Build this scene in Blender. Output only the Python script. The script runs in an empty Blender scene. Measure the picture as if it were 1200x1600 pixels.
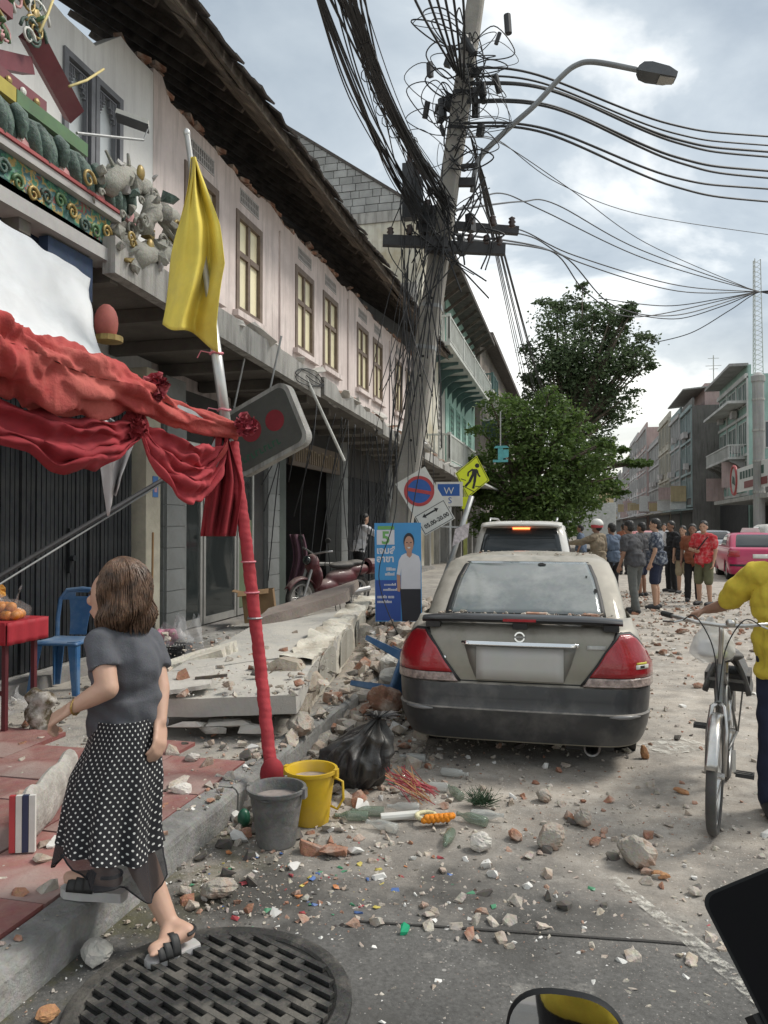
import bpy, bmesh, math, random
from mathutils import Vector, Matrix, Euler, noise
import numpy as np
R_ = math.radians
rnd = random.Random(7)
SC = bpy.context.scene
COL = SC.collection
# ------------------------------------------------------------------ camera
F_PX, EYE, VPX, VPY = 1202.0, 1.62, 898.0, 823.0
YAW = math.atan((VPX - 600) / F_PX)
PIT = math.atan((VPY - 800) / math.hypot(F_PX, VPX - 600))
cam_d = bpy.data.cameras.new('camera'); cam = bpy.data.objects.new('camera', cam_d); COL.objects.link(cam)
cam.location = (0, 0, EYE)
cam.rotation_euler = Euler((math.pi / 2 + PIT, 0, YAW), 'XYZ')
cam_d.sensor_fit = 'VERTICAL'; cam_d.sensor_height = 24.0; cam_d.lens = 24.0 * F_PX / 1600.0
cam_d.clip_start = 0.05; cam_d.clip_end = 3000
SC.camera = cam
# ------------------------------------------------------------------ sky, sun, exposure
SUN_EL, SUN_AZ = R_(50), R_(62)          # azimuth measured from +Y (down the street) towards +X
world = bpy.data.worlds.new('World'); SC.world = world; world.use_nodes = True
wt = world.node_tree; wt.nodes.clear()
def wn(t, **k):
 n = wt.nodes.new(t)
 for a, b in k.items(): setattr(n, a, b)
 return n
w_out = wn('ShaderNodeOutputWorld'); w_bg = wn('ShaderNodeBackground'); w_bg.inputs['Strength'].default_value = 0.10
w_sky = wn('ShaderNodeTexSky', sky_type='NISHITA', sun_disc=False, sun_elevation=SUN_EL, sun_rotation=SUN_AZ, air_density=1.0, dust_density=2.0)
w_tc = wn('ShaderNodeTexCoord'); w_sep = wn('ShaderNodeSeparateXYZ')
wt.links.new(w_tc.outputs['Generated'], w_sep.inputs[0])
# cloud layer: project the view direction on a flat deck so that clouds flatten towards the horizon
w_add = wn('ShaderNodeMath', operation='ADD'); w_add.inputs[1].default_value = 0.22
wt.links.new(w_sep.outputs['Z'], w_add.inputs[0])
w_mx = wn('ShaderNodeMath', operation='MAXIMUM'); w_mx.inputs[1].default_value = 0.05
wt.links.new(w_add.outputs[0], w_mx.inputs[0])
w_dx = wn('ShaderNodeMath', operation='DIVIDE'); w_dy = wn('ShaderNodeMath', operation='DIVIDE')
wt.links.new(w_sep.outputs['X'], w_dx.inputs[0]); wt.links.new(w_mx.outputs[0], w_dx.inputs[1])
wt.links.new(w_sep.outputs['Y'], w_dy.inputs[0]); wt.links.new(w_mx.outputs[0], w_dy.inputs[1])
w_cb = wn('ShaderNodeCombineXYZ'); wt.links.new(w_dx.outputs[0], w_cb.inputs[0]); wt.links.new(w_dy.outputs[0], w_cb.inputs[1])
w_cb.inputs[2].default_value = 3.7
w_n1 = wn('ShaderNodeTexNoise'); w_n1.inputs['Scale'].default_value = 1.55; w_n1.inputs['Detail'].default_value = 7; w_n1.inputs['Roughness'].default_value = 0.55; w_n1.inputs['Distortion'].default_value = 0.35
wt.links.new(w_cb.outputs[0], w_n1.inputs['Vector'])
w_r1 = wn('ShaderNodeValToRGB'); e = w_r1.color_ramp.elements
e[0].position = 0.36; e[0].color = (2.45, 2.85, 3.2, 1); e[1].position = 0.66; e[1].color = (8.8, 8.7, 8.3, 1)
em = w_r1.color_ramp.elements.new(0.50); em.color = (3.6, 4.0, 4.25, 1)
wt.links.new(w_n1.outputs['Fac'], w_r1.inputs[0])
w_mr = wn('ShaderNodeMapRange', interpolation_type='SMOOTHSTEP'); w_mr.inputs['From Min'].default_value = 0.30; w_mr.inputs['From Max'].default_value = 0.02; w_mr.inputs['To Max'].default_value = 0.55
wt.links.new(w_sep.outputs['Z'], w_mr.inputs['Value']); w_hz = wn('ShaderNodeMix', data_type='RGBA'); w_hz.inputs['B'].default_value = (8.2, 7.7, 6.5, 1)
wt.links.new(w_mr.outputs[0], w_hz.inputs['Factor']); wt.links.new(w_r1.outputs[0], w_hz.inputs['A'])
w_mix = wn('ShaderNodeMix', data_type='RGBA'); w_mix.inputs['Factor'].default_value = 0.88
wt.links.new(w_sky.outputs[0], w_mix.inputs['A']); wt.links.new(w_hz.outputs['Result'], w_mix.inputs['B'])
wt.links.new(w_mix.outputs['Result'], w_bg.inputs['Color']); wt.links.new(w_bg.outputs[0], w_out.inputs[0])
sun_d = bpy.data.lights.new('sun', 'SUN'); sun_d.energy = 1.5; sun_d.angle = R_(16); sun_d.color = (1.0, 0.95, 0.87)
sun = bpy.data.objects.new('sun', sun_d); COL.objects.link(sun)
_s = Vector((math.sin(SUN_AZ) * math.cos(SUN_EL), math.cos(SUN_AZ) * math.cos(SUN_EL), math.sin(SUN_EL)))
sun.rotation_euler = (-_s).to_track_quat('-Z', 'Y').to_euler()
sun.location = (0, 0, 40)
SC.view_settings.view_transform = 'Standard'; SC.view_settings.look = 'None'
SC.view_settings.exposure = 0.90; SC.view_settings.gamma = 1.0; SC.view_settings.use_curve_mapping = False
SC.render.engine = 'CYCLES'
SC.cycles.use_denoising = True
SC.cycles.max_bounces = 6; SC.cycles.transparent_max_bounces = 12; SC.cycles.diffuse_bounces = 3
# ------------------------------------------------------------------ layout helper: a pixel of the survey photo to a place in the street
_Fw = Vector((-math.sin(YAW) * math.cos(PIT), math.cos(YAW) * math.cos(PIT), math.sin(PIT)))
_Rt = Vector((math.cos(YAW), math.sin(YAW), 0)); _Up = _Rt.cross(_Fw)
def at(px, py, X=None, Y=None, Z=None, d=None):
 v = _Fw + _Rt * ((px - 600) / F_PX) - _Up * ((py - 800) / F_PX)
 if X is not None: t = X / v.x
 elif Y is not None: t = Y / v.y
 elif Z is not None: t = (Z - EYE) / v.z
 else: t = d
 return Vector((0, 0, EYE)) + v * t
# ------------------------------------------------------------------ materials
MATS = {}
def mat(name, col, rough=0.8, metal=0.0, var=0.12, vs=6.0, bump=0.0, bs=40.0, dirt=None, dust=None, rand=0.0, spec=0.5,
  streak=None, alpha=None, emit=None, trans=0.0, coat=0.0, sub=None):
 """procedural surface: base colour with two scales of mottling; dirt=(colour, amount, scale) stain patches;
 dust=(colour, amount) lies on upward faces; streak=(colour, amount) rain streaks running down"""
 if name in MATS: return MATS[name]
 m = bpy.data.materials.new(name); m.use_nodes = True; MATS[name] = m
 t = m.node_tree; N = t.nodes; L = t.links; b = N['Principled BSDF']
 tc = N.new('ShaderNodeTexCoord')
 def nz(scale, detail=5, rough_=0.6, vec=None):
  n = N.new('ShaderNodeTexNoise'); n.inputs['Scale'].default_value = scale; n.inputs['Detail'].default_value = detail; n.inputs['Roughness'].default_value = rough_
  L.new(vec if vec is not None else tc.outputs['Object'], n.inputs['Vector']); return n
 def ramp(src, p0, p1, c0=(0, 0, 0, 1), c1=(1, 1, 1, 1)):
  r = N.new('ShaderNodeValToRGB'); r.color_ramp.elements[0].position = p0; r.color_ramp.elements[1].position = p1
  r.color_ramp.elements[0].color = c0; r.color_ramp.elements[1].color = c1; L.new(src, r.inputs[0]); return r
 def mix(fac, a, bb, blend='MIX'):
  x = N.new('ShaderNodeMix'); x.data_type = 'RGBA'; x.blend_type = blend
  for s, vv in ((x.inputs['Factor'], fac), (x.inputs['A'], a), (x.inputs['B'], bb)):
   if hasattr(vv, 'is_output'): L.new(vv, s)
   elif isinstance(vv, (int, float)): s.default_value = vv
   else: s.default_value = (*vv[:3], 1)
  return x.outputs['Result']
 c = tuple(col)
 n1 = nz(vs)
 lo = tuple(max(0, x * (1 - var)) for x in c); hi = tuple(min(1, x * (1 + var)) for x in c)
 r = ramp(n1.outputs['Fac'], 0.32, 0.68, (*lo, 1), (*hi, 1)); out = r.outputs[0]
 n2 = nz(vs * 9, 4)
 out = mix(min(0.5, var * 1.2), out, n2.outputs['Color'], 'SOFT_LIGHT') if var > 0.02 else out
 if rand:
  oi = N.new('ShaderNodeObjectInfo'); hs = N.new('ShaderNodeHueSaturation')
  mp = N.new('ShaderNodeMapRange'); mp.inputs['To Min'].default_value = 1 - rand; mp.inputs['To Max'].default_value = 1 + rand
  L.new(oi.outputs['Random'], mp.inputs['Value']); L.new(mp.outputs[0], hs.inputs['Value']); L.new(out, hs.inputs['Color']); out = hs.outputs[0]
 rough_in = None
 if streak:
  mpn = N.new('ShaderNodeMapping'); mpn.inputs['Scale'].default_value = (3.0, 3.0, 0.25); L.new(tc.outputs['Object'], mpn.inputs['Vector'])
  ns = nz(2.2, 6, 0.7, mpn.outputs[0]); rs = ramp(ns.outputs['Fac'], 0.47, 0.68)
  mu = N.new('ShaderNodeMath'); mu.operation = 'MULTIPLY'; mu.inputs[1].default_value = streak[1]; L.new(rs.outputs[0], mu.inputs[0])
  out = mix(mu.outputs[0], out, streak[0])
 if dirt:
  nd = nz(dirt[2], 7, 0.65); rd = ramp(nd.outputs['Fac'], 0.46, 0.62)
  mu = N.new('ShaderNodeMath'); mu.operation = 'MULTIPLY'; mu.inputs[1].default_value = dirt[1]; L.new(rd.outputs[0], mu.inputs[0])
  out = mix(mu.outputs[0], out, dirt[0])
 if dust:
  ge = N.new('ShaderNodeNewGeometry'); sp = N.new('ShaderNodeSeparateXYZ'); L.new(ge.outputs['Normal'], sp.inputs[0])
  ru = ramp(sp.outputs['Z'], 0.15, 0.8); nu = nz(7, 8, 0.7); r2 = ramp(nu.outputs['Fac'], 0.30, 0.62)
  mu = N.new('ShaderNodeMath'); mu.operation = 'MULTIPLY'; L.new(ru.outputs[0], mu.inputs[0]); L.new(r2.outputs[0], mu.inputs[1])
  m3 = N.new('ShaderNodeMath'); m3.operation = 'MULTIPLY'; m3.inputs[1].default_value = dust[1]; L.new(mu.outputs[0], m3.inputs[0])
  out = mix(m3.outputs[0], out, dust[0])
  mr = N.new('ShaderNodeMapRange'); mr.inputs['To Min'].default_value = rough; mr.inputs['To Max'].default_value = 0.95; L.new(m3.outputs[0], mr.inputs['Value'])
  L.new(mr.outputs[0], b.inputs['Roughness']); rough_in = True
 L.new(out, b.inputs['Base Color'])
 if not rough_in: b.inputs['Roughness'].default_value = rough
 b.inputs['Metallic'].default_value = metal
 if 'Specular IOR Level' in b.inputs: b.inputs['Specular IOR Level'].default_value = spec
 if trans: b.inputs['Transmission Weight'].default_value = trans
 if coat: b.inputs['Coat Weight'].default_value = coat; b.inputs['Coat Roughness'].default_value = 0.06
 if alpha is not None: b.inputs['Alpha'].default_value = alpha
 if emit: b.inputs['Emission Color'].default_value = (*emit[0], 1); b.inputs['Emission Strength'].default_value = emit[1]
 if bump:
  nb = nz(bs, 6, 0.65); bp = N.new('ShaderNodeBump'); bp.inputs['Strength'].default_value = bump; bp.inputs['Distance'].default_value = 0.02
  L.new(nb.outputs['Fac'], bp.inputs['Height']); L.new(bp.outputs[0], b.inputs['Normal'])
 return m
DUST = (0.46, 0.42, 0.36)
# ------------------------------------------------------------------ mesh builder
def org(p):
 v = Vector((0, 0, 0))
 while p is not None: v += p.location; p = p.parent
 return v
def rot3(x=0, y=0, z=0): return Euler((R_(x), R_(y), R_(z)), 'XYZ').to_matrix()
def frame(d):
 d = Vector(d).normalized(); a = Vector((0, 0, 1)) if abs(d.z) < 0.95 else Vector((1, 0, 0))
 u = d.cross(a).normalized(); return u, d.cross(u).normalized()
class MB:
 def __init__(s): s.v = []; s.f = []
 def add(s, vs, fs):
  o = len(s.v); s.v += [tuple(p) for p in vs]; s.f += [tuple(i + o for i in f) for f in fs]; return s
 def hexa(s, p):
  return s.add(p, [(3, 2, 1, 0), (4, 5, 6, 7), (0, 1, 5, 4), (1, 2, 6, 5), (2, 3, 7, 6), (3, 0, 4, 7)])
 def box(s, c, sz, m=None):
  c = Vector(c); hx, hy, hz = sz[0] / 2, sz[1] / 2, sz[2] / 2
  q = [Vector(a) for a in ((-hx, -hy, -hz), (hx, -hy, -hz), (hx, hy, -hz), (-hx, hy, -hz), (-hx, -hy, hz), (hx, -hy, hz), (hx, hy, hz), (-hx, hy, hz))]
  return s.hexa([c + (m @ a if m else a) for a in q])
 def bb(s, x0, x1, y0, y1, z0, z1): return s.box(((x0 + x1) / 2, (y0 + y1) / 2, (z0 + z1) / 2), (abs(x1 - x0), abs(y1 - y0), abs(z1 - z0)))
 def bar(s, p0, p1, w, h, up=None):
  """rectangular bar from p0 to p1: w across, h along up"""
  p0 = Vector(p0); p1 = Vector(p1); d = (p1 - p0).normalized(); up = Vector(up or (0, 0, 1))
  u = d.cross(up); u = u.normalized() if u.length > 1e-4 else frame(d)[0]; v = u.cross(d).normalized()
  u *= w / 2; v *= h / 2
  return s.hexa([p0 - u - v, p0 + u - v, p1 + u - v, p1 - u - v, p0 - u + v, p0 + u + v, p1 + u + v, p1 - u + v])
 def tube(s, pts, r, n=6, caps=True, closed=False):
  pts = [Vector(p) for p in pts]; k = len(pts); rr = r if isinstance(r, (list, tuple)) else [r] * k
  o = len(s.v); u = None
  for i, p in enumerate(pts):
   a = pts[(i + 1) % k] if (closed or i < k - 1) else p; b = pts[i - 1] if (closed or i > 0) else p
   d = (a - b); d = d.normalized() if d.length > 1e-9 else Vector((0, 0, 1))
   if u is None: u, _ = frame(d)
   else:
    u = u - d * u.dot(d); u = u.normalized() if u.length > 1e-6 else frame(d)[0]
   w = d.cross(u)
   for j in range(n):
    t = 2 * math.pi * j / n; s.v.append(tuple(p + (u * math.cos(t) + w * math.sin(t)) * rr[i]))
  for i in range(k if closed else k - 1):
   i2 = (i + 1) % k
   for j in range(n):
    j2 = (j + 1) % n; s.f.append((o + i * n + j, o + i * n + j2, o + i2 * n + j2, o + i2 * n + j))
  if caps and not closed:
   s.f.append(tuple(o + j for j in reversed(range(n)))); s.f.append(tuple(o + (k - 1) * n + j for j in range(n)))
  return s
 def cyl(s, p0, p1, r0, r1=None, n=12, caps=True): return s.tube([p0, p1], [r0, r0 if r1 is None else r1], n, caps)
 def lathe(s, prof, c=(0, 0, 0), n=20, m=None, capb=True, capt=False):
  c = Vector(c); o = len(s.v)
  for r, z in prof:
   for j in range(n):
    t = 2 * math.pi * j / n; q = Vector((r * math.cos(t), r * math.sin(t), z)); s.v.append(tuple(c + (m @ q if m else q)))
  for i in range(len(prof) - 1):
   for j in range(n):
    j2 = (j + 1) % n; s.f.append((o + i * n + j, o + i * n + j2, o + (i + 1) * n + j2, o + (i + 1) * n + j))
  if capb: s.f.append(tuple(o + j for j in reversed(range(n))))
  if capt: s.f.append(tuple(o + (len(prof) - 1) * n + j for j in range(n)))
  return s
 def prism(s, poly, o, u, v, w):
  """polygon in the plane (o; u, v), extruded by vector w"""
  o = Vector(o); u = Vector(u); v = Vector(v); w = Vector(w); n = len(poly)
  a = [o + u * x + v * y for x, y in poly]
  return s.add(a + [p + w for p in a], [tuple(reversed(range(n))), tuple(range(n, 2 * n))] + [(i, (i + 1) % n, n + (i + 1) % n, n + i) for i in range(n)])
 def grid(s, fn, nu, nv, thick=0.0):
  P = [[Vector(fn(i / nu, j / nv)) for j in range(nv + 1)] for i in range(nu + 1)]
  o = len(s.v)
  for i in range(nu + 1):
   for j in range(nv + 1): s.v.append(tuple(P[i][j]))
  q = lambda i, j: o + i * (nv + 1) + j
  for i in range(nu):
   for j in range(nv): s.f.append((q(i, j), q(i + 1, j), q(i + 1, j + 1), q(i, j + 1)))
  if thick:
   o2 = len(s.v)
   for i in range(nu + 1):
    for j in range(nv + 1):
     a = P[min(i + 1, nu)][j] - P[max(i - 1, 0)][j]; b = P[i][min(j + 1, nv)] - P[i][max(j - 1, 0)]
     nn = a.cross(b); nn = nn.normalized() if nn.length > 1e-12 else Vector((0, 0, 1)); s.v.append(tuple(P[i][j] - nn * thick))
   q2 = lambda i, j: o2 + i * (nv + 1) + j
   for i in range(nu):
    for j in range(nv): s.f.append((q2(i, j), q2(i, j + 1), q2(i + 1, j + 1), q2(i + 1, j)))
   for i in range(nu):
    s.f.append((q(i, 0), q2(i, 0), q2(i + 1, 0), q(i + 1, 0))); s.f.append((q(i, nv), q(i + 1, nv), q2(i + 1, nv), q2(i, nv)))
   for j in range(nv):
    s.f.append((q(0, j), q(0, j + 1), q2(0, j + 1), q2(0, j))); s.f.append((q(nu, j), q2(nu, j), q2(nu, j + 1), q(nu, j + 1)))
  return s
 def ell(s, c, r, m=None, nu=12, nv=8):
  c = Vector(c); r = r if isinstance(r, (tuple, list)) else (r, r, r)
  o = len(s.v)
  def P(a, b):
   q = Vector((r[0] * math.sin(b) * math.cos(a), r[1] * math.sin(b) * math.sin(a), r[2] * math.cos(b))); return tuple(c + (m @ q if m else q))
  s.v.append(P(0, 0))
  for j in range(1, nv):
   for i in range(nu): s.v.append(P(2 * math.pi * i / nu, math.pi * j / nv))
  s.v.append(P(0, math.pi)); e = len(s.v) - 1
  for i in range(nu):
   i2 = (i + 1) % nu
   s.f.append((o, o + 1 + i, o + 1 + i2)); s.f.append((e, o + 1 + (nv - 2) * nu + i2, o + 1 + (nv - 2) * nu + i))
   for j in range(nv - 2): s.f.append((o + 1 + j * nu + i, o + 1 + (j + 1) * nu + i, o + 1 + (j + 1) * nu + i2, o + 1 + j * nu + i2))
  return s
 def capsule(s, p0, r0, p1, r1, n=12):
  p0 = Vector(p0); p1 = Vector(p1); d = (p1 - p0); L = d.length; d = d.normalized() if L > 1e-6 else Vector((0, 0, 1))
  pts = []; rr = []
  for k in (85, 60, 30): pts.append(p0 - d * r0 * math.sin(R_(k))); rr.append(r0 * math.cos(R_(k)))
  pts.append(p0); rr.append(r0); pts.append(p1); rr.append(r1)
  for k in (30, 60, 85): pts.append(p1 + d * r1 * math.sin(R_(k))); rr.append(r1 * math.cos(R_(k)))
  return s.tube(pts, rr, n)
 def chunk(s, c, sz, rg, n=11, m=None):
  """an angular broken lump: convex hull of random points in a box"""
  c = Vector(c); V, Fc = hull(rg, n); m = m or Euler((rg.uniform(0, 6.3), rg.uniform(0, 6.3), rg.uniform(0, 6.3))).to_matrix()
  return s.add([c + m @ Vector((p[0] * sz[0], p[1] * sz[1], p[2] * sz[2])) for p in V], Fc)
 def mesh(s, name, material, off=None, smooth=False):
  me = bpy.data.meshes.new(name); vs = s.v
  if off is not None and off.length > 0: vs = [(a - off.x, b - off.y, c - off.z) for a, b, c in s.v]
  me.from_pydata(vs, [], s.f)
  if material: me.materials.append(material)
  me.update()
  if smooth: me.shade_smooth()
  return me
 def build(s, name, material, parent=None, smooth=False, loc=None, sharp=None):
  off = org(parent) if parent is not None else Vector(loc or (0, 0, 0))
  me = s.mesh(name, material, off, smooth or sharp is not None)
  if sharp is not None: me.set_sharp_from_angle(angle=R_(sharp))
  o = bpy.data.objects.new(name, me); COL.objects.link(o)
  if parent is not None: o.parent = parent
  elif loc is not None: o.location = loc
  return o
_hulls = {}
def hull(rg, n):
 k = (n, rg.randrange(40))
 if k not in _hulls:
  r2 = random.Random(k[1] * 31 + n); bm = bmesh.new()
  for i in range(n):
   p = Vector((r2.uniform(-1, 1), r2.uniform(-1, 1), r2.uniform(-1, 1))); mx = max(abs(p.x), abs(p.y), abs(p.z)); p *= (0.5 / mx) * r2.uniform(0.78, 1.0)
   bm.verts.new(p)
  res = bmesh.ops.convex_hull(bm, input=bm.verts[:])
  bmesh.ops.delete(bm, geom=[g for g in res['geom_interior'] if isinstance(g, bmesh.types.BMVert)], context='VERTS')
  bm.verts.ensure_lookup_table(); bm.verts.index_update()
  _hulls[k] = ([v.co.copy() for v in bm.verts], [tuple(v.index for v in f.verts) for f in bm.faces]); bm.free()
 return _hulls[k]
def tag(o, label=None, cat=None, group=None, kind=None):
 if label: o['label'] = label
 if cat: o['category'] = cat
 if group: o['group'] = group
 if kind: o['kind'] = kind
 return o
def empty(name, loc=(0, 0, 0), label=None, cat=None, group=None):
 o = bpy.data.objects.new(name, None); o.empty_display_size = 0.2; COL.objects.link(o); o.location = loc; return tag(o, label, cat, group)
def inst(name, me, loc, parent=None, rot=(0, 0, 0), scale=(1, 1, 1)):
 o = bpy.data.objects.new(name, me); COL.objects.link(o); off = org(parent) if parent is not None else Vector((0, 0, 0))
 o.location = Vector(loc) - off; o.rotation_euler = rot; o.scale = scale
 if parent is not None: o.parent = parent
 return o
def copy_tree(o, parent=None):
 c = o.copy(); COL.objects.link(c)
 if parent is not None: c.parent = parent
 for ch in list(o.children): copy_tree(ch, c)
 return c
_TMP = bpy.data.scenes.new('scratch')
def evaluated(ob):
 _TMP.collection.objects.link(ob); vl = _TMP.view_layers[0]; vl.update(); me = bpy.data.meshes.new_from_object(ob.evaluated_get(vl.depsgraph)); return me
def textmb(s, o, u, v, size, w, font_w=0.0, align='LEFT', mbuild=None):
 """lettering as thin solid letters: o origin, u reading direction, v up, w extrusion vector"""
 cu = bpy.data.curves.new('t', 'FONT'); cu.body = s; cu.size = size; cu.align_x = align; cu.offset = font_w; cu.resolution_u = 3
 ob = bpy.data.objects.new('t', cu); me = evaluated(ob)
 o = Vector(o); u = Vector(u).normalized(); v = Vector(v).normalized()
 mb = mbuild or MB(); vs = [o + u * p.co.x + v * p.co.y + Vector(w) for p in me.vertices]
 mb.add(vs, [tuple(p.vertices) for p in me.polygons])
 bpy.data.objects.remove(ob); bpy.data.curves.remove(cu); bpy.data.meshes.remove(me)
 return mb
def remesh(mb, name, material, voxel, parent=None, smooth_it=6, factor=0.5, disp=None):
 """fuse overlapping lumps into one continuous skin"""
 off = org(parent) if parent is not None else Vector((0, 0, 0))
 me = mb.mesh('tmp', None, off); ob = bpy.data.objects.new('tmp', me)
 a = ob.modifiers.new('r', 'REMESH'); a.mode = 'VOXEL'; a.voxel_size = voxel
 if smooth_it:
  b = ob.modifiers.new('s', 'SMOOTH'); b.iterations = smooth_it; b.factor = factor
 m2 = evaluated(ob)
 bpy.data.objects.remove(ob); bpy.data.meshes.remove(me)
 m2.name = name
 if disp:
  nn = [v.normal.copy() for v in m2.vertices]; cc = [v.co.copy() for v in m2.vertices]
  for v, c_, n_ in zip(m2.vertices, cc, nn): v.co = c_ + disp(c_ + off, n_)
  m2.update()
 m2.shade_smooth()
 if material: m2.materials.append(material)
 o = bpy.data.objects.new(name, m2); COL.objects.link(o)
 if parent is not None: o.parent = parent
 return o
def nz3(p, s=1.0): return noise.noise(Vector(p) * s)
# ================================================================== THE SETTING
KX = -1.83            # road face of the left kerb
PV = 0.16             # pavement height
m_asph = mat('far ground', (0.20, 0.19, 0.18), 0.95, vs=0.2, var=0.2)
g = MB().grid(lambda u, v: (-400 + 800 * u, -200 + 900 * v, -0.30), 8, 8).build('ground', m_asph); tag(g, kind='structure')
def road_material():
 m = bpy.data.materials.new('dusty concrete road'); m.use_nodes = True
 t = m.node_tree; N = t.nodes; L = t.links; b = N['Principled BSDF']
 tc = N.new('ShaderNodeTexCoord')
 def nz(s, d=6, r=0.6):
  n = N.new('ShaderNodeTexNoise'); n.inputs['Scale'].default_value = s; n.inputs['Detail'].default_value = d; n.inputs['Roughness'].default_value = r; L.new(tc.outputs['Object'], n.inputs['Vector']); return n.outputs['Fac']
 def ramp(src, stops):
  r = N.new('ShaderNodeValToRGB'); els = r.color_ramp.elements
  while len(els) < len(stops): els.new(0.5)
  for q, (p, c) in zip(els, stops): q.position = p; q.color = (*c, 1) if not isinstance(c, (int, float)) else (c, c, c, 1)
  L.new(src, r.inputs[0]); return r.outputs[0]
 def mth(op, a, c):
  n = N.new('ShaderNodeMath'); n.operation = op
  for i, q in enumerate((a, c)):
   if hasattr(q, 'is_output'): L.new(q, n.inputs[i])
   else: n.inputs[i].default_value = q
  return n.outputs[0]
 def mix(f, a, c, bl='MIX'):
  x = N.new('ShaderNodeMix'); x.data_type = 'RGBA'; x.blend_type = bl
  for s, q in ((x.inputs['Factor'], f), (x.inputs['A'], a), (x.inputs['B'], c)):
   if hasattr(q, 'is_output'): L.new(q, s)
   elif isinstance(q, (int, float)): s.default_value = q
   else: s.default_value = (*q, 1)
  return x.outputs['Result']
 sp = N.new('ShaderNodeSeparateXYZ'); L.new(tc.outputs['Object'], sp.inputs[0])
 base = ramp(nz(0.9), [(0.3, (0.07, 0.069, 0.066)), (0.7, (0.15, 0.146, 0.138))])
 grit = nz(55, 8, 0.75); base = mix(0.55, base, ramp(grit, [(0.30, 0.05), (0.70, 0.95)]), 'SOFT_LIGHT')
 # dust blown from the collapse: begins about four metres ahead and runs on down the street
 yy = mth('ADD', sp.outputs['Y'], mth('MULTIPLY', mth('SUBTRACT', nz(0.8), 0.5), 3.6))
 dm = N.new('ShaderNodeMapRange'); dm.interpolation_type = 'SMOOTHSTEP'; dm.inputs['From Min'].default_value = 2.9; dm.inputs['From Max'].default_value = 4.4; L.new(yy, dm.inputs['Value'])
 patch = ramp(nz(2.6, 8, 0.72), [(0.36, 0.42), (0.62, 1.0)])
 dcol = ramp(nz(4.5, 8, 0.7), [(0.3, (0.33, 0.29, 0.245)), (0.52, (0.44, 0.395, 0.34)), (0.7, (0.54, 0.50, 0.445))])
 dcol = mix(0.5, dcol, ramp(nz(140, 5, 0.8), [(0.32, 0.12), (0.68, 0.9)]), 'SOFT_LIGHT')
 col = mix(mth('MULTIPLY', dm.outputs[0], patch), base, dcol)
 # pale plaster powder splashes on the near road
 sm = ramp(nz(1.7, 9, 0.78), [(0.55, 0.0), (0.68, 0.6)]); col = mix(sm, col, (0.44, 0.42, 0.38))
 # dark damp stains near the kerb
 wet = ramp(nz(1.15, 6, 0.6), [(0.50, 0.0), (0.58, 0.85)])
 nr = N.new('ShaderNodeMapRange'); nr.inputs['From Min'].default_value = 4.6; nr.inputs['From Max'].default_value = 3.2; L.new(sp.outputs['Y'], nr.inputs['Value'])
 wm = mth('MULTIPLY', wet, nr.outputs[0]); col = mix(wm, col, (0.055, 0.053, 0.048))
 # mossy seam by the kerb
 mr = N.new('ShaderNodeMapRange'); mr.inputs['From Min'].default_value = -1.25; mr.inputs['From Max'].default_value = -1.8; L.new(sp.outputs['X'], mr.inputs['Value'])
 mo = mth('MULTIPLY', mr.outputs[0], ramp(nz(3.3, 6, 0.7), [(0.45, 0.0), (0.6, 0.85)])); col = mix(mo, col, (0.10, 0.095, 0.045))
 # fine grit: loose specks of plaster, brick and dark stone at two sizes
 for sc, thr, amt in ((30, 0.30, 1.0), (85, 0.34, 1.0)):
  vo = N.new('ShaderNodeTexVoronoi'); vo.inputs['Scale'].default_value = sc; L.new(tc.outputs['Object'], vo.inputs['Vector'])
  sc_ = N.new('ShaderNodeSeparateColor'); L.new(vo.outputs['Color'], sc_.inputs[0]); hit = mth('MULTIPLY', mth('LESS_THAN', vo.outputs['Distance'], mth('MULTIPLY', sc_.outputs[1], thr)), mth('GREATER_THAN', sc_.outputs[2], 0.45))
  hit = mth('MULTIPLY', hit, mth('ADD', mth('MULTIPLY', dm.outputs[0], 0.6), 0.35))
  col = mix(hit, col, ramp(sc_.outputs[0], [(0.0, (0.09, 0.08, 0.07)), (0.25, (0.30, 0.27, 0.23)), (0.5, (0.50, 0.47, 0.42)), (0.75, (0.34, 0.17, 0.11)), (0.85, (0.66, 0.64, 0.60))]))
 L.new(col, b.inputs['Base Color'])
 rr = N.new('ShaderNodeMapRange'); rr.inputs['To Min'].default_value = 0.93; rr.inputs['To Max'].default_value = 0.42; L.new(wm, rr.inputs['Value']); L.new(rr.outputs[0], b.inputs['Roughness'])
 bp = N.new('ShaderNodeBump'); bp.inputs['Strength'].default_value = 0.55; bp.inputs['Distance'].default_value = 0.012
 L.new(mth('ADD', grit, mth('MULTIPLY', nz(9, 6, 0.7), 1.2)), bp.inputs['Height']); L.new(bp.outputs[0], b.inputs['Normal'])
 return m
m_road = road_material()
GC = at(330, 1572, Z=0); GR = 0.475         # drain cover centre, radius
def road_mesh():
 bm = bmesh.new()
 xs = [KX + 0.0 + i * (9.3 - KX) / 60 for i in range(61)]; ys = [-6 + 0.25 * i for i in range(80)] + [14 + 2 * i for i in range(20)] + [54 + 12 * i for i in range(26)]
 rows = []
 for y in ys:
  rows.append([bm.verts.new((x, y, 0.012 * nz3((x, y, 0), 0.5))) for x in xs])
 for i in range(len(ys) - 1):
  for j in range(60): bm.faces.new((rows[i][j], rows[i][j + 1], rows[i + 1][j + 1], rows[i + 1][j]))
 me = bpy.data.meshes.new('road'); bm.to_mesh(me); bm.free(); me.materials.append(m_road); me.shade_smooth(); return me
road = bpy.data.objects.new('road', road_mesh()); COL.objects.link(road); tag(road, kind='structure')
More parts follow.
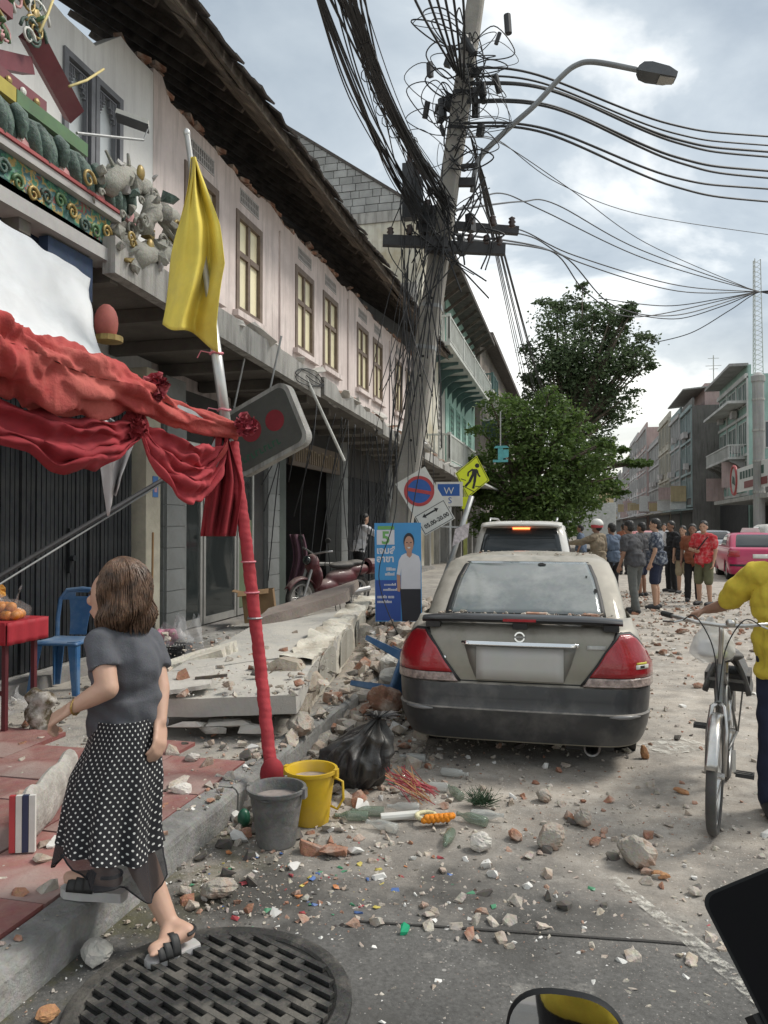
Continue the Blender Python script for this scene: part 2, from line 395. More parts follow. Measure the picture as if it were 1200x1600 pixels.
# faded white lane paint and the tarred joint across the near road
def paint_material():
 m = mat('worn road paint', (0.62, 0.60, 0.54), 0.85, var=0.15, vs=9)
 t = m.node_tree; b = t.nodes['Principled BSDF']; n = t.nodes.new('ShaderNodeTexNoise'); n.inputs['Scale'].default_value = 14; n.inputs['Detail'].default_value = 8; n.inputs['Roughness'].default_value = 0.8
 tc = t.nodes.new('ShaderNodeTexCoord'); t.links.new(tc.outputs['Object'], n.inputs['Vector'])
 r = t.nodes.new('ShaderNodeValToRGB'); r.color_ramp.elements[0].position = 0.45; r.color_ramp.elements[1].position = 0.60; r.color_ramp.elements[1].color = (0.8, 0.8, 0.8, 1)
 t.links.new(n.outputs['Fac'], r.inputs[0]); t.links.new(r.outputs[0], b.inputs['Alpha']); return m
m_paint = paint_material()
def ground_strip(name, p0, p1, w0, w1, z, m, n=14, wob=0.02):
 p0 = Vector(p0); p1 = Vector(p1); d = (p1 - p0).normalized(); s = Vector((d.y, -d.x, 0))
 def fn(u, v):
  c = p0.lerp(p1, u); w = w0 + (w1 - w0) * u; q = c + s * ((v - 0.5) * w * (1 + 0.3 * nz3((u * 9, v * 3, 1))) + wob * nz3((u * 4, 7, 0)))
  q.z = z + 0.012 * nz3((q.x, q.y, 0), 0.5); return q
 o = MB().grid(fn, n, 3).build(name, m); return tag(o, kind='structure')
ground_strip('lane_line', at(955, 1372, Z=0), at(1200, 1575, Z=0), 0.05, 0.09, 0.006, m_paint)
ground_strip('lane_line', at(905, 1165, Z=0) + Vector((0.5, 0.0, 0)), at(1090, 1160, Z=0), 0.3, 0.35, 0.006, m_paint)
m_tar = mat('tarred joint', (0.035, 0.033, 0.03), 0.8, bump=0.3)
ground_strip('road_joint', at(560, 1442, Z=0), at(1080, 1480, Z=0), 0.012, 0.016, 0.005, m_tar, 30)
# left pavement: bed, kerb stones and red paving slabs
m_pave = mat('grey paving', (0.21, 0.20, 0.19), 0.92, var=0.3, vs=3, bump=0.6, bs=60, dirt=((0.42, 0.39, 0.34), 0.85, 1.6), dust=(DUST, 0.6))
def pave_fn(u, v):
 x = -5.6 + (KX - 0.152 + 5.6) * u; y = -6 + 46 * v; return (x, y, PV - 0.012 + 0.014 * nz3((x, y, 2), 1.2))
pv = MB().grid(pave_fn, 40, 180).build('pavement', m_pave, smooth=True); tag(pv, kind='structure')
m_kerb = mat('kerb concrete', (0.30, 0.295, 0.28), 0.93, var=0.22, vs=4, bump=0.6, bs=45, dirt=((0.10, 0.10, 0.095), 0.65, 2.2), rand=0.08)
rg = random.Random(3)
prof = [(0, -0.12), (0, PV - 0.035), (-0.008, PV - 0.012), (-0.03, PV), (-0.15, PV + 0.002), (-0.15, -0.12)]
def kerb_mesh(k):
 r2 = random.Random(k); mb = MB(); n = len(prof); o = 0
 ys = [0.004, 0.25, 0.5, 0.75, 0.996]
 vs = []
 for y in ys:
  for x, z in prof: vs.append((x + r2.uniform(-0.006, 0.004), y, z + (r2.uniform(-0.006, 0.002) if z > 0 else 0)))
 fs = [(i * n + j, (i + 1) * n + j, (i + 1) * n + (j + 1) % n, i * n + (j + 1) % n) for i in range(4) for j in range(n)]
 fs += [tuple(range(n)), tuple(reversed(range(4 * n, 5 * n)))]
 return mb.add(vs, fs).mesh('kerb_stone', m_kerb)
kms = [kerb_mesh(k) for k in range(5)]
for i in range(38): inst('kerb_stone', kms[i % 5], (KX + rg.uniform(-0.006, 0.006), -2 + i, rg.uniform(-0.008, 0.004)), pv, (0, rg.uniform(-0.015, 0.01), 0))
# slabs: painted red, worn to pink-grey; the ones nearest the camera keep their paint
m_slab = mat('worn red slab', (0.27, 0.095, 0.085), 0.85, var=0.25, vs=2.5, bump=0.35, bs=50, dirt=((0.29, 0.24, 0.22), 0.7, 1.3), dust=(DUST, 0.25), rand=0.16)
m_slab2 = mat('fresh red slab', (0.40, 0.055, 0.05), 0.7, var=0.18, vs=3, bump=0.3, bs=50, dirt=((0.30, 0.17, 0.16), 0.5, 2.0), rand=0.06)
SW, SL = 0.50, 0.62
sm = MB().box((0, 0, 0), (SW - 0.008, SL - 0.008, 0.03)).mesh('paving_slab', m_slab); sm2 = MB().box((0, 0, 0), (SW - 0.008, SL - 0.008, 0.03)).mesh('paving_slab', m_slab2)
for i in range(7):
 for j in range(6):
  x = KX - 0.152 - SW * (i + 0.5); y = 0.72 + SL * (j + 0.5) + (0.31 if i % 2 else 0)
  fresh = (y < 1.98 and i < 3)
  inst('paving_slab', sm2 if fresh else sm, (x, y, PV - 0.006 + rg.uniform(-0.002, 0.004)), pv, (rg.uniform(-0.006, 0.006), rg.uniform(-0.006, 0.006), rg.uniform(-0.006, 0.006)))
# right-hand pavement, far
m_pave2 = mat('far paving', (0.30, 0.29, 0.27), 0.95, var=0.2, vs=1)
o = MB().bb(9.3, 30, -6, 330, -0.2, 0.14).build('pavement', m_pave2); tag(o, kind='structure')
# ---------------------------------------------------------------- round drain cover set in the road
dc = empty('drain_cover', (GC.x, GC.y, 0), 'round black cast iron slotted drain cover in the road by the red kerb', 'drain cover')
m_iron = mat('cast iron', (0.045, 0.044, 0.042), 0.62, metal=0.35, var=0.35, vs=9, bump=0.5, bs=70, dirt=((0.20, 0.185, 0.16), 0.6, 5))
m_pit = mat('drain pit', (0.012, 0.012, 0.011), 1.0)
mb = MB(); n = 48
ring = [(GR, 0.002), (GR, 0.022), (GR - 0.012, 0.026), (GR - 0.05, 0.026), (GR - 0.06, 0.018), (GR - 0.06, 0.0045)]
mb.lathe(ring, dc.location, n, capb=False).build('frame', m_iron, dc, sharp=30)
MB().lathe([(0.0, 0.0155), (GR - 0.055, 0.0155)], dc.location, n, capb=False).build('pit', m_pit, dc)
mb = MB(); rz = Matrix.Rotation(R_(-24), 3, 'Z'); Ri = GR - 0.066; P = 0.052
k = -6
rows = [k_ * P for k_ in range(-8, 9)]
for y in rows:                                     # long bars
 if abs(y) < Ri - 0.01:
  h = math.sqrt(Ri * Ri - y * y); mb.box(dc.location + rz @ Vector((0, y, 0.026)), (2 * h, 0.024, 0.016), rz)
for q, y in enumerate(rows[:-1]):                      # bridges between them, staggered row by row
 ym = y + P / 2
 if abs(ym) + 0.02 < Ri:
  h = math.sqrt(Ri * Ri - ym * ym); x = -0.6 + (0.068 if q % 2 else 0)
  while x < 0.6:
   if abs(x) < h - 0.02: mb.box(dc.location + rz @ Vector((x, ym, 0.0255)), (0.040, P - 0.02, 0.013), rz)
   x += 0.136
mb.build('grate', m_iron, dc)
# ================================================================== COLLAPSED SHOPHOUSE ROW ON THE LEFT
WX, GX = -5.3, -4.95            # upper wall face, ground-floor face
B = empty('shophouse_row', (-5.3, 12, PV), 'long pink two-storey shophouse row with broken eaves and dark shopfronts', 'building')
m_pink = mat('pink stucco', (0.70, 0.615, 0.585), 0.93, var=0.09, vs=2.2, bump=0.25, bs=30, streak=((0.27, 0.235, 0.215), 0.6), dirt=((0.56, 0.48, 0.45), 0.7, 0.8))
m_white = mat('white stucco', (0.76, 0.76, 0.74), 0.9, var=0.07, vs=2, bump=0.2, bs=30, streak=((0.38, 0.37, 0.36), 0.35), dirt=((0.55, 0.54, 0.53), 0.5, 1.0))
m_brick = mat('old brick', (0.33, 0.17, 0.11), 0.95, var=0.3, vs=8, bump=0.6, bs=60, dirt=((0.46, 0.40, 0.34), 0.8, 5), rand=0.25)
m_wood = mat('dark roof timber', (0.075, 0.060, 0.048), 0.92, var=0.4, vs=4, bump=0.5, bs=25, dirt=((0.16, 0.135, 0.11), 0.5, 2))
m_board = mat('weathered eave board', (0.165, 0.135, 0.105), 0.92, var=0.45, vs=3, bump=0.5, bs=22, dirt=((0.055, 0.05, 0.045), 0.7, 1.6), rand=0.3)
m_tile = mat('old roof tile', (0.085, 0.075, 0.068), 0.9, var=0.35, vs=5, bump=0.5, bs=30, rand=0.3)
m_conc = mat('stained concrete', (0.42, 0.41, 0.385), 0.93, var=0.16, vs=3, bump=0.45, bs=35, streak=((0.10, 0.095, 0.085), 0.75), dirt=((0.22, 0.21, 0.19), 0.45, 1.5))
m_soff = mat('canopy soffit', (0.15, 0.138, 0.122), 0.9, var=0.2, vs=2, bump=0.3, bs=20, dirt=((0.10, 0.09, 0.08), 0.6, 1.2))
m_frame = mat('brown window frame', (0.175, 0.130, 0.10), 0.6, var=0.2, vs=8)
m_cream = mat('cream pane', (0.80, 0.735, 0.50), 0.35, var=0.08, vs=1.5, rand=0.12)
m_grill = mat('vent grille', (0.46, 0.44, 0.43), 0.85, var=0.12, vs=6)
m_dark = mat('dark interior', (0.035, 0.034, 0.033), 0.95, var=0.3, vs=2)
m_shut = mat('black folding shutter', (0.020, 0.022, 0.025), 0.6, var=0.3, vs=3, dirt=((0.05, 0.05, 0.048), 0.5, 2.0), rand=0.15, spec=0.2)
m_alu = mat('aluminium', (0.52, 0.52, 0.50), 0.4, metal=0.7, var=0.1)
m_gtile = mat('grey wall tile', (0.20, 0.21, 0.207), 0.55, var=0.14, vs=5, rand=0.10, dirt=((0.12, 0.12, 0.115), 0.5, 3))
m_colm = mat('cream pillar', (0.50, 0.465, 0.37), 0.9, var=0.12, vs=3, bump=0.25, bs=30, dirt=((0.30, 0.27, 0.22), 0.5, 2))
m_glass = mat('dark shop glass', (0.03, 0.035, 0.034), 0.08, var=0.05, spec=0.6)
m_green = mat('green jamb', (0.06, 0.075, 0.065), 0.7)
WIN = [(9.75, 10.75), (11.45, 12.45), (14.17, 15.2), (15.87, 16.9), (18.56, 19.6), (20.15, 21.15), (22.8, 23.75), (24.3, 25.2)]
ZB, ZT = 5.12, 6.74
def wall_run(y0, y1, z0, top, openings, x, th, step=0.22):
 """wall in vertical strips so that its broken top can be ragged; openings = (ya, yb, za, zb)"""
 ys = set([y0, y1]); y = y0
 while y < y1: ys.add(round(y, 3)); y += step
 for a, b, c, d in openings:
  ys.update((a, b)); ys = {q for q in ys if not (a + 1e-4 < q < b - 1e-4) and not (0 < abs(q - a) < 0.03) and not (0 < abs(q - b) < 0.03)}
 ys = sorted(ys); mb = MB()
 for a, b in zip(ys, ys[1:]):
  m = (a + b) / 2; t0, t1 = top(a), top(b); cuts = sorted((c, d) for (p, q, c, d) in openings if p - 1e-3 <= a and b <= q + 1e-3)
  z = z0
  for c, d in cuts: mb.bb(x - th, x, a, b, z, c); z = d
  mb.hexa([(x - th, a, z), (x, a, z), (x, b, z), (x - th, b, z), (x - th, a, t0), (x, a, t0), (x, b, t1), (x - th, b, t1)])
 return mb
def top_pink(y): return 7.34 + 0.16 * nz3((y, 0, 0), 0.9) + 0.10 * nz3((y, 3, 0), 3.3) + (0.25 if y < 9.2 else 0)
def top_white(y): return (7.52 if 7.95 < y else 7.12) + 0.05 * nz3((y, 5, 0), 3.0)
op = []
for a, b in WIN: op += [(a, b, ZB, ZT), (a + 0.12, b - 0.12, 6.93, 7.17)]
wall_run(8.9, 26.6, 3.3, top_pink, op, WX, 0.24).build('upper_wall', m_pink, B)
opw = [(7.10, 7.60, 4.95, 6.75), (7.66, 8.16, 4.95, 6.75)]
wall_run(1.5, 8.896, 3.3, top_white, opw, WX - 0.002, 0.24).build('upper_wall', m_white, B)
# shallow pilaster strips between the bays
for y in (13.3, 17.72, 22.0, 26.3):
 MB().bb(WX - 0.02, WX + 0.035, y - 0.02, y + 0.02, 4.3, 7.1).build('pilaster', m_pink, B)
for i, (a, b) in enumerate(WIN):
 fx = WX - 0.03
 mb = MB(); w = 0.085
 mb.bb(fx - 0.08, fx + 0.05, a - 0.03, a + w, ZB - 0.02, ZT + 0.03); mb.bb(fx - 0.08, fx + 0.05, b - w, b + 0.03, ZB - 0.02, ZT + 0.03)
 mb.bb(fx - 0.078, fx + 0.048, a + w, b - w, ZB - 0.02, ZB + w); mb.bb(fx - 0.078, fx + 0.048, a + w, b - w, ZT - w, ZT + 0.03)
 c = (a + b) / 2; mb.bb(fx - 0.07, fx + 0.03, c - 0.045, c + 0.045, ZB + w, ZT - w)
 tz = ZB + (ZT - ZB) * 0.60; mb.bb(fx - 0.072, fx + 0.033, a + w, c - 0.045, tz - 0.045, tz + 0.045); mb.bb(fx - 0.072, fx + 0.033, c + 0.045, b - w, tz - 0.045, tz + 0.045)
 wf = mb.build('window', m_frame, B)
 for (p, q) in ((a + w, c - 0.045), (c + 0.045, b - w)):
  for (s, t) in ((ZB + w, tz - 0.045), (tz + 0.045, ZT - w)): MB().bb(fx - 0.04, fx - 0.015, p - 0.004, q + 0.004, s - 0.004, t + 0.004).build('pane', m_cream, wf)
 MB().bb(WX - 0.01, WX + 0.10, a - 0.14, b + 0.14, ZB - 0.12, ZB - 0.022).build('sill', m_pink, B)
 # vent grille above the window
 mb = MB(); ga, gb = a + 0.12, b - 0.12
 mb.bb(WX - 0.03, WX + 0.012, ga, gb, 6.93, 6.955); mb.bb(WX - 0.03, WX + 0.012, ga, gb, 7.145, 7.17)
 k = 11
 for j in range(k + 1):
  y = ga + 0.012 + (gb - ga - 0.024) * j / k; mb.bb(WX - 0.03, WX + 0.008, y - 0.012, y + 0.012, 6.955, 7.145)
 mb.bb(WX - 0.026, WX + 0.004, ga + 0.03, gb - 0.03, 7.04, 7.06)
 vg = mb.build('vent_grille', m_grill, B); MB().bb(WX - 0.14, WX - 0.10, ga, gb, 6.93, 7.17).build('backing', m_dark, vg)
# grey fretwork windows in the white bay
m_fret = mat('grey fret frame', (0.17, 0.175, 0.19), 0.7)
m_pale = mat('pale pane', (0.62, 0.66, 0.67), 0.25, var=0.06)
for a, b in ((7.10, 7.60), (7.66, 8.16)):
 mb = MB(); x = WX - 0.03; z0, z1 = 4.95, 6.75; w = 0.05
 mb.bb(x - 0.05, x + 0.06, a - 0.02, a + w, z0, z1 + 0.02); mb.bb(x - 0.05, x + 0.06, b - w, b + 0.02, z0, z1 + 0.02); mb.bb(x - 0.048, x + 0.058, a + w, b - w, z1 - w, z1 + 0.02)
 mb.bb(x - 0.03, x + 0.03, a + w + 0.03, a + w + 0.045, z0, z1 - w - 0.03); mb.bb(x - 0.03, x + 0.03, b - w - 0.045, b - w - 0.03, z0, z1 - w - 0.03); mb.bb(x - 0.028, x + 0.028, a + w + 0.045, b - w - 0.045, z1 - w - 0.045, z1 - w - 0.03)
 for s, e in ((a + w + 0.045, 1), (b - w - 0.045, -1)):           # stepped meander in the top corners
  for k in range(4):
   mb.bb(x - 0.02, x + 0.02, *sorted((s + e * 0.03 * k, s + e * (0.03 * k + 0.014))), z1 - 0.33 + 0.05 * k, z1 - w - 0.05 + 0.004)
   mb.bb(x - 0.018, x + 0.018, *sorted((s, s + e * 0.03 * (k + 1))), z1 - 0.33 + 0.05 * k - 0.012, z1 - 0.33 + 0.05 * k)
 wf = mb.build('window', m_fret, B); MB().bb(x - 0.08, x - 0.05, a - 0.01, b + 0.01, z0 - 0.05, z1 + 0.01).build('pane', m_pale, wf)
# room behind the upper wall: dark
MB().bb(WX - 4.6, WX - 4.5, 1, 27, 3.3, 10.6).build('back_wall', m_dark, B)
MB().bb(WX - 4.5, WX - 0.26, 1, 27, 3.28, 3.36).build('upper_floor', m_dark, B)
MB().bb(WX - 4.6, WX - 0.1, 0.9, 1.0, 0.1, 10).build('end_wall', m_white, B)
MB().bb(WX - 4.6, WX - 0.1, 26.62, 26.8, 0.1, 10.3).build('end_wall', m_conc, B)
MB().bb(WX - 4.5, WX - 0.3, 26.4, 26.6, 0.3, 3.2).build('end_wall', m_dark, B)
# roof: one pitched plane, its broken eave hanging over the wall
EX, EZ = -4.35, 7.66
def sag(y): return 0.06 * nz3((y, 9, 0), 0.35) + 0.03 * nz3((y, 1, 0), 1.4)
def roof_fn(u, v):
 y = 1.0 + 26.0 * v; s = 5.6 * u; x = EX - s * 0.80; z = EZ + s * 0.60 + sag(y) * (1 - u); return (x, y, z)
mr = MB().grid(roof_fn, 6, 60, thick=0.05); roof = mr.build('roof', m_wood, B)
rg = random.Random(11)
tm = MB().box((0, 0, 0), (0.30, 0.235, 0.028)).mesh('roof_tile', m_tile)
i = 0; y = 1.1
while y < 26.9:                                     # two courses of tiles at the eave, jostled loose
 for c in range(2):
  s = 0.05 + 0.24 * c - rg.uniform(0, 0.09); inst('roof_tile', tm, (EX + 0.06 - s * 0.8 + rg.uniform(-0.02, 0.03), y, EZ + 0.07 + s * 0.6 + sag(y) + rg.uniform(-0.01, 0.03)), roof, (rg.uniform(-0.12, 0.12), R_(37) + rg.uniform(-0.08, 0.08), rg.uniform(-0.06, 0.06)))
 y += 0.25
# boards nailed under the eave, rafters and purlin
y = 1.0
while y < 26.8:
 L = rg.uniform(0.9, 1.9); y2 = min(y + L, 26.9)
 for k in range(3):
  if rg.random() < (0.10 if k < 2 else 0.3): continue
  s0 = 0.03 + 0.21 * k; a = Vector((EX - s0 * 0.8, y, EZ + s0 * 0.6 - 0.075 + sag(y) - rg.uniform(0, 0.03))); b = Vector((EX - s0 * 0.8, y2 - 0.01, EZ + s0 * 0.6 - 0.075 + sag(y2) - rg.uniform(0, 0.05)))
  MB().bar(a, b, 0.20, 0.022, (0.6, 0, 0.8)).build('eave_board', m_board, roof)
 y = y2
y = 1.3
while y < 26.8:
 if rg.random() < 0.93: MB().bar((EX - 0.45, y, EZ + 0.34 - 0.13 + sag(y)), (EX - 4.4, y + rg.uniform(-0.06, 0.06), EZ + 3.3 - 0.13), 0.06, 0.11, (0.6, 0, 0.8)).build('rafter', m_wood, roof)
 y += 0.62
MB().bar((EX + 0.0, 1.0, EZ - 0.02 + sag(1)), (EX, 14, EZ - 0.02 + sag(14)), 0.05, 0.16).build('fascia_board', m_wood, roof)
MB().bar((EX + 0.0, 14.02, EZ - 0.02 + sag(14)), (EX, 26.9, EZ - 0.02 + sag(26.9)), 0.05, 0.15).build('fascia_board', m_wood, roof)
# exposed bricks along the broken wall head
bm_ = MB().chunk((0, 0, 0), (0.22, 0.10, 0.065), random.Random(5), 16, Matrix.Identity(3)).mesh('brick', m_brick)
bm2 = MB().box((0, 0, 0), (0.105, 0.215, 0.06)).mesh('brick', m_brick)
uw = [o for o in B.children if o.name.startswith('upper_wall')]
y = 8.3
while y < 26.3:
 t = top_pink(y) if y > 8.9 else top_white(y)
 for k in range(rg.choice((1, 2, 2, 3))):
  inst('brick', bm2 if rg.random() < 0.7 else bm_, (WX - rg.uniform(0.02, 0.20), y + rg.uniform(-0.1, 0.1), t + 0.02 + 0.066 * k), uw[0], (rg.uniform(-0.2, 0.2), rg.uniform(-0.25, 0.25), rg.uniform(-0.4, 0.4)))
 y += rg.uniform(0.2, 0.34)
# concrete canopy over the pavement
CX = -3.8
def cz(y): return 3.98 - (y - 5.5) * 0.0285       # the canopy sags down the street
mb = MB()
def can(y0, y1, x1, dz0, dz1, tmax=0.30, jag=0.0, seed=0):
 r2 = random.Random(seed); mb = MB(); n = max(2, int((y1 - y0) / 0.35)); pr = None
 for i in range(n):
  a = y0 + (y1 - y0) * i / n; b = y0 + (y1 - y0) * (i + 1) / n
  xa = x1 + (r2.uniform(-jag, jag * 0.3) if pr is None else 0); xa = pr if pr is not None else xa; xb = x1 + r2.uniform(-jag, jag * 0.3); pr = xb
  za, zb = cz(a) + dz0 + (dz1 - dz0) * i / n, cz(b) + dz0 + (dz1 - dz0) * (i + 1) / n
  # slab + downstand fascia
  mb.hexa([(WX, a, za - 0.14), (xa, a, za - 0.14), (xb, b, zb - 0.14), (WX, b, zb - 0.14), (WX, a, za), (xa, a, za), (xb, b, zb), (WX, b, zb)])
 return mb
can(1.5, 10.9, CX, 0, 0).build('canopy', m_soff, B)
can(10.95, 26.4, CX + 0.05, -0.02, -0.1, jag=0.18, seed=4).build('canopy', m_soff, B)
def fascia(y0, y1, x, h0, h1, seed, jag):
 r2 = random.Random(seed); mb = MB(); n = max(2, int((y1 - y0) / 0.3)); t0 = 0
 for i in range(n):
  a = y0 + (y1 - y0) * i / n; b = y0 + (y1 - y0) * (i + 1) / n; t1 = r2.uniform(-jag, 0); za, zb = cz(a), cz(b); h = h0 + (h1 - h0) * i / n
  mb.hexa([(x, a, za - h), (x + 0.12, a, za - h), (x + 0.12, b, zb - h), (x, b, zb - h), (x, a, za + 0.05 + t0), (x + 0.12, a, za + 0.05 + t0), (x + 0.12, b, zb + 0.05 + t1), (x, b, zb + 0.05 + t1)]); t0 = t1
 return mb
fascia(5.6, 10.9, CX + 0.002, 0.26, 0.28, 1, 0.015).build('canopy_fascia', m_conc, B)
fascia(11.0, 14.6, CX + 0.03, 0.22, 0.20, 2, 0.16).build('canopy_fascia', m_conc, B)
fascia(15.0, 26.2, CX - 0.05, 0.24, 0.20, 3, 0.12).build('canopy_fascia', m_conc, B)
for y in [2.5 + 1.1 * k for k in range(22)]:
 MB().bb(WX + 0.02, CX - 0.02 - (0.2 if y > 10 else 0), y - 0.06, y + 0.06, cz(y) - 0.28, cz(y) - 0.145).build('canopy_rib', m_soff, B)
# broken plaster and bricks lying on the canopy edge
rg = random.Random(21)
for k in range(46):
 y = rg.uniform(10, 25); inst('brick', bm2 if rg.random() < 0.5 else bm_, (CX - rg.uniform(-0.05, 0.5), y, cz(y) + 0.05 + rg.uniform(0, 0.03)), B, (rg.uniform(-0.4, 0.4), rg.uniform(-0.4, 0.4), rg.uniform(0, 3)))
m_plas = mat('broken plaster', (0.58, 0.55, 0.50), 0.95, var=0.15, vs=5, bump=0.5, bs=30, rand=0.15)
plm = MB().chunk((0, 0, 0), (0.34, 0.26, 0.05), random.Random(2), 14, Matrix.Identity(3)).mesh('plaster_sheet', m_plas)
for k in range(34):
 y = rg.uniform(7.5, 25); inst('plaster_sheet', plm, (CX - rg.uniform(-0.12, 0.3), y, cz(y) + 0.07 + rg.uniform(-0.05, 0.05)), B, (rg.uniform(-0.7, 0.7), rg.uniform(-0.5, 0.9), rg.uniform(0, 3)), (rg.uniform(0.6, 1.6),) * 3)
# corrugated white sheets fallen on the canopy lip
m_sheet = mat('white metal sheet', (0.70, 0.71, 0.70), 0.5, metal=0.2, var=0.1, vs=3, dirt=((0.35, 0.33, 0.30), 0.5, 3))
def corr(p, u, v, L, W, n=18, amp=0.012):
 p = Vector(p); u = Vector(u).normalized(); v = Vector(v).normalized(); w = u.cross(v)
 return MB().grid(lambda a, b: p + u * L * a + v * W * b + w * amp * math.sin(b * n * 2), 3, n * 3, thick=0.003)
corr((CX + 0.2, 15.6, cz(15.6) - 0.02), (0.05, 1, 0.02), (1, 0, -0.8), 1.6, 0.35, 6).build('metal_sheet', m_sheet, B)
corr((CX + 0.15, 17.4, cz(17) + 0.02), (0.02, 1, -0.06), (1, 0.1, -0.5), 1.8, 0.3, 6).build('metal_sheet', m_sheet, B)
# ---- ground floor
FZ = 0.27
MB().bb(-9.5, GX + 0.25, 1.2, 26.4, 0.05, FZ - 0.02).build('shop_floor', mat('shop floor', (0.22, 0.21, 0.20), 0.8, var=0.2, vs=4, bump=0.3, dirt=((0.4, 0.37, 0.32), 0.5, 1.5)), B)
MB().bb(GX + 0.252, GX + 0.55, 8.2, 13.0, 0.05, FZ - 0.06).build('step', m_conc, B)
# folding shutter, every leaf a part
sh_m = MB()
for q in range(3): sh_m.bb(-0.006, 0.012, -0.098 + 0.066 * q, -0.098 + 0.066 * q + 0.052, 0, 2.75)
sh_m.bb(-0.03, -0.006, -0.1, 0.1, 0, 2.75); sh_me = sh_m.mesh('shutter_leaf', m_shut)
y = 2.1; rg = random.Random(8)
while y < 7.95: inst('shutter_leaf', sh_me, (GX + rg.uniform(-0.012, 0.012), y, FZ), B, (0, 0, rg.uniform(-0.07, 0.07))); y += 0.203
MB().bb(GX - 0.1, GX + 0.06, 2, 8.0, FZ + 2.76, FZ + 2.95).build('shutter_rail', m_shut, B)
MB().bb(GX - 0.05, GX + 0.09, 2, 8.0, 0.1, FZ - 0.015).build('threshold', m_conc, B)
mb = MB(); mb.bb(GX + 0.02, GX + 0.045, 6.72, 6.76, 1.15, 1.6); mb.cyl((GX + 0.04, 6.74, 1.3), (GX + 0.09, 6.74, 1.3), 0.03); mb.build('shutter_lock', m_shut, B)
# pillars
def pillar(y0, y1, m, x=GX + 0.06, z1=3.5): return MB().bb(x - 0.34, x, y0, y1, 0.1, z1).build('pillar', m, B)
pl = pillar(8.10, 8.42, m_colm)
m_blue = mat('blue print', (0.06, 0.17, 0.42), 0.6); m_pinkp = mat('pink print', (0.55, 0.30, 0.34), 0.6)
nt = MB().bb(GX + 0.062, GX + 0.067, 8.24, 8.36, 1.97, 2.22).build('notice', m_blue, pl)
mb = MB(); mb.bb(GX + 0.068, GX + 0.070, 8.27, 8.33, 2.03, 2.09); mb.bb(GX + 0.068, GX + 0.070, 8.26, 8.31, 2.12, 2.15); mb.build('print', m_pinkp, nt)
def tiled_pillar(y0, y1, x=GX + 0.04, n=1):
 p = MB().bb(x - 0.34, x - 0.012, y0, y1, 0.1, 3.5).build('pillar', m_gtile, B); z = FZ
 w = (y1 - y0) / n
 tmm = MB().box((0, 0, 0), (0.02, w - 0.008, 0.262)).mesh('wall_tile', m_gtile); tms = MB().box((0, 0, 0), (0.30, 0.02, 0.262)).mesh('wall_tile', m_gtile)
 for r_ in range(11):
  for q in range(n): inst('wall_tile', tmm, (x - 0.004 + rg.uniform(0, 0.003), y0 + w * (q + 0.5), z + 0.135), p)
  inst('wall_tile', tms, (x - 0.18, y0 - 0.006, z + 0.135), p); z += 0.27
 return p
tiled_pillar(8.60, 9.10); tiled_pillar(11.85, 12.35); tiled_pillar(15.95, 16.45); tiled_pillar(20.3, 20.8); tiled_pillar(24.4, 24.9)
pillar(12.42, 12.72, m_green, GX + 0.02); pillar(8.43, 8.59, m_green, GX - 0.05)
# sliding glass shop door
def glass_mat(name, col, alpha):
 m = mat(name, col, 0.06, var=0.03, alpha=alpha, spec=0.7); return m
m_clear = glass_mat('shop door glass', (0.05, 0.06, 0.06), 0.45)
m_frost = mat('green film on glass', (0.13, 0.17, 0.10), 0.4, var=0.1, vs=2)
for a, b, fr in ((9.14, 9.66, 0), (9.70, 10.75, 0), (10.79, 11.40, 1)):
 mb = MB(); w = 0.06; x = GX - 0.03
 mb.bb(x - 0.02, x + 0.02, a, a + w, FZ, 2.75); mb.bb(x - 0.02, x + 0.02, b - w, b, FZ, 2.75); mb.bb(x - 0.018, x + 0.018, a + w, b - w, FZ, FZ + 0.10); mb.bb(x - 0.018, x + 0.018, a + w, b - w, 2.68, 2.75)
 dr = mb.build('glass_door', m_alu, B)
 MB().bb(x - 0.004, x + 0.002, a + w - 0.005, b - w + 0.005, FZ + 0.095, 2.685).build('pane', m_clear, dr)
 if fr: MB().bb(x + 0.003, x + 0.006, a + w, b - w, FZ + 0.11, 1.72).build('film', m_frost, dr)
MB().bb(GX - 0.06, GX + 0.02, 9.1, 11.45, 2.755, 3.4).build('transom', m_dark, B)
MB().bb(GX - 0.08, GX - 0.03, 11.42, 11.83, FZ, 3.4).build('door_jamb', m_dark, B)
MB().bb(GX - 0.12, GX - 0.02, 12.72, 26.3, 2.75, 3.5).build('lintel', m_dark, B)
# shelves and stock inside, seen dimly through the glass
m_shelf = mat('shop shelf', (0.16, 0.155, 0.15), 0.7, var=0.3, vs=4)
sh = MB()
for z in (0.7, 1.15, 1.6, 2.05): sh.bb(-6.7, -6.3, 8.9, 11.6, z, z + 0.03)
for y in (8.9, 10.2, 11.57): sh.bb(-6.7, -6.3, y, y + 0.04, FZ, 2.4)
shelf = empty('shelf_rack', (-6.5, 10.2, FZ), 'dim shelf rack of small goods behind the sliding glass shop door', 'shelf'); sh.build('rack', m_shelf, shelf)
m_goods = mat('mixed packets', (0.33, 0.30, 0.27), 0.7, var=0.5, vs=3, rand=0.6)
gm = MB().box((0, 0, 0), (0.2, 0.14, 0.2)).mesh('packet', m_goods)
for z in (0.73, 1.18, 1.63, 2.08):
 y = 9.0
 while y < 11.5:
  if rg.random() < 0.8: inst('packet', gm, (-6.45, y, z + 0.1), shelf, (0, 0, rg.uniform(-0.2, 0.2)), (1, rg.uniform(0.6, 1.2), rg.uniform(0.6, 1.2)))
  y += 0.2
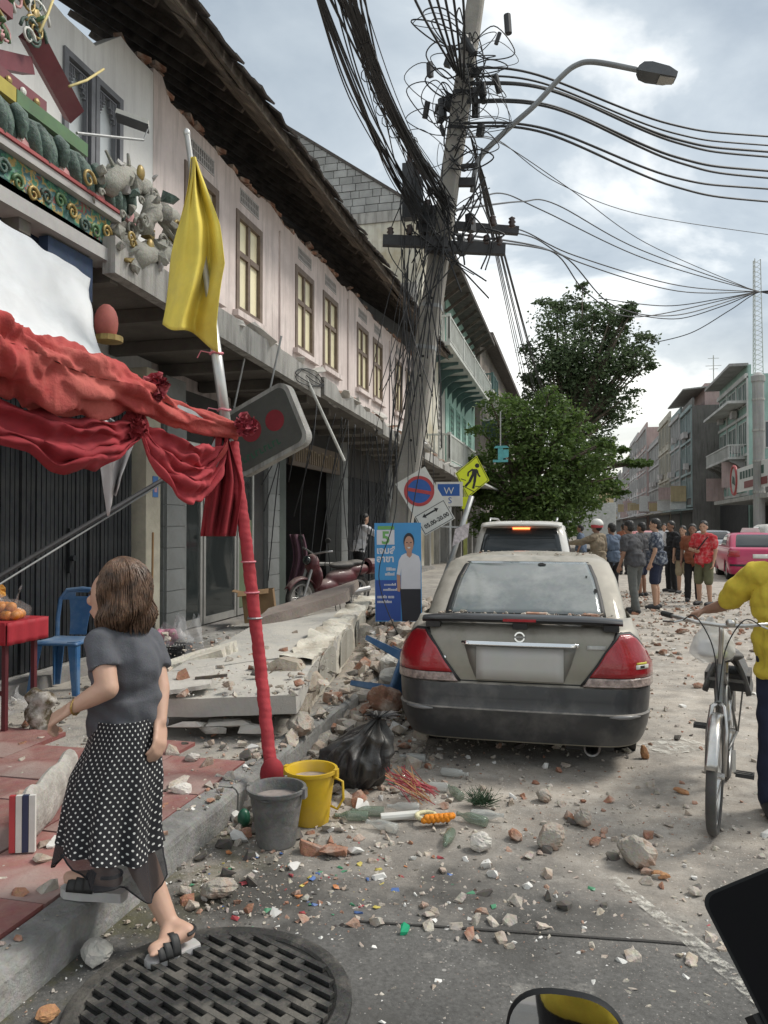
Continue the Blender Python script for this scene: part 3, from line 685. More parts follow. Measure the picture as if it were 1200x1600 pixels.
# party walls inside, so that the shops are dark rooms
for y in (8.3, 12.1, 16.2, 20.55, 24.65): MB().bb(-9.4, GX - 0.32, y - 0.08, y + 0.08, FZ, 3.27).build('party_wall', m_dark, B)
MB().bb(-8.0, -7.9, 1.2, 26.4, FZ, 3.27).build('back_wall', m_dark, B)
for y0, y1, c in ((16.5, 20.25, 0), (20.85, 24.35, 1)):                     # far shutters, half open
 y = y0
 while y < y1 - 0.1: inst('shutter_leaf', sh_me, (GX - 0.05 + rg.uniform(-0.02, 0.02), y + 0.1, FZ), B, (0, 0, rg.uniform(-0.15, 0.15))); y += 0.203
# shop name board over the dark opening
m_sb = mat('brown name board', (0.10, 0.075, 0.055), 0.7, var=0.2, vs=3); m_sl = mat('faded gilt lettering', (0.20, 0.15, 0.09), 0.6)
nb = MB().bb(GX + 0.0, GX + 0.06, 12.9, 15.8, 2.72, 3.18).build('name_board', m_sb, B)
mb = MB(); y = 13.1
while y < 15.6:
 h = rg.uniform(0.22, 0.3); mb.bb(GX + 0.061, GX + 0.075, y, y + 0.03, 2.8, 2.8 + h); mb.bb(GX + 0.061, GX + 0.075, y + 0.12, y + 0.15, 2.8, 2.8 + h); mb.bb(GX + 0.061, GX + 0.073, y + 0.03, y + 0.12, 2.8 + h - 0.03, 2.8 + h); y += 0.24
mb.build('lettering', m_sl, nb)
# ================================================================== BUILDINGS BEHIND
def clip(poly, nx, nz, c):
 """keep the side nx*x+nz*z<=c of a convex polygon"""
 out = []
 for i in range(len(poly)):
  a, b = poly[i], poly[(i + 1) % len(poly)]; da = nx * a[0] + nz * a[1] - c; db = nx * b[0] + nz * b[1] - c
  if da <= 0: out.append(a)
  if da * db < 0: t = da / (da - db); out.append((a[0] + (b[0] - a[0]) * t, a[1] + (b[1] - a[1]) * t))
 return out
m_blk = mat('grey concrete block', (0.35, 0.355, 0.345), 0.95, var=0.15, vs=2, bump=0.4, bs=20, rand=0.14, dirt=((0.22, 0.22, 0.21), 0.5, 0.6))
m_mort = mat('mortar', (0.22, 0.22, 0.21), 0.95)
m_plw = mat('peeling cream plaster', (0.60, 0.58, 0.50), 0.93, var=0.12, vs=1.2, dirt=((0.40, 0.34, 0.22), 0.75, 0.5), streak=((0.25, 0.23, 0.19), 0.5))
G = empty('gable_building', (-8.5, 29, PV), 'tall house with a bare concrete block gable rising behind the broken roof', 'building')
AX, AZ, SLR, SLL = -10.68, 16.9, 0.70, 1.05
YG = 27.05
core = clip(clip([(-14, 7), (-5.35, 7), (-5.35, 18), (-14, 18)], SLR, 1, AZ - 0.12 + SLR * AX), -SLL, 1, AZ - 0.12 - SLL * AX)
MB().prism(core, (0, YG + 0.05, 0), (1, 0, 0), (0, 0, 1), (0, 0.3, 0)).build('gable_core', m_mort, G)
rg = random.Random(31); z = 13.15; r_ = 0
gw = MB().prism([(-14, 6.5), (-5.3, 6.5), (-5.3, 12.7), (-14, 12.7)], (0, YG, 0), (1, 0, 0), (0, 0, 1), (0, 0.34, 0)).build('gable_wall', m_plw, G)
MB().bb(-14, -5.2, YG - 0.06, YG + 0.3, 12.705, 13.1).build('ring_beam', m_conc, G)
while z < 17:
 x = -13.6 + (0.26 if r_ % 2 else 0)
 while x < -5.4:
  w = 0.52 + rg.choice((0, 0, 0.0, -0.2)); p = [(x, z), (min(x + w - 0.025, -5.36), z), (min(x + w - 0.025, -5.36), z + 0.255), (x, z + 0.255)]
  p = clip(clip(p, SLR, 1, AZ - 0.05 + SLR * AX), -SLL, 1, AZ - 0.05 - SLL * AX)
  if len(p) >= 3 and p[1][0] - p[0][0] > 0.05: MB().prism(p, (0, YG + rg.uniform(-0.012, 0.012), 0), (1, 0, 0), (0, 0, 1), (0, 0.06, 0)).build('block', m_blk, G)
  x += w
 z += 0.28; r_ += 1
MB().prism([(AX, AZ), (AX + 5.5, AZ - 5.5 * SLR), (AX + 5.5, AZ - 5.5 * SLR - 0.12), (AX, AZ - 0.12), (AX - 3.3, AZ - 3.3 * SLL - 0.14), (AX - 3.3, AZ - 3.3 * SLL)][0:4], (0, YG - 0.05, 0), (1, 0, 0), (0, 0, 1), (0, 6, 0)).build('roof', m_tile, G)
MB().prism([(AX, AZ), (AX, AZ - 0.12), (AX - 3.3, AZ - 3.3 * SLL - 0.12), (AX - 3.3, AZ - 3.3 * SLL)], (0, YG - 0.05, 0), (1, 0, 0), (0, 0, 1), (0, 6, 0)).build('roof', m_tile, G)
MB().bb(-14, -5.4, YG + 0.36, 31, 0.1, 12.6).build('wall', m_plw, G)
# green house with balconies on brackets
m_gwh = mat('grey white stucco', (0.50, 0.50, 0.46), 0.93, var=0.12, vs=1.2, streak=((0.20, 0.19, 0.17), 0.6), dirt=((0.35, 0.34, 0.30), 0.5, 0.6))
m_ggr = mat('mint stucco', (0.33, 0.52, 0.45), 0.9, var=0.12, vs=1.5, streak=((0.14, 0.19, 0.17), 0.5))
m_teal = mat('teal timber', (0.075, 0.13, 0.125), 0.8, var=0.25, vs=3)
m_rail = mat('pale balustrade', (0.50, 0.52, 0.49), 0.85, var=0.15, vs=4, dirt=((0.25, 0.25, 0.23), 0.5, 2))
m_wdk = mat('dark green louvre', (0.045, 0.085, 0.07), 0.7)
H = empty('balcony_house', (-5.8, 35, PV), 'grey and mint shophouse with bracketed upper balcony beyond the leaning pole', 'building')
MB().bb(-12, -5.85, 27.6, 35.4, 0.1, 12.4).build('wall', m_gwh, H); MB().bb(-12, -5.80, 35.41, 46, 0.1, 12.4).build('wall', m_ggr, H)
MB().bb(-12, -4.6, 27.5, 46.2, 12.405, 12.6).build('roof', m_tile, H)
for k in range(13): MB().bar((-5.8, 28 + 1.45 * k, 11.6), (-4.7, 28 + 1.45 * k, 12.36), 0.1, 0.14).build('eave_bracket', m_wood, H)
def louvre_window(parent, x, y0, y1, z0, z1, fm, pm, n=8):
 w = MB(); w.bb(x, x + 0.06, y0 - 0.08, y0, z0 - 0.08, z1 + 0.08); w.bb(x, x + 0.06, y1, y1 + 0.08, z0 - 0.08, z1 + 0.08); w.bb(x, x + 0.058, y0, y1, z1, z1 + 0.08); w.bb(x, x + 0.058, y0, y1, z0 - 0.08, z0); w.bb(x, x + 0.055, (y0 + y1) / 2 - 0.03, (y0 + y1) / 2 + 0.03, z0, z1)
 o = w.build('window', fm, parent); s = MB()
 for k in range(n):
  z = z0 + (z1 - z0) * (k + 0.5) / n; s.hexa([(x + 0.002, y0, z - 0.05), (x + 0.04, y0, z - 0.09), (x + 0.04, y1, z - 0.09), (x + 0.002, y1, z - 0.05), (x + 0.002, y0, z + 0.07), (x + 0.045, y0, z + 0.02), (x + 0.045, y1, z + 0.02), (x + 0.002, y1, z + 0.07)])
 s.build('louvre', pm, o); return o
for a, z in ((29.2, 5.2), (31.3, 5.2), (33.3, 5.2)): louvre_window(H, -5.85, a, a + 0.9, z, z + 2.2, m_gwh, m_wdk if a < 31 else m_grill)
for a in (36.4, 38.6, 40.8, 43): louvre_window(H, -5.80, a, a + 1.0, 5.1, 7.4, m_ggr, m_wdk)
for a in (29, 31.4, 33.6, 36.5, 39, 41.5): louvre_window(H, -5.85 if a < 35 else -5.8, a, a + 1.1, 9.0, 11.4, m_gwh if a < 35 else m_ggr, m_wdk)
def balcony(parent, x0, x1, y0, y1, z, hgt, m, rails, brk=True, gap=0.16):
 sl = MB().bb(x0, x1, y0, y1, z - 0.14, z).build('balcony_slab', m_rail, parent)
 if brk:
  y = y0 + 0.15
  while y < y1:
   pts = [(0, 0), (x1 - x0 - 0.15, 0), (x1 - x0 - 0.15, -0.10)] + [((x1 - x0 - 0.15) * (1 - math.sin(t)), -0.10 - 0.85 * (1 - math.cos(t))) for t in (0.3, 0.7, 1.1, 1.45)] + [(0, -0.95)]
   MB().prism(pts, (x0 + 0.01, y, z - 0.145), (1, 0, 0), (0, 0, 1), (0, 0.12, 0)).build('bracket', m_teal, sl); y += 1.45
 rl = MB(); rl.bb(x1 - 0.09, x1 + 0.01, y0, y1, z + hgt - 0.07, z + hgt); rl.bb(x0, x1 - 0.09, y0, y0 + 0.08, z + hgt - 0.07, z + hgt); rl.bb(x1 - 0.07, x1 - 0.01, y0 + 0.01, y1, z + 0.06, z + 0.10)
 y = y0 + 0.05
 while y < y1: rl.bb(x1 - 0.065, x1 - 0.015, y - 0.03, y + 0.03, z + 0.10, z + hgt - 0.07); y += gap
 x = x0 + 0.1
 while x < x1: rl.bb(x - 0.025, x + 0.025, y0 + 0.015, y0 + 0.065, z + 0.0, z + hgt - 0.07); x += gap
 y = y0 + 0.1
 while y <= y1: rl.bb(x1 - 0.12, x1 + 0.02, y - 0.08, y + 0.08, z, z + hgt + 0.05); y += (y1 - y0 - 0.2) / max(2, int((y1 - y0) / 3))
 rl.build('balustrade', rails, sl); return sl
balcony(H, -5.84, -4.5, 28.4, 43.0, 8.55, 1.0, m_rail, m_rail)
balcony(H, -5.84, -4.5, 28.4, 36.0, 4.05, 1.05, m_rail, m_rail, False)
MB().bb(-5.84, -3.9, 28.0, 44, 3.62, 3.8).build('canopy', m_conc, H)
MB().hexa([(-4.4, 28.2, 3.3), (-3.2, 28.2, 3.15), (-3.2, 46, 3.15), (-4.4, 46, 3.3), (-4.4, 28.2, 3.36), (-3.2, 28.2, 3.22), (-3.2, 46, 3.22), (-4.4, 46, 3.36)]).build('awning', m_sheet, H)
for k in range(9): MB().bb(-5.8, -5.2, 28 + 2 * k, 28.3 + 2 * k, 0.1, 3.6).build('pillar', m_conc, H)
MB().bb(-5.9, -5.75, 28.35, 45, 0.1, 3.3).build('shutter', m_shut, H)
# dark upper lattice balcony farther along
balcony(H, -5.8, -4.4, 43.1, 46, 9.3, 0.9, m_teal, m_teal)
J = empty('far_left_terrace', (-6, 60, PV), 'weathered dark terrace with deep eaves beyond the mint balcony house', 'building')
MB().bb(-14, -5.5, 46.3, 120, 0.1, 13).build('wall', mat('old dark stucco', (0.25, 0.22, 0.19), 0.95, var=0.3, vs=0.6, streak=((0.1, 0.09, 0.08), 0.6)), J); MB().bb(-14.2, -4.7, 46.25, 120.2, 13.005, 13.3).build('roof', m_tile, J)
for k in range(8): louvre_window(J, -5.5, 48 + 3 * k, 49.3 + 3 * k, 9, 11.3, m_gwh, m_wdk, 5)
balcony(J, -5.5, -4.3, 47, 60, 8.2, 1.0, m_gwh, m_gwh)
# ---- the right-hand terrace: each house its own colours
def house(name, label, x, y0, y1, h, wall, trim, pane, storeys, bays, depth=9.0, gf=3.5, parapet=0.7, canopy=True):
 T = empty(name, (x + 1, (y0 + y1) / 2, 0.14), label, 'building', 'houses along the right side of the street')
 MB().bb(x, x + depth, y0, y1, 0.12, h).build('wall', wall, T)
 st = (h - gf) / storeys; bw = (y1 - y0) / bays
 for s in range(storeys):
  z = gf + st * s
  MB().bb(x - 0.14, x - 0.002, y0 + 0.01, y1 - 0.01, z - 0.14, z + 0.06).build('string_course', trim, T)
  for b in range(bays):
   a = y0 + bw * b
   MB().bb(x - 0.10, x - 0.003, a + 0.02, a + 0.26, z + 0.065, z + st - 0.145).build('pilaster', trim, T)
   n = 2 if bw > 2.6 else 1
   for k in range(n):
    ya = a + 0.55 + (bw - 0.8) * k / n; yb = a + 0.55 + (bw - 0.8) * (k + 1) / n - 0.35; za, zb = z + 0.75, z + st - 0.5
    f = MB(); f.bb(x - 0.07, x - 0.004, ya - 0.08, ya, za - 0.06, zb + 0.06); f.bb(x - 0.07, x - 0.004, yb, yb + 0.08, za - 0.06, zb + 0.06); f.bb(x - 0.068, x - 0.004, ya, yb, zb, zb + 0.06); f.bb(x - 0.10, x - 0.004, ya, yb, za - 0.06, za)
    f.bb(x - 0.06, x - 0.005, (ya + yb) / 2 - 0.03, (ya + yb) / 2 + 0.03, za, zb)
    w = f.build('window', trim, T); MB().bb(x - 0.03, x - 0.006, ya, yb, za, zb).build('pane', pane, w)
 MB().bb(x - 0.2, x - 0.004, y0 + 0.02, y1 - 0.02, h - 0.25, h + 0.08).build('cornice', trim, T)
 MB().bb(x + 0.02, x + 0.2, y0 + 0.02, y1 - 0.02, h + 0.005, h + parapet).build('parapet', wall, T)
 MB().bb(x - 0.05, x - 0.006, y0 + 0.3, y1 - 0.3, 0.13, gf - 0.6).build('shopfront', m_shut, T)
 if canopy: MB().hexa([(x - 1.8, y0, gf - 0.55), (x - 0.01, y0, gf - 0.4), (x - 0.01, y1, gf - 0.4), (x - 1.8, y1, gf - 0.55), (x - 1.8, y0, gf - 0.42), (x - 0.01, y0, gf - 0.25), (x - 0.01, y1, gf - 0.25), (x - 1.8, y1, gf - 0.42)]).build('canopy', trim, T)
 r3 = random.Random(int(y0));
 for k in range(int((y1 - y0) / 2)):
  y = r3.uniform(y0 + 0.4, y1 - 1.2); z = gf + st * r3.randrange(storeys) + r3.uniform(0.1, 0.5); MB().bb(x - 0.5, x - 0.11, y, y + 0.85, z, z + 0.55).build('air_conditioner', m_grill, T)
 for k in range(2):
  y = r3.uniform(y0 + 0.5, y1 - 0.5); z = gf + r3.uniform(-0.3, 1.0); MB().bb(x - 1.5, x - 0.15, y, y + 0.14, z, z + r3.uniform(0.7, 2.2)).build('projecting_sign', (m_wpl0, m_rose, m_tealw, m_och)[r3.randrange(4)], T)
 return T
def wm(n, c, s=0.4):
 g_ = sum(c) / 3; c = tuple((x * 0.62 + g_ * 0.38) * 0.92 for x in c); return mat(n, c, 0.93, var=0.14, vs=0.7, streak=((c[0] * 0.4, c[1] * 0.4, c[2] * 0.4), s), dirt=((c[0] * 0.6, c[1] * 0.6, c[2] * 0.58), 0.5, 0.3))
m_wpl0 = mat('far sign board', (0.6, 0.6, 0.58), 0.6); m_pdk = mat('dark far pane', (0.06, 0.08, 0.085), 0.3); m_mint = wm('mint wall', (0.30, 0.56, 0.47), 0.25); m_trw = wm('white trim', (0.58, 0.58, 0.54)); m_cncd = wm('blackened concrete wall', (0.20, 0.185, 0.17), 0.7)
m_tealw = wm('teal wall', (0.30, 0.42, 0.42)); m_crm = wm('cream wall', (0.55, 0.50, 0.38)); m_rose = wm('rose wall', (0.56, 0.36, 0.33)); m_gry = wm('grey wall', (0.36, 0.35, 0.33)); m_och = wm('ochre wall', (0.55, 0.40, 0.15)); m_lil = wm('pale wall', (0.50, 0.48, 0.47))
gh = house('mint_house', 'mint green corner house with white balconies on the right', 12.2, 60, 71.5, 12.6, m_mint, m_trw, m_wdk, 3, 3, gf=4.0, canopy=False)
for z in (6.55,):
 sl = MB().bb(11.0, 12.19, 61, 71, z, z + 0.18).build('balcony_slab', m_trw, gh); rl = MB()
 for k in range(46): rl.bb(11.03, 11.10, 61.0 + 0.22 * k, 61.1 + 0.22 * k, z + 0.18, z + 1.0)
 rl.bb(11.0, 11.12, 61, 71, z + 1.0, z + 1.1); rl.bb(11.12, 12.18, 61.0, 61.08, z + 1.0, z + 1.1)
 for k in range(5): rl.bb(11.2 + 0.2 * k, 11.28 + 0.2 * k, 61.01, 61.07, z + 0.18, z + 1.0)
 rl.build('balustrade', m_trw, sl)
 for k in range(5): MB().prism([(0, 0), (-1.1, 0), (-1.05, -0.15), (-0.6, -0.35), (-0.25, -0.7), (0, -1.2)], (12.19, 61.2 + 2.3 * k, z - 0.005), (1, 0, 0), (0, 0, 1), (0, 0.2, 0)).build('bracket', m_gry, sl)
MB().bb(10.9, 12.19, 60.5, 71.4, 10.6, 10.8).build('roof_ledge', m_trw, gh); MB().bb(11.0, 12.3, 60.4, 71.4, 13.3, 13.5).build('flat_roof', m_gry, gh)
for k in range(2):
 w = MB().bb(13.2 + 2.2 * k, 14.2 + 2.2 * k, 59.93, 59.99, 7.2, 9.2).build('window', m_trw, gh); MB().bb(13.3 + 2.2 * k, 14.1 + 2.2 * k, 59.90, 59.925, 7.3, 9.1).build('pane', m_pdk, w)
# low shop in front with a board and a long canopy
ls = empty('corner_shop', (13, 52, 0.14), 'low dark corner shop with grey canopy and white name board', 'shop')
MB().bb(12.4, 22, 44, 59.8, 0.12, 4.6).build('wall', m_cncd, ls); MB().bb(9.8, 12.39, 43.9, 59.8, 3.15, 3.4).build('canopy', m_conc, ls); MB().bb(12.34, 12.395, 45, 59, 0.15, 3.0).build('shopfront', m_dark, ls)
for k in range(4): MB().bb(12.2, 12.39, 46.5 + 3.6 * k, 47.0 + 3.6 * k, 0.13, 3.1).build('pillar', m_conc, ls)
sb = MB().bb(9.9, 10.0, 44, 53.0, 3.75, 5.2).build('name_board', mat('white board', (0.66, 0.66, 0.64), 0.6, var=0.06), ls)
mb = MB(); mb.tube([(9.88, 53.0 + 0.9 * math.cos(t), 4.55 + 0.9 * math.sin(t)) for t in [k * math.pi / 12 for k in range(24)]], 0.09, 6, closed=True); mb.build('ring', mat('dull red', (0.38, 0.07, 0.07), 0.6), sb)
MB().prism([(0.8 * math.cos(k * math.pi / 10), 0.8 * math.sin(k * math.pi / 10)) for k in range(20)], (9.87, 53.0, 4.55), (0, 1, 0), (0, 0, 1), (0.04, 0, 0)).build('disc', m_trw, sb)
mb = MB(); mb.prism([(-0.4, -0.3), (0.5, -0.1), (0.3, 0.35), (-0.2, 0.2)], (9.85, 53.0, 4.5), (0, 1, 0), (0, 0, 1), (0.018, 0, 0)); y = 51.2
while y > 45: mb.bb(9.875, 9.898, y - 0.5, y, 4.5, 4.95); y -= 0.8
mb.build('lettering', m_wdk, sb)
MB().bb(9.875, 9.899, 44.3, 50, 3.9, 4.3).build('red_band', mat('dull maroon', (0.20, 0.05, 0.05), 0.6), sb)
wsg = MB().bb(11.2, 12.0, 47, 47.05, 2.35, 2.75).build('hanging_sign', m_trw, ls)
gt = empty('round_grey_duct', (13.0, 45, 0.14), 'thick round grey duct standing by the mint house on the right', 'duct')
q = at(1185, 650, Y=46); dd = MB().cyl((q.x, 46, 0.2), (q.x, 46, 9.6), 0.30, n=20).build('shaft', m_gry, gt, sharp=40)
for z in (3.5, 5.2, 6.9, 8.6): MB().lathe([(0.301, z - 0.06), (0.33, z - 0.05), (0.33, z + 0.05), (0.301, z + 0.06)], (q.x, 46, 0), 20, capb=False).build('band', m_conc, gt)
MB().lathe([(0.302, 9.55), (0.36, 9.6), (0.36, 9.9), (0.1, 10.1)], (q.x, 46, 0), 20, capb=False, capt=True).build('cap', m_gry, gt)
house('soot_house', 'tall house with a blackened bare side wall next to the mint house', 10.2, 73, 80, 12.4, m_cncd, m_tealw, m_pdk, 3, 2)
tk = empty('roof_hut', (12, 76, 12.5), 'rose painted hut with an overhanging grey roof on the blackened house', 'hut')
MB().bb(11.5, 18, 74.5, 86, 12.5, 14.6).build('wall', m_rose, tk); MB().hexa([(9.6, 74.2, 14.0), (18, 74.2, 14.7), (18, 86, 14.7), (9.6, 86, 14.0), (9.6, 74.2, 14.12), (18, 74.2, 14.82), (18, 86, 14.82), (9.6, 86, 14.12)]).build('roof', m_gry, tk)
house('teal_house', 'narrow teal three-storey house left of the blackened wall', 10.1, 80.1, 88, 12.6, m_tealw, m_lil, m_pdk, 3, 2)
house('cream_house', 'cream three-storey house farther down the right side', 10.0, 88.1, 99, 13.4, m_crm, m_crm, m_pdk, 3, 3)
house('dim_house', 'grey weathered house past the cream one', 10.1, 99.1, 113, 12.2, m_gry, m_lil, m_pdk, 3, 3)
house('rose_house', 'rose coloured tall block halfway down the right side', 9.8, 113.1, 131, 15.5, m_rose, m_lil, m_pdk, 4, 4)
house('pale_house', 'pale far house with stepped roof beyond the rose block', 10.0, 131.1, 150, 16.2, m_lil, m_lil, m_pdk, 4, 4)
house('brick_red_house', 'dull red far house near the street end', 10.0, 150.1, 172, 14.5, wm('dull red wall', (0.36, 0.2, 0.18)), m_lil, m_pdk, 4, 4)
house('distant_house', 'white distant house where the street fades out', 9.5, 172.1, 200, 13.0, m_trw, m_lil, m_pdk, 4, 5)
house('ochre_house', 'ochre yellow house closing the far end of the street', 6.0, 215, 240, 12.0, m_och, m_trw, m_pdk, 3, 4, canopy=False)
o = empty('street_end_block', (-4, 270, 0.1), 'pale grey block straight ahead at the far end of the street', 'building')
MB().bb(-14, 8, 265, 280, 0.1, 10).build('wall', m_lil, o); MB().bb(-14.2, 8.2, 264.8, 280, 10.005, 10.6).build('parapet', m_gry, o)
for k in range(7):
 for s in range(3): MB().bb(-13 + 3 * k, -11.4 + 3 * k, 264.9, 264.99, 2 + 2.7 * s, 3.6 + 2.7 * s).build('window', m_pdk, o)
# lattice mast and roof aerial
def mast(name, label, base, h, w, n):
 T = empty(name, base, label, 'mast'); b = Vector(base); L = MB(); D = MB()
 c = [Vector((w, 0, 0)), Vector((-w / 2, w * 0.86, 0)), Vector((-w / 2, -w * 0.86, 0))]
 for p in c: L.cyl(b + p, b + p * 0.7 + Vector((0, 0, h)), 0.035, n=6)
 for k in range(n):
  for i in range(3):
   p0 = b + c[i] * (1 - 0.3 * k / n) + Vector((0, 0, h * k / n)); p1 = b + c[(i + 1) % 3] * (1 - 0.3 * (k + 1) / n) + Vector((0, 0, h * (k + 1) / n)); D.cyl(p0, p1, 0.02, n=5)
 L.build('leg', m_rail, T); D.build('lattice', m_rail, T); return T
q = at(1183, 575, Y=66); mast('lattice_mast', 'tall pale lattice mast above the mint house roof', (q.x, 66, 12.7), at(1188, 405, Y=66).z - 12.7, 0.45, 26)
q = at(1115, 600, Y=78); T = empty('roof_aerial', (q.x, 78, 14.6), 'thin television aerial standing on the rose roof hut', 'aerial'); zt = at(1115, 555, Y=78).z
MB().cyl((q.x, 78, 14.6), (q.x, 78, zt), 0.05, n=6).build('pole', m_rail, T); mb = MB()
for z, l in ((zt - 0.3, 0.5), (zt - 1.0, 0.7), (zt - 1.3, 0.4)): mb.bar((q.x - l, 78, z), (q.x + l, 78, z), 0.04, 0.04)
mb.build('element', m_rail, T)
# ================================================================== TREES
m_bark = mat('bark', (0.10, 0.08, 0.06), 0.95, var=0.3, vs=6, bump=0.6, bs=12)
def leaf_mat(name, c, c2):
 m = bpy.data.materials.new(name); m.use_nodes = True; t = m.node_tree; b = t.nodes['Principled BSDF']
 ge = t.nodes.new('ShaderNodeNewGeometry'); r = t.nodes.new('ShaderNodeValToRGB'); r.color_ramp.elements[0].color = (*c, 1); r.color_ramp.elements[1].color = (*c2, 1)
 t.links.new(ge.outputs['Random Per Island'], r.inputs[0]); t.links.new(r.outputs[0], b.inputs['Base Color']); b.inputs['Roughness'].default_value = 0.55
 tr = t.nodes.new('ShaderNodeBsdfTranslucent'); t.links.new(r.outputs[0], tr.inputs[0]); mx = t.nodes.new('ShaderNodeMixShader'); mx.inputs[0].default_value = 0.42
 t.links.new(b.outputs[0], mx.inputs[1]); t.links.new(tr.outputs[0], mx.inputs[2]); t.links.new(mx.outputs[0], t.nodes['Material Output'].inputs[0]); return m
def tree(name, label, base, clumps, leaf, nleaf, lm, seed, limbs):
 rg = random.Random(seed); T = empty(name, base, label, 'tree'); b = Vector(base); tr = MB()
 sat = []
 for c, r in clumps:
  for k in range(4):
   a = rg.uniform(0, 6.28); e_ = rg.uniform(-0.7, 1.2); q = rg.uniform(0.8, 1.25); sat.append(((c[0] + r[0] * q * math.cos(a) * math.cos(e_), c[1] + r[1] * q * math.sin(a) * math.cos(e_), c[2] + r[2] * q * math.sin(e_)), tuple(x * rg.uniform(0.28, 0.5) for x in r)))
 clumps = [(c, tuple(x * 0.9 for x in r)) for c, r in clumps] + sat
 fork = b + Vector(limbs[0]); tr.tube([b, b.lerp(fork, 0.5) + Vector((0.1, 0, 0)), fork], [0.32, 0.25, 0.2], 9)
 cr = MB(); tot = sum(r[0] * r[1] * r[2] for c, r in clumps)
 for c, r in clumps:
  c = b + Vector(c); mid = fork.lerp(c, 0.5) + Vector((rg.uniform(-.4, .4), rg.uniform(-.4, .4), rg.uniform(0, .5))); tr.tube([fork, mid, c], [0.13, 0.08, 0.03], 6)
  # a clump is made of sprays, each spray of leaves
  ns = max(6, int(nleaf * (r[0] * r[1] * r[2]) / tot / 26))
  for k in range(ns):
   a = rg.uniform(0, 6.283); zz = rg.uniform(-1, 1); rr = rg.random() ** 0.42; q = math.sqrt(1 - zz * zz)
   s = c + Vector((r[0] * rr * q * math.cos(a), r[1] * rr * q * math.sin(a), r[2] * rr * zz)); sr = rg.uniform(0.25, 0.6) * min(r) * 0.6
   if rg.random() < 0.25: tr.tube([c.lerp(s, 0.2), s], [0.025, 0.008], 4, caps=False)
   for j in range(26):
    p = s + Vector((rg.gauss(0, sr), rg.gauss(0, sr), rg.gauss(0, sr * 0.6))); u = Vector((rg.gauss(0, 1), rg.gauss(0, 1), rg.gauss(0, 0.5) - 0.3)).normalized(); w = u.cross(Vector((rg.gauss(0, 1), rg.gauss(0, 1), rg.gauss(0, 1)))).normalized()
    L = leaf * rg.uniform(0.7, 1.3); W = L * 0.28; n_ = u.cross(w) * L * 0.1
    cr.add([p, p + u * L * 0.45 + w * W + n_, p + u * L, p + u * L * 0.45 - w * W + n_], [(0, 1, 2, 3)])
 tr.build('trunk', m_bark, T, smooth=True); cr.build('crown', lm, T); return T
lm1 = leaf_mat('fresh leaves', (0.07, 0.125, 0.03), (0.12, 0.185, 0.045)); lm2 = leaf_mat('dark leaves', (0.065, 0.10, 0.045), (0.10, 0.145, 0.065))
def clumps_at(spec, Y, base):
 out = []
 for px, py, w, h in spec:
  y = Y + rnd.uniform(-1.2, 1.2); c = at(px, py, Y=y); s = Y / F_PX * 1.08; out.append((tuple(c - Vector(base)), (w * s / 2, w * s / 2 * 0.9, h * s / 2)))
 return out
b1 = (-2.6, 34, PV)
tree('street_tree', 'leafy fresh green street tree hanging over the white car', b1, clumps_at([(800, 660, 90, 80), (850, 690, 110, 100), (780, 740, 90, 110), (850, 770, 110, 90), (900, 700, 80, 80), (915, 755, 80, 90), (765, 800, 70, 90), (830, 645, 70, 60), (880, 800, 80, 70), (735, 760, 50, 100), (930, 720, 55, 50), (815, 810, 100, 60)], 34, b1), 0.18, 22000, lm1, 5, [(0.3, 0, 2.2)])
b2 = (-1.2, 50, PV)
tree('street_tree', 'tall dark green tree rising against the sky down the street', b2, clumps_at([(870, 500, 80, 70), (920, 500, 90, 70), (890, 560, 120, 90), (950, 560, 110, 80), (985, 545, 60, 70), (860, 610, 90, 80), (920, 620, 120, 90), (965, 640, 60, 50), (935, 670, 70, 50), (850, 560, 60, 60), (900, 470, 50, 40), (955, 510, 50, 50), (975, 495, 34, 26), (995, 550, 40, 50), (840, 585, 50, 40), (905, 665, 60, 40)], 50, b2), 0.23, 19000, lm2, 8, [(0.8, 0, 6.5)])
# bare sprays reaching out over the street from the fresh green tree
b3 = (-2.4, 60, PV)
tree('street_tree', 'slender far tree with long thin branches over the road', b3, clumps_at([(950, 700, 60, 16), (970, 720, 70, 16), (930, 740, 60, 50), (960, 770, 50, 30), (1000, 725, 30, 8), (920, 790, 60, 40), (935, 700, 40, 14)], 60, b3), 0.28, 3000, lm1, 9, [(1.0, 0, 5)])
# ================================================================== LEANING UTILITY POLE, CABLES, STREET LAMP
m_pole = mat('pole concrete', (0.30, 0.285, 0.255), 0.93, var=0.15, vs=3, bump=0.35, bs=40, dirt=((0.19, 0.18, 0.16), 0.6, 1.3), streak=((0.17, 0.16, 0.145), 0.35))
m_blk2 = mat('black cable sheath', (0.018, 0.019, 0.021), 0.55, var=0.2)
m_steel = mat('galvanised steel', (0.34, 0.35, 0.35), 0.5, metal=0.6, var=0.15, vs=8)
m_xarm = mat('dark steel arm', (0.045, 0.045, 0.047), 0.6, metal=0.3, var=0.2)
PD = 10.0
P0 = at(606, 960, d=PD); P1 = at(752, -60, d=PD)
def pp(py): # point on the pole axis at a survey height
 t = (960 - py) / 1020.0; return P0.lerp(P1, t)
UP = empty('utility_pole', P0, 'leaning square concrete utility pole smothered in black cables', 'utility pole')
ax = (P1 - P0).normalized(); ux = Vector((1, 0.05, 0)); ux = (ux - ax * ux.dot(ax)).normalized(); uy = ax.cross(ux)
mb = MB(); a0, a1 = 0.155, 0.10; c = 0.25
ringp = [(1 - c, -1), (1, -1 + c), (1, 1 - c), (1 - c, 1), (-1 + c, 1), (-1, 1 - c), (-1, -1 + c), (-1 + c, -1)]
N = 14; vs = []
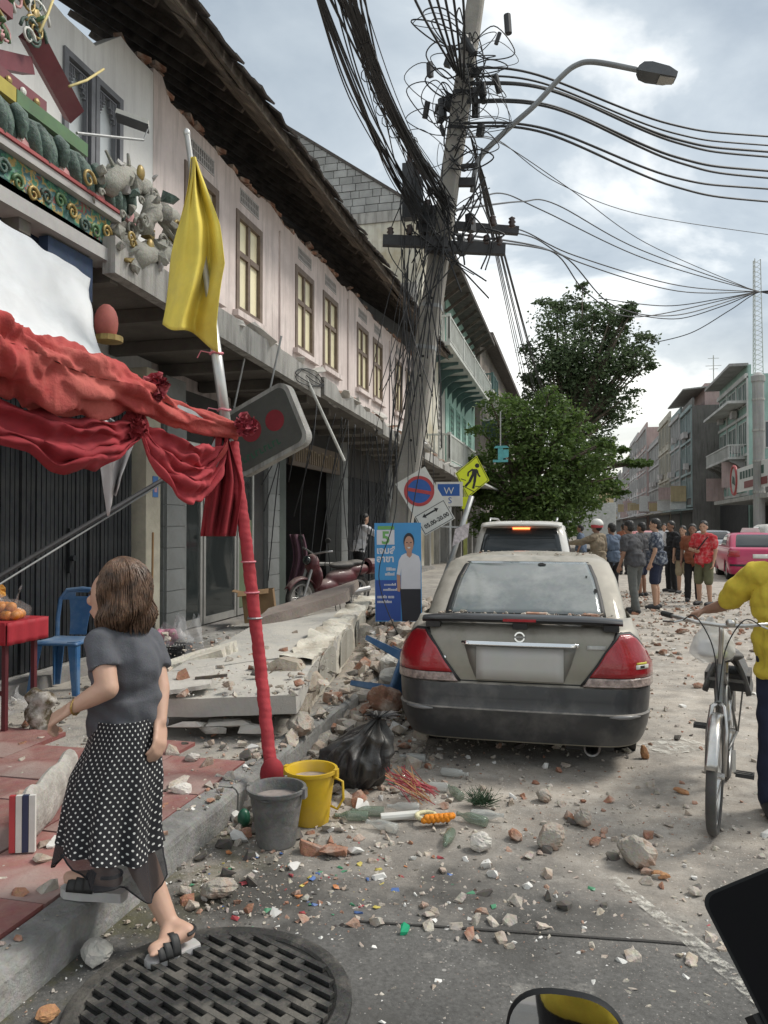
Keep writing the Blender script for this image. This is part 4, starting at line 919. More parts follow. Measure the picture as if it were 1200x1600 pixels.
for k in range(N + 1):
 t = k / N; p = P0.lerp(P1, t); a = a0 + (a1 - a0) * t
 for x, y in ringp: vs.append(p + ux * x * a + uy * y * a)
fs = [(k * 8 + j, k * 8 + (j + 1) % 8, (k + 1) * 8 + (j + 1) % 8, (k + 1) * 8 + j) for k in range(N) for j in range(8)] + [tuple(range(N * 8, N * 8 + 8)), tuple(reversed(range(8)))]
mb.add(vs, fs).build('shaft', m_pole, UP, sharp=30)
m_hole = mat('bolt hole', (0.02, 0.02, 0.02), 0.9)
mb = MB()
for py in (470, 560, 590, 690, 760):
 p = pp(py) - uy * -0.0; a = a0 + (a1 - a0) * (960 - py) / 1020; n_ = -uy if uy.y > 0 else uy
 mb.cyl(p + n_ * (a + 0.002), p + n_ * (a - 0.03), 0.018, n=8)
mb.build('bolt_hole', m_hole, UP)
for py in (545, 480, 205, 110, 150):
 p = pp(py); a = a0 + (a1 - a0) * (960 - py) / 1020 + 0.004; mb = MB(); vs = []
 for dz in (-0.025, 0.025):
  for x, y in ringp: vs.append(p + ax * dz + ux * x * a + uy * y * a)
 mb.add(vs, [(j, (j + 1) % 8, 8 + (j + 1) % 8, 8 + j) for j in range(8)]).build('band', m_steel if py > 300 else m_xarm, UP)
# cross arms
def arm(pxa, pya, pxb, pyb, w, h, dd=0.0):
 a = at(pxa, pya, d=PD - 0.22 + dd); b = at(pxb, pyb, d=PD - 0.22 + dd); return MB().bar(a, b, w, h).build('cross_arm', m_xarm, UP)
arm(598, 376, 700, 380, 0.10, 0.13); arm(668, 385, 789, 390, 0.10, 0.14, 0.02); arm(712, 353, 810, 361, 0.09, 0.10, 0.45); arm(650, 352, 716, 358, 0.08, 0.09, 0.45)
rg = random.Random(77)
m_ins = mat('brown insulator', (0.05, 0.03, 0.025), 0.3); m_box = mat('dark splice box', (0.03, 0.032, 0.035), 0.5)
for px, py in ((610, 370), (640, 366), (735, 380), (760, 382), (780, 384), (735, 350), (770, 352), (800, 354)):
 b = at(px, py + 2, d=PD - 0.22); MB().lathe([(0.02, 0), (0.05, 0.02), (0.03, 0.05), (0.05, 0.07), (0.03, 0.10), (0.045, 0.12), (0.0, 0.15)], b, 9).build('insulator', m_ins, UP, smooth=True)
# knot of clamps, splice boxes and coils around the shaft
for k in range(26):
 py = rg.choice((rg.uniform(40, 190), rg.uniform(110, 210), rg.uniform(330, 430))); p = pp(py) + ux * rg.choice((-1, 1)) * rg.uniform(0.13, 0.5) + Vector((0, rg.uniform(-0.25, 0.15), 0))
 s = rg.uniform(0.05, 0.11); M3 = Euler((rg.uniform(-.4, .4), rg.uniform(-.6, .6), rg.uniform(0, 3))).to_matrix()
 (MB().box(p, (s, s * 0.8, s * rg.uniform(1.2, 2.6)), M3) if k % 2 else MB().cyl(p, p + M3 @ Vector((0, 0, s * 2.6)), s * 0.5, n=9)).build('splice_box', m_box, UP)
for px, py, w, h in ((640, 300, 20, 85), (652, 310, 16, 60), (668, 345, 26, 40)):                  # breakers mounted left of the shaft
 p = at(px, py, d=PD - 0.1); s = PD / F_PX; MB().box(p, (w * s, 0.14, h * s)).build('breaker', m_box, UP)
 mb = MB(); mb.cyl(p + Vector((0, 0, h * s * 0.5)), p + Vector((0, 0, h * s * 0.8)), 0.035, n=8); mb.build('bushing', m_ins, UP)
def cable(name, pts, r, label=None, cat='cable', group=None, parent=None, sagk=0.0, n=24, mb=None, sides=5):
 """smooth line through pts with an optional sag"""
 pts = [Vector(p) for p in pts]
 out = []
 for i in range(len(pts) - 1):
  p0 = pts[max(i - 1, 0)]; p1 = pts[i]; p2 = pts[i + 1]; p3 = pts[min(i + 2, len(pts) - 1)]
  for k in range(n if i < len(pts) - 2 else n + 1):
   t = k / n; q = 0.5 * ((2 * p1) + (p2 - p0) * t + (2 * p0 - 5 * p1 + 4 * p2 - p3) * t * t + (3 * p1 - p0 - 3 * p2 + p3) * t ** 3); q.z -= sagk * 4 * t * (1 - t); out.append(q)
 m2 = mb or MB(); m2.tube(out, r, sides)
 if mb: return mb
 o = m2.build(name, m_blk2, parent, smooth=True)
 return tag(o, label, cat, group) if label else o
# loops of slack cable tied to the pole: parts of its tangle
for k in range(48):
 py = rg.uniform(50, 260); p = pp(py) + Vector((0, -0.16, 0)); s = rg.choice((-1, 1, 1)); w = rg.uniform(0.12, 0.75); h = rg.uniform(0.05, 0.45) * rg.uniform(0.4, 1)
 pts = [p + ux * s * 0.05, p + ux * s * w * 0.6 + Vector((0, rg.uniform(-.2, .05), h)), p + ux * s * w + Vector((0, rg.uniform(-.2, .1), rg.uniform(-.1, .1))), p + ux * s * w * 0.5 + Vector((0, 0, -h)), p + ux * s * -0.02 + Vector((0, 0, -rg.uniform(0, .2)))]
 cable('slack_loop', pts, rg.uniform(0.004, 0.010), parent=UP, n=7)
for k in range(26):                                  # drops and jumpers round the cross arms
 a = at(rg.uniform(635, 770), rg.uniform(230, 370), d=PD - 0.3); b = at(rg.uniform(640, 765), rg.uniform(360, 470), d=PD - 0.25); m_ = a.lerp(b, 0.5) + Vector((rg.uniform(-.3, .3), 0, rg.uniform(-.1, .1)))
 cable('jumper', [a, m_, b], rg.uniform(0.006, 0.013), parent=UP, n=7)
for px0, px1, y1 in ((628, 632, 640), (640, 640, 560), (655, 690, 700), (668, 648, 620), (700, 668, 560), (650, 600, 820), (690, 560, 905), (680, 585, 860)):
 a = at(px0, 390, d=PD - 0.25); b = at(px1, y1, d=PD - 0.4); cable('hanging_wire', [a, a.lerp(b, 0.5) + Vector((rg.uniform(-.12, .12), 0, 0)), b], 0.009, parent=UP, n=10)
for k in range(26):
 a = at(rg.uniform(622, 700), rg.uniform(300, 420), d=PD - 0.3); b = at(rg.uniform(560, 690), rg.uniform(560, 860), d=PD - rg.uniform(0.2, 0.9)); cable('hanging_wire', [a, a.lerp(b, 0.5) + Vector((rg.uniform(-.15, .15), 0, rg.uniform(-.1, .1))), b], rg.uniform(0.003, 0.007), parent=UP, n=8)
# the thick sagging bundle that swings overhead to the left
BU = empty('cable_bundle', at(560, 150, d=7), 'thick drooping bundle of many black cables swinging down to the leaning pole', 'cable bundle')
for k in range(70):
 g_ = rg.random()
 if k < 44: e0 = (rg.gauss(528, 17), -60); m0 = (rg.gauss(600, 7), 150); f0 = (rg.gauss(676, 7), 285 + rg.uniform(-10, 10)); f1 = (rg.uniform(690, 715), 330 + rg.uniform(-20, 20))
 elif k < 60: e0 = (rg.gauss(478, 5), -60); m0 = (rg.gauss(556, 5), 150); f0 = (rg.gauss(615, 5), 270 + rg.uniform(-8, 8)); f1 = (rg.uniform(648, 670), 350)
 else: e0 = (rg.uniform(480, 550), -60); m0 = (rg.uniform(558, 600), 130 + rg.uniform(-20, 20)); f0 = (rg.uniform(620, 670), 270); f1 = (rg.uniform(660, 700), 335)
 pts = [at(e0[0] - 30, e0[1] - 90, d=4.6), at(*e0, d=5.2), at(*m0, d=7.2), at(*f0, d=9.3), at(*f1, d=PD - 0.25)]
 cable('cable_strand', pts, rg.uniform(0.004, 0.009), parent=BU, n=9)
for k in range(10):                                  # ties and lashings
 p = at(600 + rg.uniform(-14, 10) - (4 - k) * 9, 150 - (4 - k) * 18, d=7.2 - (4 - k) * 0.25); MB().tube([p + Vector((0.07 * math.cos(t), 0.02, 0.07 * math.sin(t))) for t in [j * 0.7 for j in range(9)]], 0.005, 4).build('lashing', m_blk2, BU)
# cables over the road to the right: each one by itself
ends = [(800, 105, 1210, 214, 0.016), (808, 118, 1210, 228, 0.014), (820, 128, 1210, 238, 0.020), (822, 130, 1210, 246, 0.018), (826, 155, 1210, 268, 0.020), (828, 158, 1210, 279, 0.018), (815, 190, 1210, 296, 0.017), (812, 196, 1210, 316, 0.017)]
ordn = ['topmost', 'second from top', 'third from top', 'fourth from top', 'fifth from top', 'sixth from top', 'seventh from top', 'lowest']
for i, (x0, y0, x1, y1, r) in enumerate(ends):
 a = pp(y0 + 10) + Vector((0.1, -0.1, 0)); b = at(x0 + 40, y0 + 12, d=PD + 0.2); e_ = at(x1, y1, d=13.0); z_ = at(x1 + 330, y1 + 20, d=17)
 cable('street_cable', [a, b, b.lerp(e_, 0.5) + Vector((0, 0, -0.22)), e_, z_], r, '%s of the thick black cables sweeping right from the pole head' % ordn[i], 'cable', 'thick cables crossing to the right', n=14)
# cables straight overhead towards the camera
for i, (x1, dx) in enumerate(((640, 0), (664, 4), (678, 8), (692, 12), (706, 16), (722, 20))):
 a = pp(118 + 4 * i) + Vector((-0.12 + 0.03 * i, -0.15, 0)); e_ = at(x1, -20, d=7.8); z_ = at(x1 - 60, -260, d=5.2)
 cable('overhead_cable', [a, e_, z_], 0.015, '%s of six cables rising steeply from the pole head' % ['leftmost', 'second from left', 'third from left', 'third from right', 'second from right', 'rightmost'][i], 'cable', 'cables rising over the camera', n=12)
# lines running on down the street beside the pole
for i in range(9):
 a = pp(200 + 8 * i) + Vector((0.14 + 0.03 * i, 0.25, 0)); e_ = Vector((-2.3 + 0.16 * i, 46, 7.6 + 0.22 * (i % 4))); z_ = Vector((-2.0 + 0.14 * i, 95, 7.8))
 cable('receding_line', [a, a.lerp(e_, 0.5) + Vector((0, 0, -0.35 - 0.1 * (i % 3))), e_, z_], 0.011, 'thin black line running from the pole down the street over the balcony house', 'cable', 'lines receding down the street', n=16)
# fine wires strung across the far sky to a point on the right
NODE = at(1188, 456, d=30); NODE2 = at(1240, 458, d=30)
far = [((815, 315), (870, 320), (1000, 390)), ((782, 302), (850, 330), (1010, 405)), ((815, 360), (900, 400), (1060, 446)), ((830, 370), (905, 410), (1060, 455)), ((866, 395), (920, 460), (1000, 495)), ((880, 400), (960, 478), (1060, 492)), ((990, 492), (1060, 498), (1130, 478)), ((1015, 537), (1080, 520), (1140, 485)), ((935, 466), (1040, 478), (1130, 466))]
nm = ['arched', 'long', 'upper slack', 'lower slack', 'steep', 'second steep', 'lower sagging', 'lowest', 'faint middle']
for i, q in enumerate(far):
 cable('sky_wire', ([pp(330 + 8 * i)] if i < 6 else []) + [at(*q[0], d=20 if i < 6 else 30), at(*q[1], d=23 if i < 6 else 30), at(*q[2], d=27 if i < 6 else 30), NODE, NODE2], 0.019, '%s wire against the sky meeting the others at the right edge' % nm[i], 'cable', 'wires meeting at the right edge', n=10)
for i, q in enumerate([((780, 220), (870, 285), (1000, 335), (1210, 368)), ((783, 224), (890, 295), (1010, 380), (1180, 455))]):
 cable('thin_wire', [pp(215)] + [at(*p, d=16 + 2 * j) for j, p in enumerate(q)], 0.010, ['upper hair-thin wire slanting across the cloud right of the pole', 'lower hair-thin wire slanting to the right edge'][i], 'cable', n=10)
# street lamp bracketed to the pole
SL_ = empty('street_lamp', at(742, 290, d=PD), 'grey curved-arm street lamp reaching right from the pole', 'street lamp')
MB().bar(pp(285), at(741, 285, d=PD), 0.08, 0.10).build('bracket', m_xarm, SL_); MB().bar(pp(262), at(746, 258, d=PD), 0.05, 0.05).build('bracket', m_xarm, SL_)
pts = [at(738, 300, d=PD + 0.05), at(748, 250, d=PD), at(790, 205, d=PD - 0.1), at(835, 165, d=PD - 0.2), at(875, 122, d=PD - 0.3), at(900, 102, d=PD - 0.35), at(930, 97, d=PD - 0.4), at(1000, 110, d=PD - 0.5)]
m_arm = mat('lamp arm paint', (0.22, 0.23, 0.235), 0.5, metal=0.4, var=0.1)
cable('arm', pts, 0.034, parent=SL_, n=6, sides=10).data.materials[0] = m_arm
a, b = at(996, 109, d=PD - 0.5), at(1056, 121, d=PD - 0.55); u = (b - a).normalized(); v = Vector((0, 1, 0)); v = (v - u * v.dot(u)).normalized(); w = u.cross(v)
if w.z < 0: w = -w
L = (b - a).length
mb = MB(); pr = [(0, 0.055, 0.03), (0.10, 0.11, 0.06), (0.30, 0.13, 0.07), (0.75, 0.12, 0.06), (1.0, 0.08, 0.035)]
def rgp(t, hw, hh): p = a + u * L * t; return [p - v * hw - w * hh, p + v * hw - w * hh, p + v * hw * 0.9 + w * hh, p - v * hw * 0.9 + w * hh]
vs = []; [vs.extend(rgp(*q)) for q in pr]
mb.add(vs, [(4 * k + j, 4 * k + (j + 1) % 4, 4 * k + 4 + (j + 1) % 4, 4 * k + 4 + j) for k in range(4) for j in range(4)] + [(3, 2, 1, 0), (16, 17, 18, 19)])
mb.build('head', mat('lamp head', (0.09, 0.095, 0.10), 0.5, metal=0.3), SL_, sharp=50)
pq = [a + u * L * 0.58 - v * 0.10 - w * 0.068, a + u * L * 0.58 + v * 0.10 - w * 0.068, a + u * L * 0.97 + v * 0.07 - w * 0.045, a + u * L * 0.97 - v * 0.07 - w * 0.045]
MB().add(pq + [p - w * 0.012 for p in pq], [(0, 1, 2, 3), (7, 6, 5, 4), (0, 4, 5, 1), (1, 5, 6, 2), (2, 6, 7, 3), (3, 7, 4, 0)]).build('lens', mat('lamp lens', (0.34, 0.33, 0.30), 0.3, var=0.1), SL_)
# ================================================================== SIGNS
m_wpl = mat('sign white', (0.66, 0.66, 0.62), 0.55, var=0.06, vs=3, dirt=((0.45, 0.43, 0.38), 0.35, 4)); m_red = mat('sign red', (0.42, 0.05, 0.055), 0.5, var=0.08); m_sbl = mat('sign blue', (0.02, 0.10, 0.36), 0.45, var=0.08); m_ink = mat('sign black', (0.02, 0.02, 0.02), 0.6)
def plane_from(px, d, w_tilt, yawz=0.0):
 """local frame for a sign facing the camera side of the street: u right, v up rolled by w_tilt degrees, n towards the viewer"""
 c = at(px[0], px[1], d=d); nrm = Vector((math.sin(R_(yawz)), -math.cos(R_(yawz)), 0)); r = Vector((math.cos(R_(yawz)), math.sin(R_(yawz)), 0)); z = Vector((0, 0, 1))
 t = R_(w_tilt); return c, r * math.cos(t) + z * math.sin(t), z * math.cos(t) - r * math.sin(t), nrm
def disc(n, r, cx=0, cy=0): return [(cx + r * math.cos(2 * math.pi * k / n), cy + r * math.sin(2 * math.pi * k / n)) for k in range(n)]
# no-parking sign, knocked askew on its bent post
c, u, v, n = plane_from((664, 783), 9.6, 30, 6)
NP = empty('parking_sign', at(680, 940, d=9.6), 'tilted white no-parking sign with blue disc, red ring and time plate', 'sign')
W2, H2 = 0.215, 0.375
pl = MB().prism([(-W2, -H2), (W2, -H2), (W2, H2), (-W2, H2)], c, u, v, -n * 0.012).build('plate', m_wpl, NP)
cc = c + v * 0.145
ann = lambda r0, r1: [(r0, r1)]
def annulus(mb, o, u, v, w, r0, r1, k=40):
 vs = []
 for i in range(k):
  t = 2 * math.pi * i / k; q = u * math.cos(t) + v * math.sin(t); vs += [o + q * r0, o + q * r1, o + q * r0 + w, o + q * r1 + w]
 fs = []
 for i in range(k):
  a, b = 4 * i, 4 * ((i + 1) % k); fs += [(a + 2, a + 3, b + 3, b + 2), (a + 1, b + 1, b + 3, a + 3), (a, a + 2, b + 2, b)]
 return mb.add(vs, fs)
MB().prism(disc(36, 0.158), cc + n * 0.0005, u, v, n * 0.003).build('blue_disc', m_sbl, pl)
annulus(MB(), cc + n * 0.0005, u, v, n * 0.005, 0.150, 0.19).build('red_ring', m_red, pl)
t = R_(-40); uu = u * math.cos(t) + v * math.sin(t); vv = v * math.cos(t) - u * math.sin(t)
MB().prism([(-0.155, -0.022), (0.155, -0.022), (0.155, 0.022), (-0.155, 0.022)], cc + n * 0.0008, uu, vv, n * 0.006).build('red_bar', m_red, pl)
mb = MB(); pc = c - v * 0.235
for q in ([(-0.205, 0.122), (0.205, 0.122), (0.205, 0.129), (-0.205, 0.129)], [(-0.205, -0.129), (0.205, -0.129), (0.205, -0.122), (-0.205, -0.122)], [(-0.205, -0.122), (-0.198, -0.122), (-0.198, 0.122), (-0.205, 0.122)], [(0.198, -0.122), (0.205, -0.122), (0.205, 0.122), (0.198, 0.122)],
          [(-0.09, 0.065), (0.06, 0.065), (0.06, 0.085), (-0.09, 0.085)], [(-0.13, 0.075), (-0.085, 0.045), (-0.085, 0.105)], [(0.10, 0.075), (0.055, 0.105), (0.055, 0.045)]):
 mb.prism([(x * 1.0, y) for x, y in q], pc + n * 0.0005, u, v, n * 0.002)
textmb('05.00-20.00', pc - u * 0.165 - v * 0.07, u, v, 0.072, n * 0.003, 0.002, mbuild=mb)
mb.build('lettering', m_ink, pl)
pb = at(678, 950, d=9.7); pt = at(737, 775, d=9.72)
MB().tube([pb, pb.lerp(pt, 0.5) + Vector((0.01, 0, 0)), pt], 0.035, 10).build('post', m_steel, NP, smooth=True)
MB().bar(c - v * 0.3 - n * 0.03 - u * 0.1, pb.lerp(pt, 0.72), 0.03, 0.02).build('bracket', m_steel, NP)
# a paper flyer taped round the same post
fp = pb.lerp(pt, 0.62); fl = MB().prism([(-0.06, -0.10), (0.14, 0.02), (0.16, 0.20), (-0.02, 0.12)], fp - Vector((0, 0.045, 0)), (1, 0, 0), (0, 0, 1), (0, 0.004, 0)).build('flyer', mat('pale flyer', (0.58, 0.52, 0.53), 0.8, var=0.3, vs=30), NP)
# yellow pedestrian sign
c, u, v, n = plane_from((738, 745), 14.2, -12, 10)
PS = empty('pedestrian_sign', at(727, 810, d=14.2), 'bright yellow diamond pedestrian crossing sign beside the white car', 'sign')
m_yel = mat('fluorescent yellow', (0.72, 0.80, 0.02), 0.45, var=0.05)
r_ = 0.40
pl = MB().prism([(0, -r_), (r_ * 0.80, 0), (0, r_), (-r_ * 0.80, 0)], c, u, v, -n * 0.012).build('plate', m_yel, PS)
mb = MB()
def seg(a, b, w):
 a = Vector((a[0], a[1])); b = Vector((b[0], b[1])); d = (b - a).normalized(); q = Vector((-d.y, d.x)) * w / 2; mb.prism([tuple(a - q), tuple(b - q), tuple(b + q), tuple(a + q)], c + n * 0.0006, u, v, n * 0.003)
mb.prism(disc(12, 0.042, 0.045, 0.22), c + n * 0.0006, u, v, n * 0.003)
mb.prism([(-0.03, 0.14), (0.06, 0.16), (0.075, 0.02), (-0.015, 0.0)], c + n * 0.0007, u, v, n * 0.003)
seg((-0.02, 0.14), (-0.09, 0.06), 0.03); seg((-0.09, 0.06), (-0.08, -0.01), 0.03); seg((0.06, 0.14), (0.10, 0.06), 0.03); seg((0.10, 0.06), (0.14, 0.03), 0.03)
seg((0.0, 0.03), (-0.03, -0.10), 0.05); seg((-0.03, -0.10), (-0.09, -0.20), 0.042); seg((0.05, 0.03), (0.06, -0.09), 0.05); seg((0.06, -0.09), (0.06, -0.21), 0.042)
seg((-0.20, -0.08), (-0.10, -0.09), 0.014); seg((0.09, -0.16), (0.20, -0.15), 0.014); seg((-0.14, -0.20), (0.08, -0.26), 0.014)
for s in (0.93,):
 k = [(0, -r_ * s), (r_ * 0.8 * s, 0), (0, r_ * s), (-r_ * 0.8 * s, 0)]
 for i in range(4): seg(k[i], k[(i + 1) % 4], 0.010)
mb.build('pictogram', m_ink, pl)
q = at(727, 850, d=14.25); MB().bar(Vector((q.x, q.y, 0.1)), at(727, 765, d=14.25), 0.07, 0.05).build('post', mat('post yellow', (0.50, 0.52, 0.16), 0.6), PS)
MB().box(at(727, 786, d=14.2) , (0.12, 0.02, 0.22)).build('side_plate', m_yel, PS)
# blue notice behind the no-parking sign
c, u, v, n = plane_from((702, 772), 12.6, 0, 4)
BS = empty('blue_sign', at(702, 850, d=12.6), 'small blue and white notice half hidden behind the no-parking sign', 'sign')
pl = MB().prism([(-0.22, -0.20), (0.22, -0.20), (0.22, 0.20), (-0.22, 0.20)], c, u, v, -n * 0.01).build('plate', m_wpl, BS)
MB().prism([(-0.19, -0.03), (0.17, -0.03), (0.17, 0.165), (-0.19, 0.165)], c + n * 0.0005, u, v, n * 0.002).build('blue_field', m_sbl, pl)
textmb('W', c - u * 0.09, u, v, 0.16, n * 0.004).build('lettering', m_wpl, pl); textmb('S', c - u * 0.02 - v * 0.15, u, v, 0.14, n * 0.003).build('lettering', m_sbl, pl)
MB().cyl((c.x, c.y + 0.03, 0.1), (c.x, c.y + 0.03, c.z + 0.2), 0.03).build('post', m_steel, BS)
# lamp-shaped turquoise shop emblem under the tree
c, u, v, n = plane_from((782, 712), 26, 0, 0)
TS = empty('turquoise_sign', c, 'turquoise shop emblem hanging in front of the tree', 'sign'); mb = MB()
mb.prism([(-0.25, -0.22), (0.25, -0.22), (0.25, -0.14), (-0.25, -0.14)], c, u, v, n * 0.05); mb.prism([(-0.08, -0.135), (0.08, -0.135), (0.08, 0.25), (-0.08, 0.25)], c, u, v, n * 0.05); mb.prism([(-0.22, 0.255), (0.3, 0.255), (0.22, 0.33), (-0.16, 0.33)], c, u, v, n * 0.05); mb.prism([(0.085, -0.1), (0.27, -0.05), (0.27, 0.2), (0.085, 0.2)], c, u, v, n * 0.04)
mb.build('emblem', mat('turquoise', (0.10, 0.38, 0.40), 0.5), TS); MB().cyl(c + v * 0.33, c + v * 1.5, 0.02).build('hanger', m_steel, TS)
# rounded shop sign hanging askew under the canopy
c, u, v, n = plane_from((408, 672), 9.0, 24, -8)
OS = empty('hanging_sign', c, 'rounded grey shop sign with two red discs hanging askew under the canopy', 'sign')
def rrect(w, h, r, k=6):
 out = []
 for cx, cy, a0 in ((w - r, h - r, 0), (-w + r, h - r, 90), (-w + r, -h + r, 180), (w - r, -h + r, 270)):
  for i in range(k + 1): t = R_(a0 + 90 * i / k); out.append((cx + r * math.cos(t), cy + r * math.sin(t)))
 return out
m_sgf = mat('grubby shaded sign face', (0.10, 0.10, 0.09), 0.6, var=0.15, vs=3, dirt=((0.05, 0.05, 0.045), 0.5, 3))  # grime, plus a base colour darkened for the shade under the canopy
bd = MB().prism(rrect(0.52, 0.40, 0.13), c, u, v, -n * 0.14).build('case', m_conc, OS)
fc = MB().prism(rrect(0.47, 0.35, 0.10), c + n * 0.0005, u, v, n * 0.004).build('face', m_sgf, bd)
mb = MB(); mb.prism(disc(28, 0.125, 0.21, 0.02), c + n * 0.005, u, v, n * 0.002); mb.prism(disc(28, 0.14, -0.12, 0.06), c + n * 0.005, u, v, n * 0.002); mb.build('red_disc', mat('dull sign red', (0.25, 0.03, 0.04), 0.5), bd)
m_gl = mat('dull sign green', (0.03, 0.12, 0.07), 0.5); mb = MB(); rg2 = random.Random(3)
for k in range(9):
 x = -0.36 + 0.062 * k; mb.prism([(x, -0.26), (x + 0.014, -0.26), (x + 0.014, -0.19), (x, -0.19)], c + n * 0.005, u, v, n * 0.002); mb.prism([(x + 0.014, -0.205 if k % 2 else -0.26), (x + 0.042, -0.205 if k % 2 else -0.26), (x + 0.042, -0.19 if k % 2 else -0.245), (x + 0.014, -0.19 if k % 2 else -0.245)], c + n * 0.005, u, v, n * 0.002)
mb.build('lettering', m_gl, bd)
mb = MB()
for s in (-0.3, 0.25): mb.cyl(c + u * s + v * 0.39 - n * 0.07, c + u * s + Vector((0, 0, 1.0)) - n * 0.07, 0.012)
mb.build('hanger', m_steel, OS)
# election poster
c, u, v, n = plane_from((622, 894), 8.8, 0.6, 8)
PO = empty('election_poster', c - v * 0.57, 'blue election poster with number 5 and a man in a white polo shirt', 'poster')
s = 8.8 / F_PX; hw, hh = 36.5 * s, 77 * s
m_cy = mat('poster sky blue', (0.06, 0.30, 0.62), 0.45, var=0.06, vs=1.5); m_db = mat('poster deep blue', (0.03, 0.085, 0.36), 0.45, var=0.08, vs=2)
pl = MB().prism([(-hw, -hh), (hw, -hh), (hw, hh), (-hw, hh)], c, u, v, -n * 0.012).build('board', m_cy, PO)
def pr(name, poly, m, lift=0.001, par=None):
 return MB().prism([((x - 50) / 100 * 2 * hw, (50 - y) / 100 * 2 * hh) for x, y in poly], c + n * lift, u, v, n * 0.0012).build(name, m, par or pl)
pr('lower_field', [(1, 58), (55, 58), (55, 99), (1, 99)], m_db)
m_sk = mat('printed skin', (0.50, 0.28, 0.20), 0.5, var=0.05); m_prw = mat('printed white', (0.68, 0.68, 0.72), 0.5, var=0.04); m_prk = mat('printed black', (0.025, 0.026, 0.035), 0.5); m_prg = mat('printed green', (0.16, 0.40, 0.12), 0.5)
pr('number_box', [(5, 7), (43, 7), (43, 22), (5, 22)], m_prw, 0.002); pr('green_band', [(7, 3), (43, 3), (43, 6.6), (7, 6.6)], m_prg, 0.002)
textmb('5', c + u * (-0.50 * 2 * hw + 0.15 * 2 * hw) + v * ((50 - 21) / 100 * 2 * hh), u, v, 0.20, n * 0.0042, 0.006).build('lettering', m_prg, pl)
pr('trousers', [(54, 66), (98, 66), (98, 99.5), (58, 99.5)], m_prk, 0.002)
pr('shirt', [(66, 31), (82, 31), (95, 34), (98.5, 40), (98, 67), (56, 67), (57, 46), (55, 53), (47, 52), (52, 38), (58, 33)], m_prw, 0.0035)
pr('forearm', [(47, 52.3), (55, 53.3), (55, 66), (53, 70), (48, 69)], m_sk, 0.003)
pr('neck', [(69, 26), (80, 26), (80, 33), (75, 35.5), (69, 33)], m_sk, 0.005)
hx, hy = 74, 21
pr('hair', [(hx + 11.5 * math.cos(t), hy - 2.2 + 8.6 * math.sin(t)) for t in [k * 0.314 for k in range(20)]], m_prk, 0.0065)
pr('face', [(hx + 9.6 * math.cos(t), hy + 0.8 + 8.4 * math.sin(t)) for t in [k * 0.314 for k in range(20)]], m_sk, 0.008)
for x in (69.8, 78.2): pr('eye', [(x - 1.8, 19.6), (x + 1.8, 19.6), (x + 1.8, 20.5), (x - 1.8, 20.5)], m_prk, 0.0095)
pr('smile', [(70.5, 24.6), (77.5, 24.6), (76, 26), (72, 26)], m_prw, 0.0095); pr('nose', [(73.2, 20.5), (74.8, 20.5), (75.6, 23.3), (72.4, 23.3)], mat('printed skin shade', (0.40, 0.21, 0.15), 0.5), 0.0095)
for s_, x, y, z in (('เจมส์', 4, 31, 0.105), ('อาขา', 4, 39.5, 0.105)): textmb(s_, c + u * ((x - 50) / 100 * 2 * hw) + v * ((50 - y) / 100 * 2 * hh), u, v, z, n * 0.0025, 0.004).build('lettering', m_prw, pl)
mb = MB(); rg = random.Random(5)
for x0, x1, y, h in ((25, 44, 46, 2.4), (22, 42, 51, 2.4), (20, 44, 62, 1.6), (18, 46, 67, 1.8), (5, 24, 74, 2.4), (28, 40, 74, 2.4), (5, 34, 79, 2.2)):
 x = x0
 while x < x1:
  w = rg.uniform(1.6, 2.6); yy = y - rg.choice((0, 0, 0.9)); mb.prism([((q - 50) / 100 * 2 * hw, (50 - r) / 100 * 2 * hh) for q, r in ((x, y + h), (x + w, y + h), (x + w, yy), (x, yy))], c + n * 0.0025, u, v, n * 0.001); x += w + 0.7
mb.build('small_print', m_prw, pl)
mb = MB()
for x in (-hw * 0.8, hw * 0.8): mb.bar(c + u * x - n * 0.02 + v * hh * 0.9, c + u * x - n * 0.025 - v * (hh + 0.35), 0.03, 0.02)
mb.build('stake', m_wood, PO)
cable('loose_wire', [at(610, 560, d=8.75), at(620, 780, d=8.6), at(592, 900, d=8.6), at(625, 1000, d=8.5)], 0.006, 'thin loose black wire hanging down in front of the blue poster', 'wire', n=10)
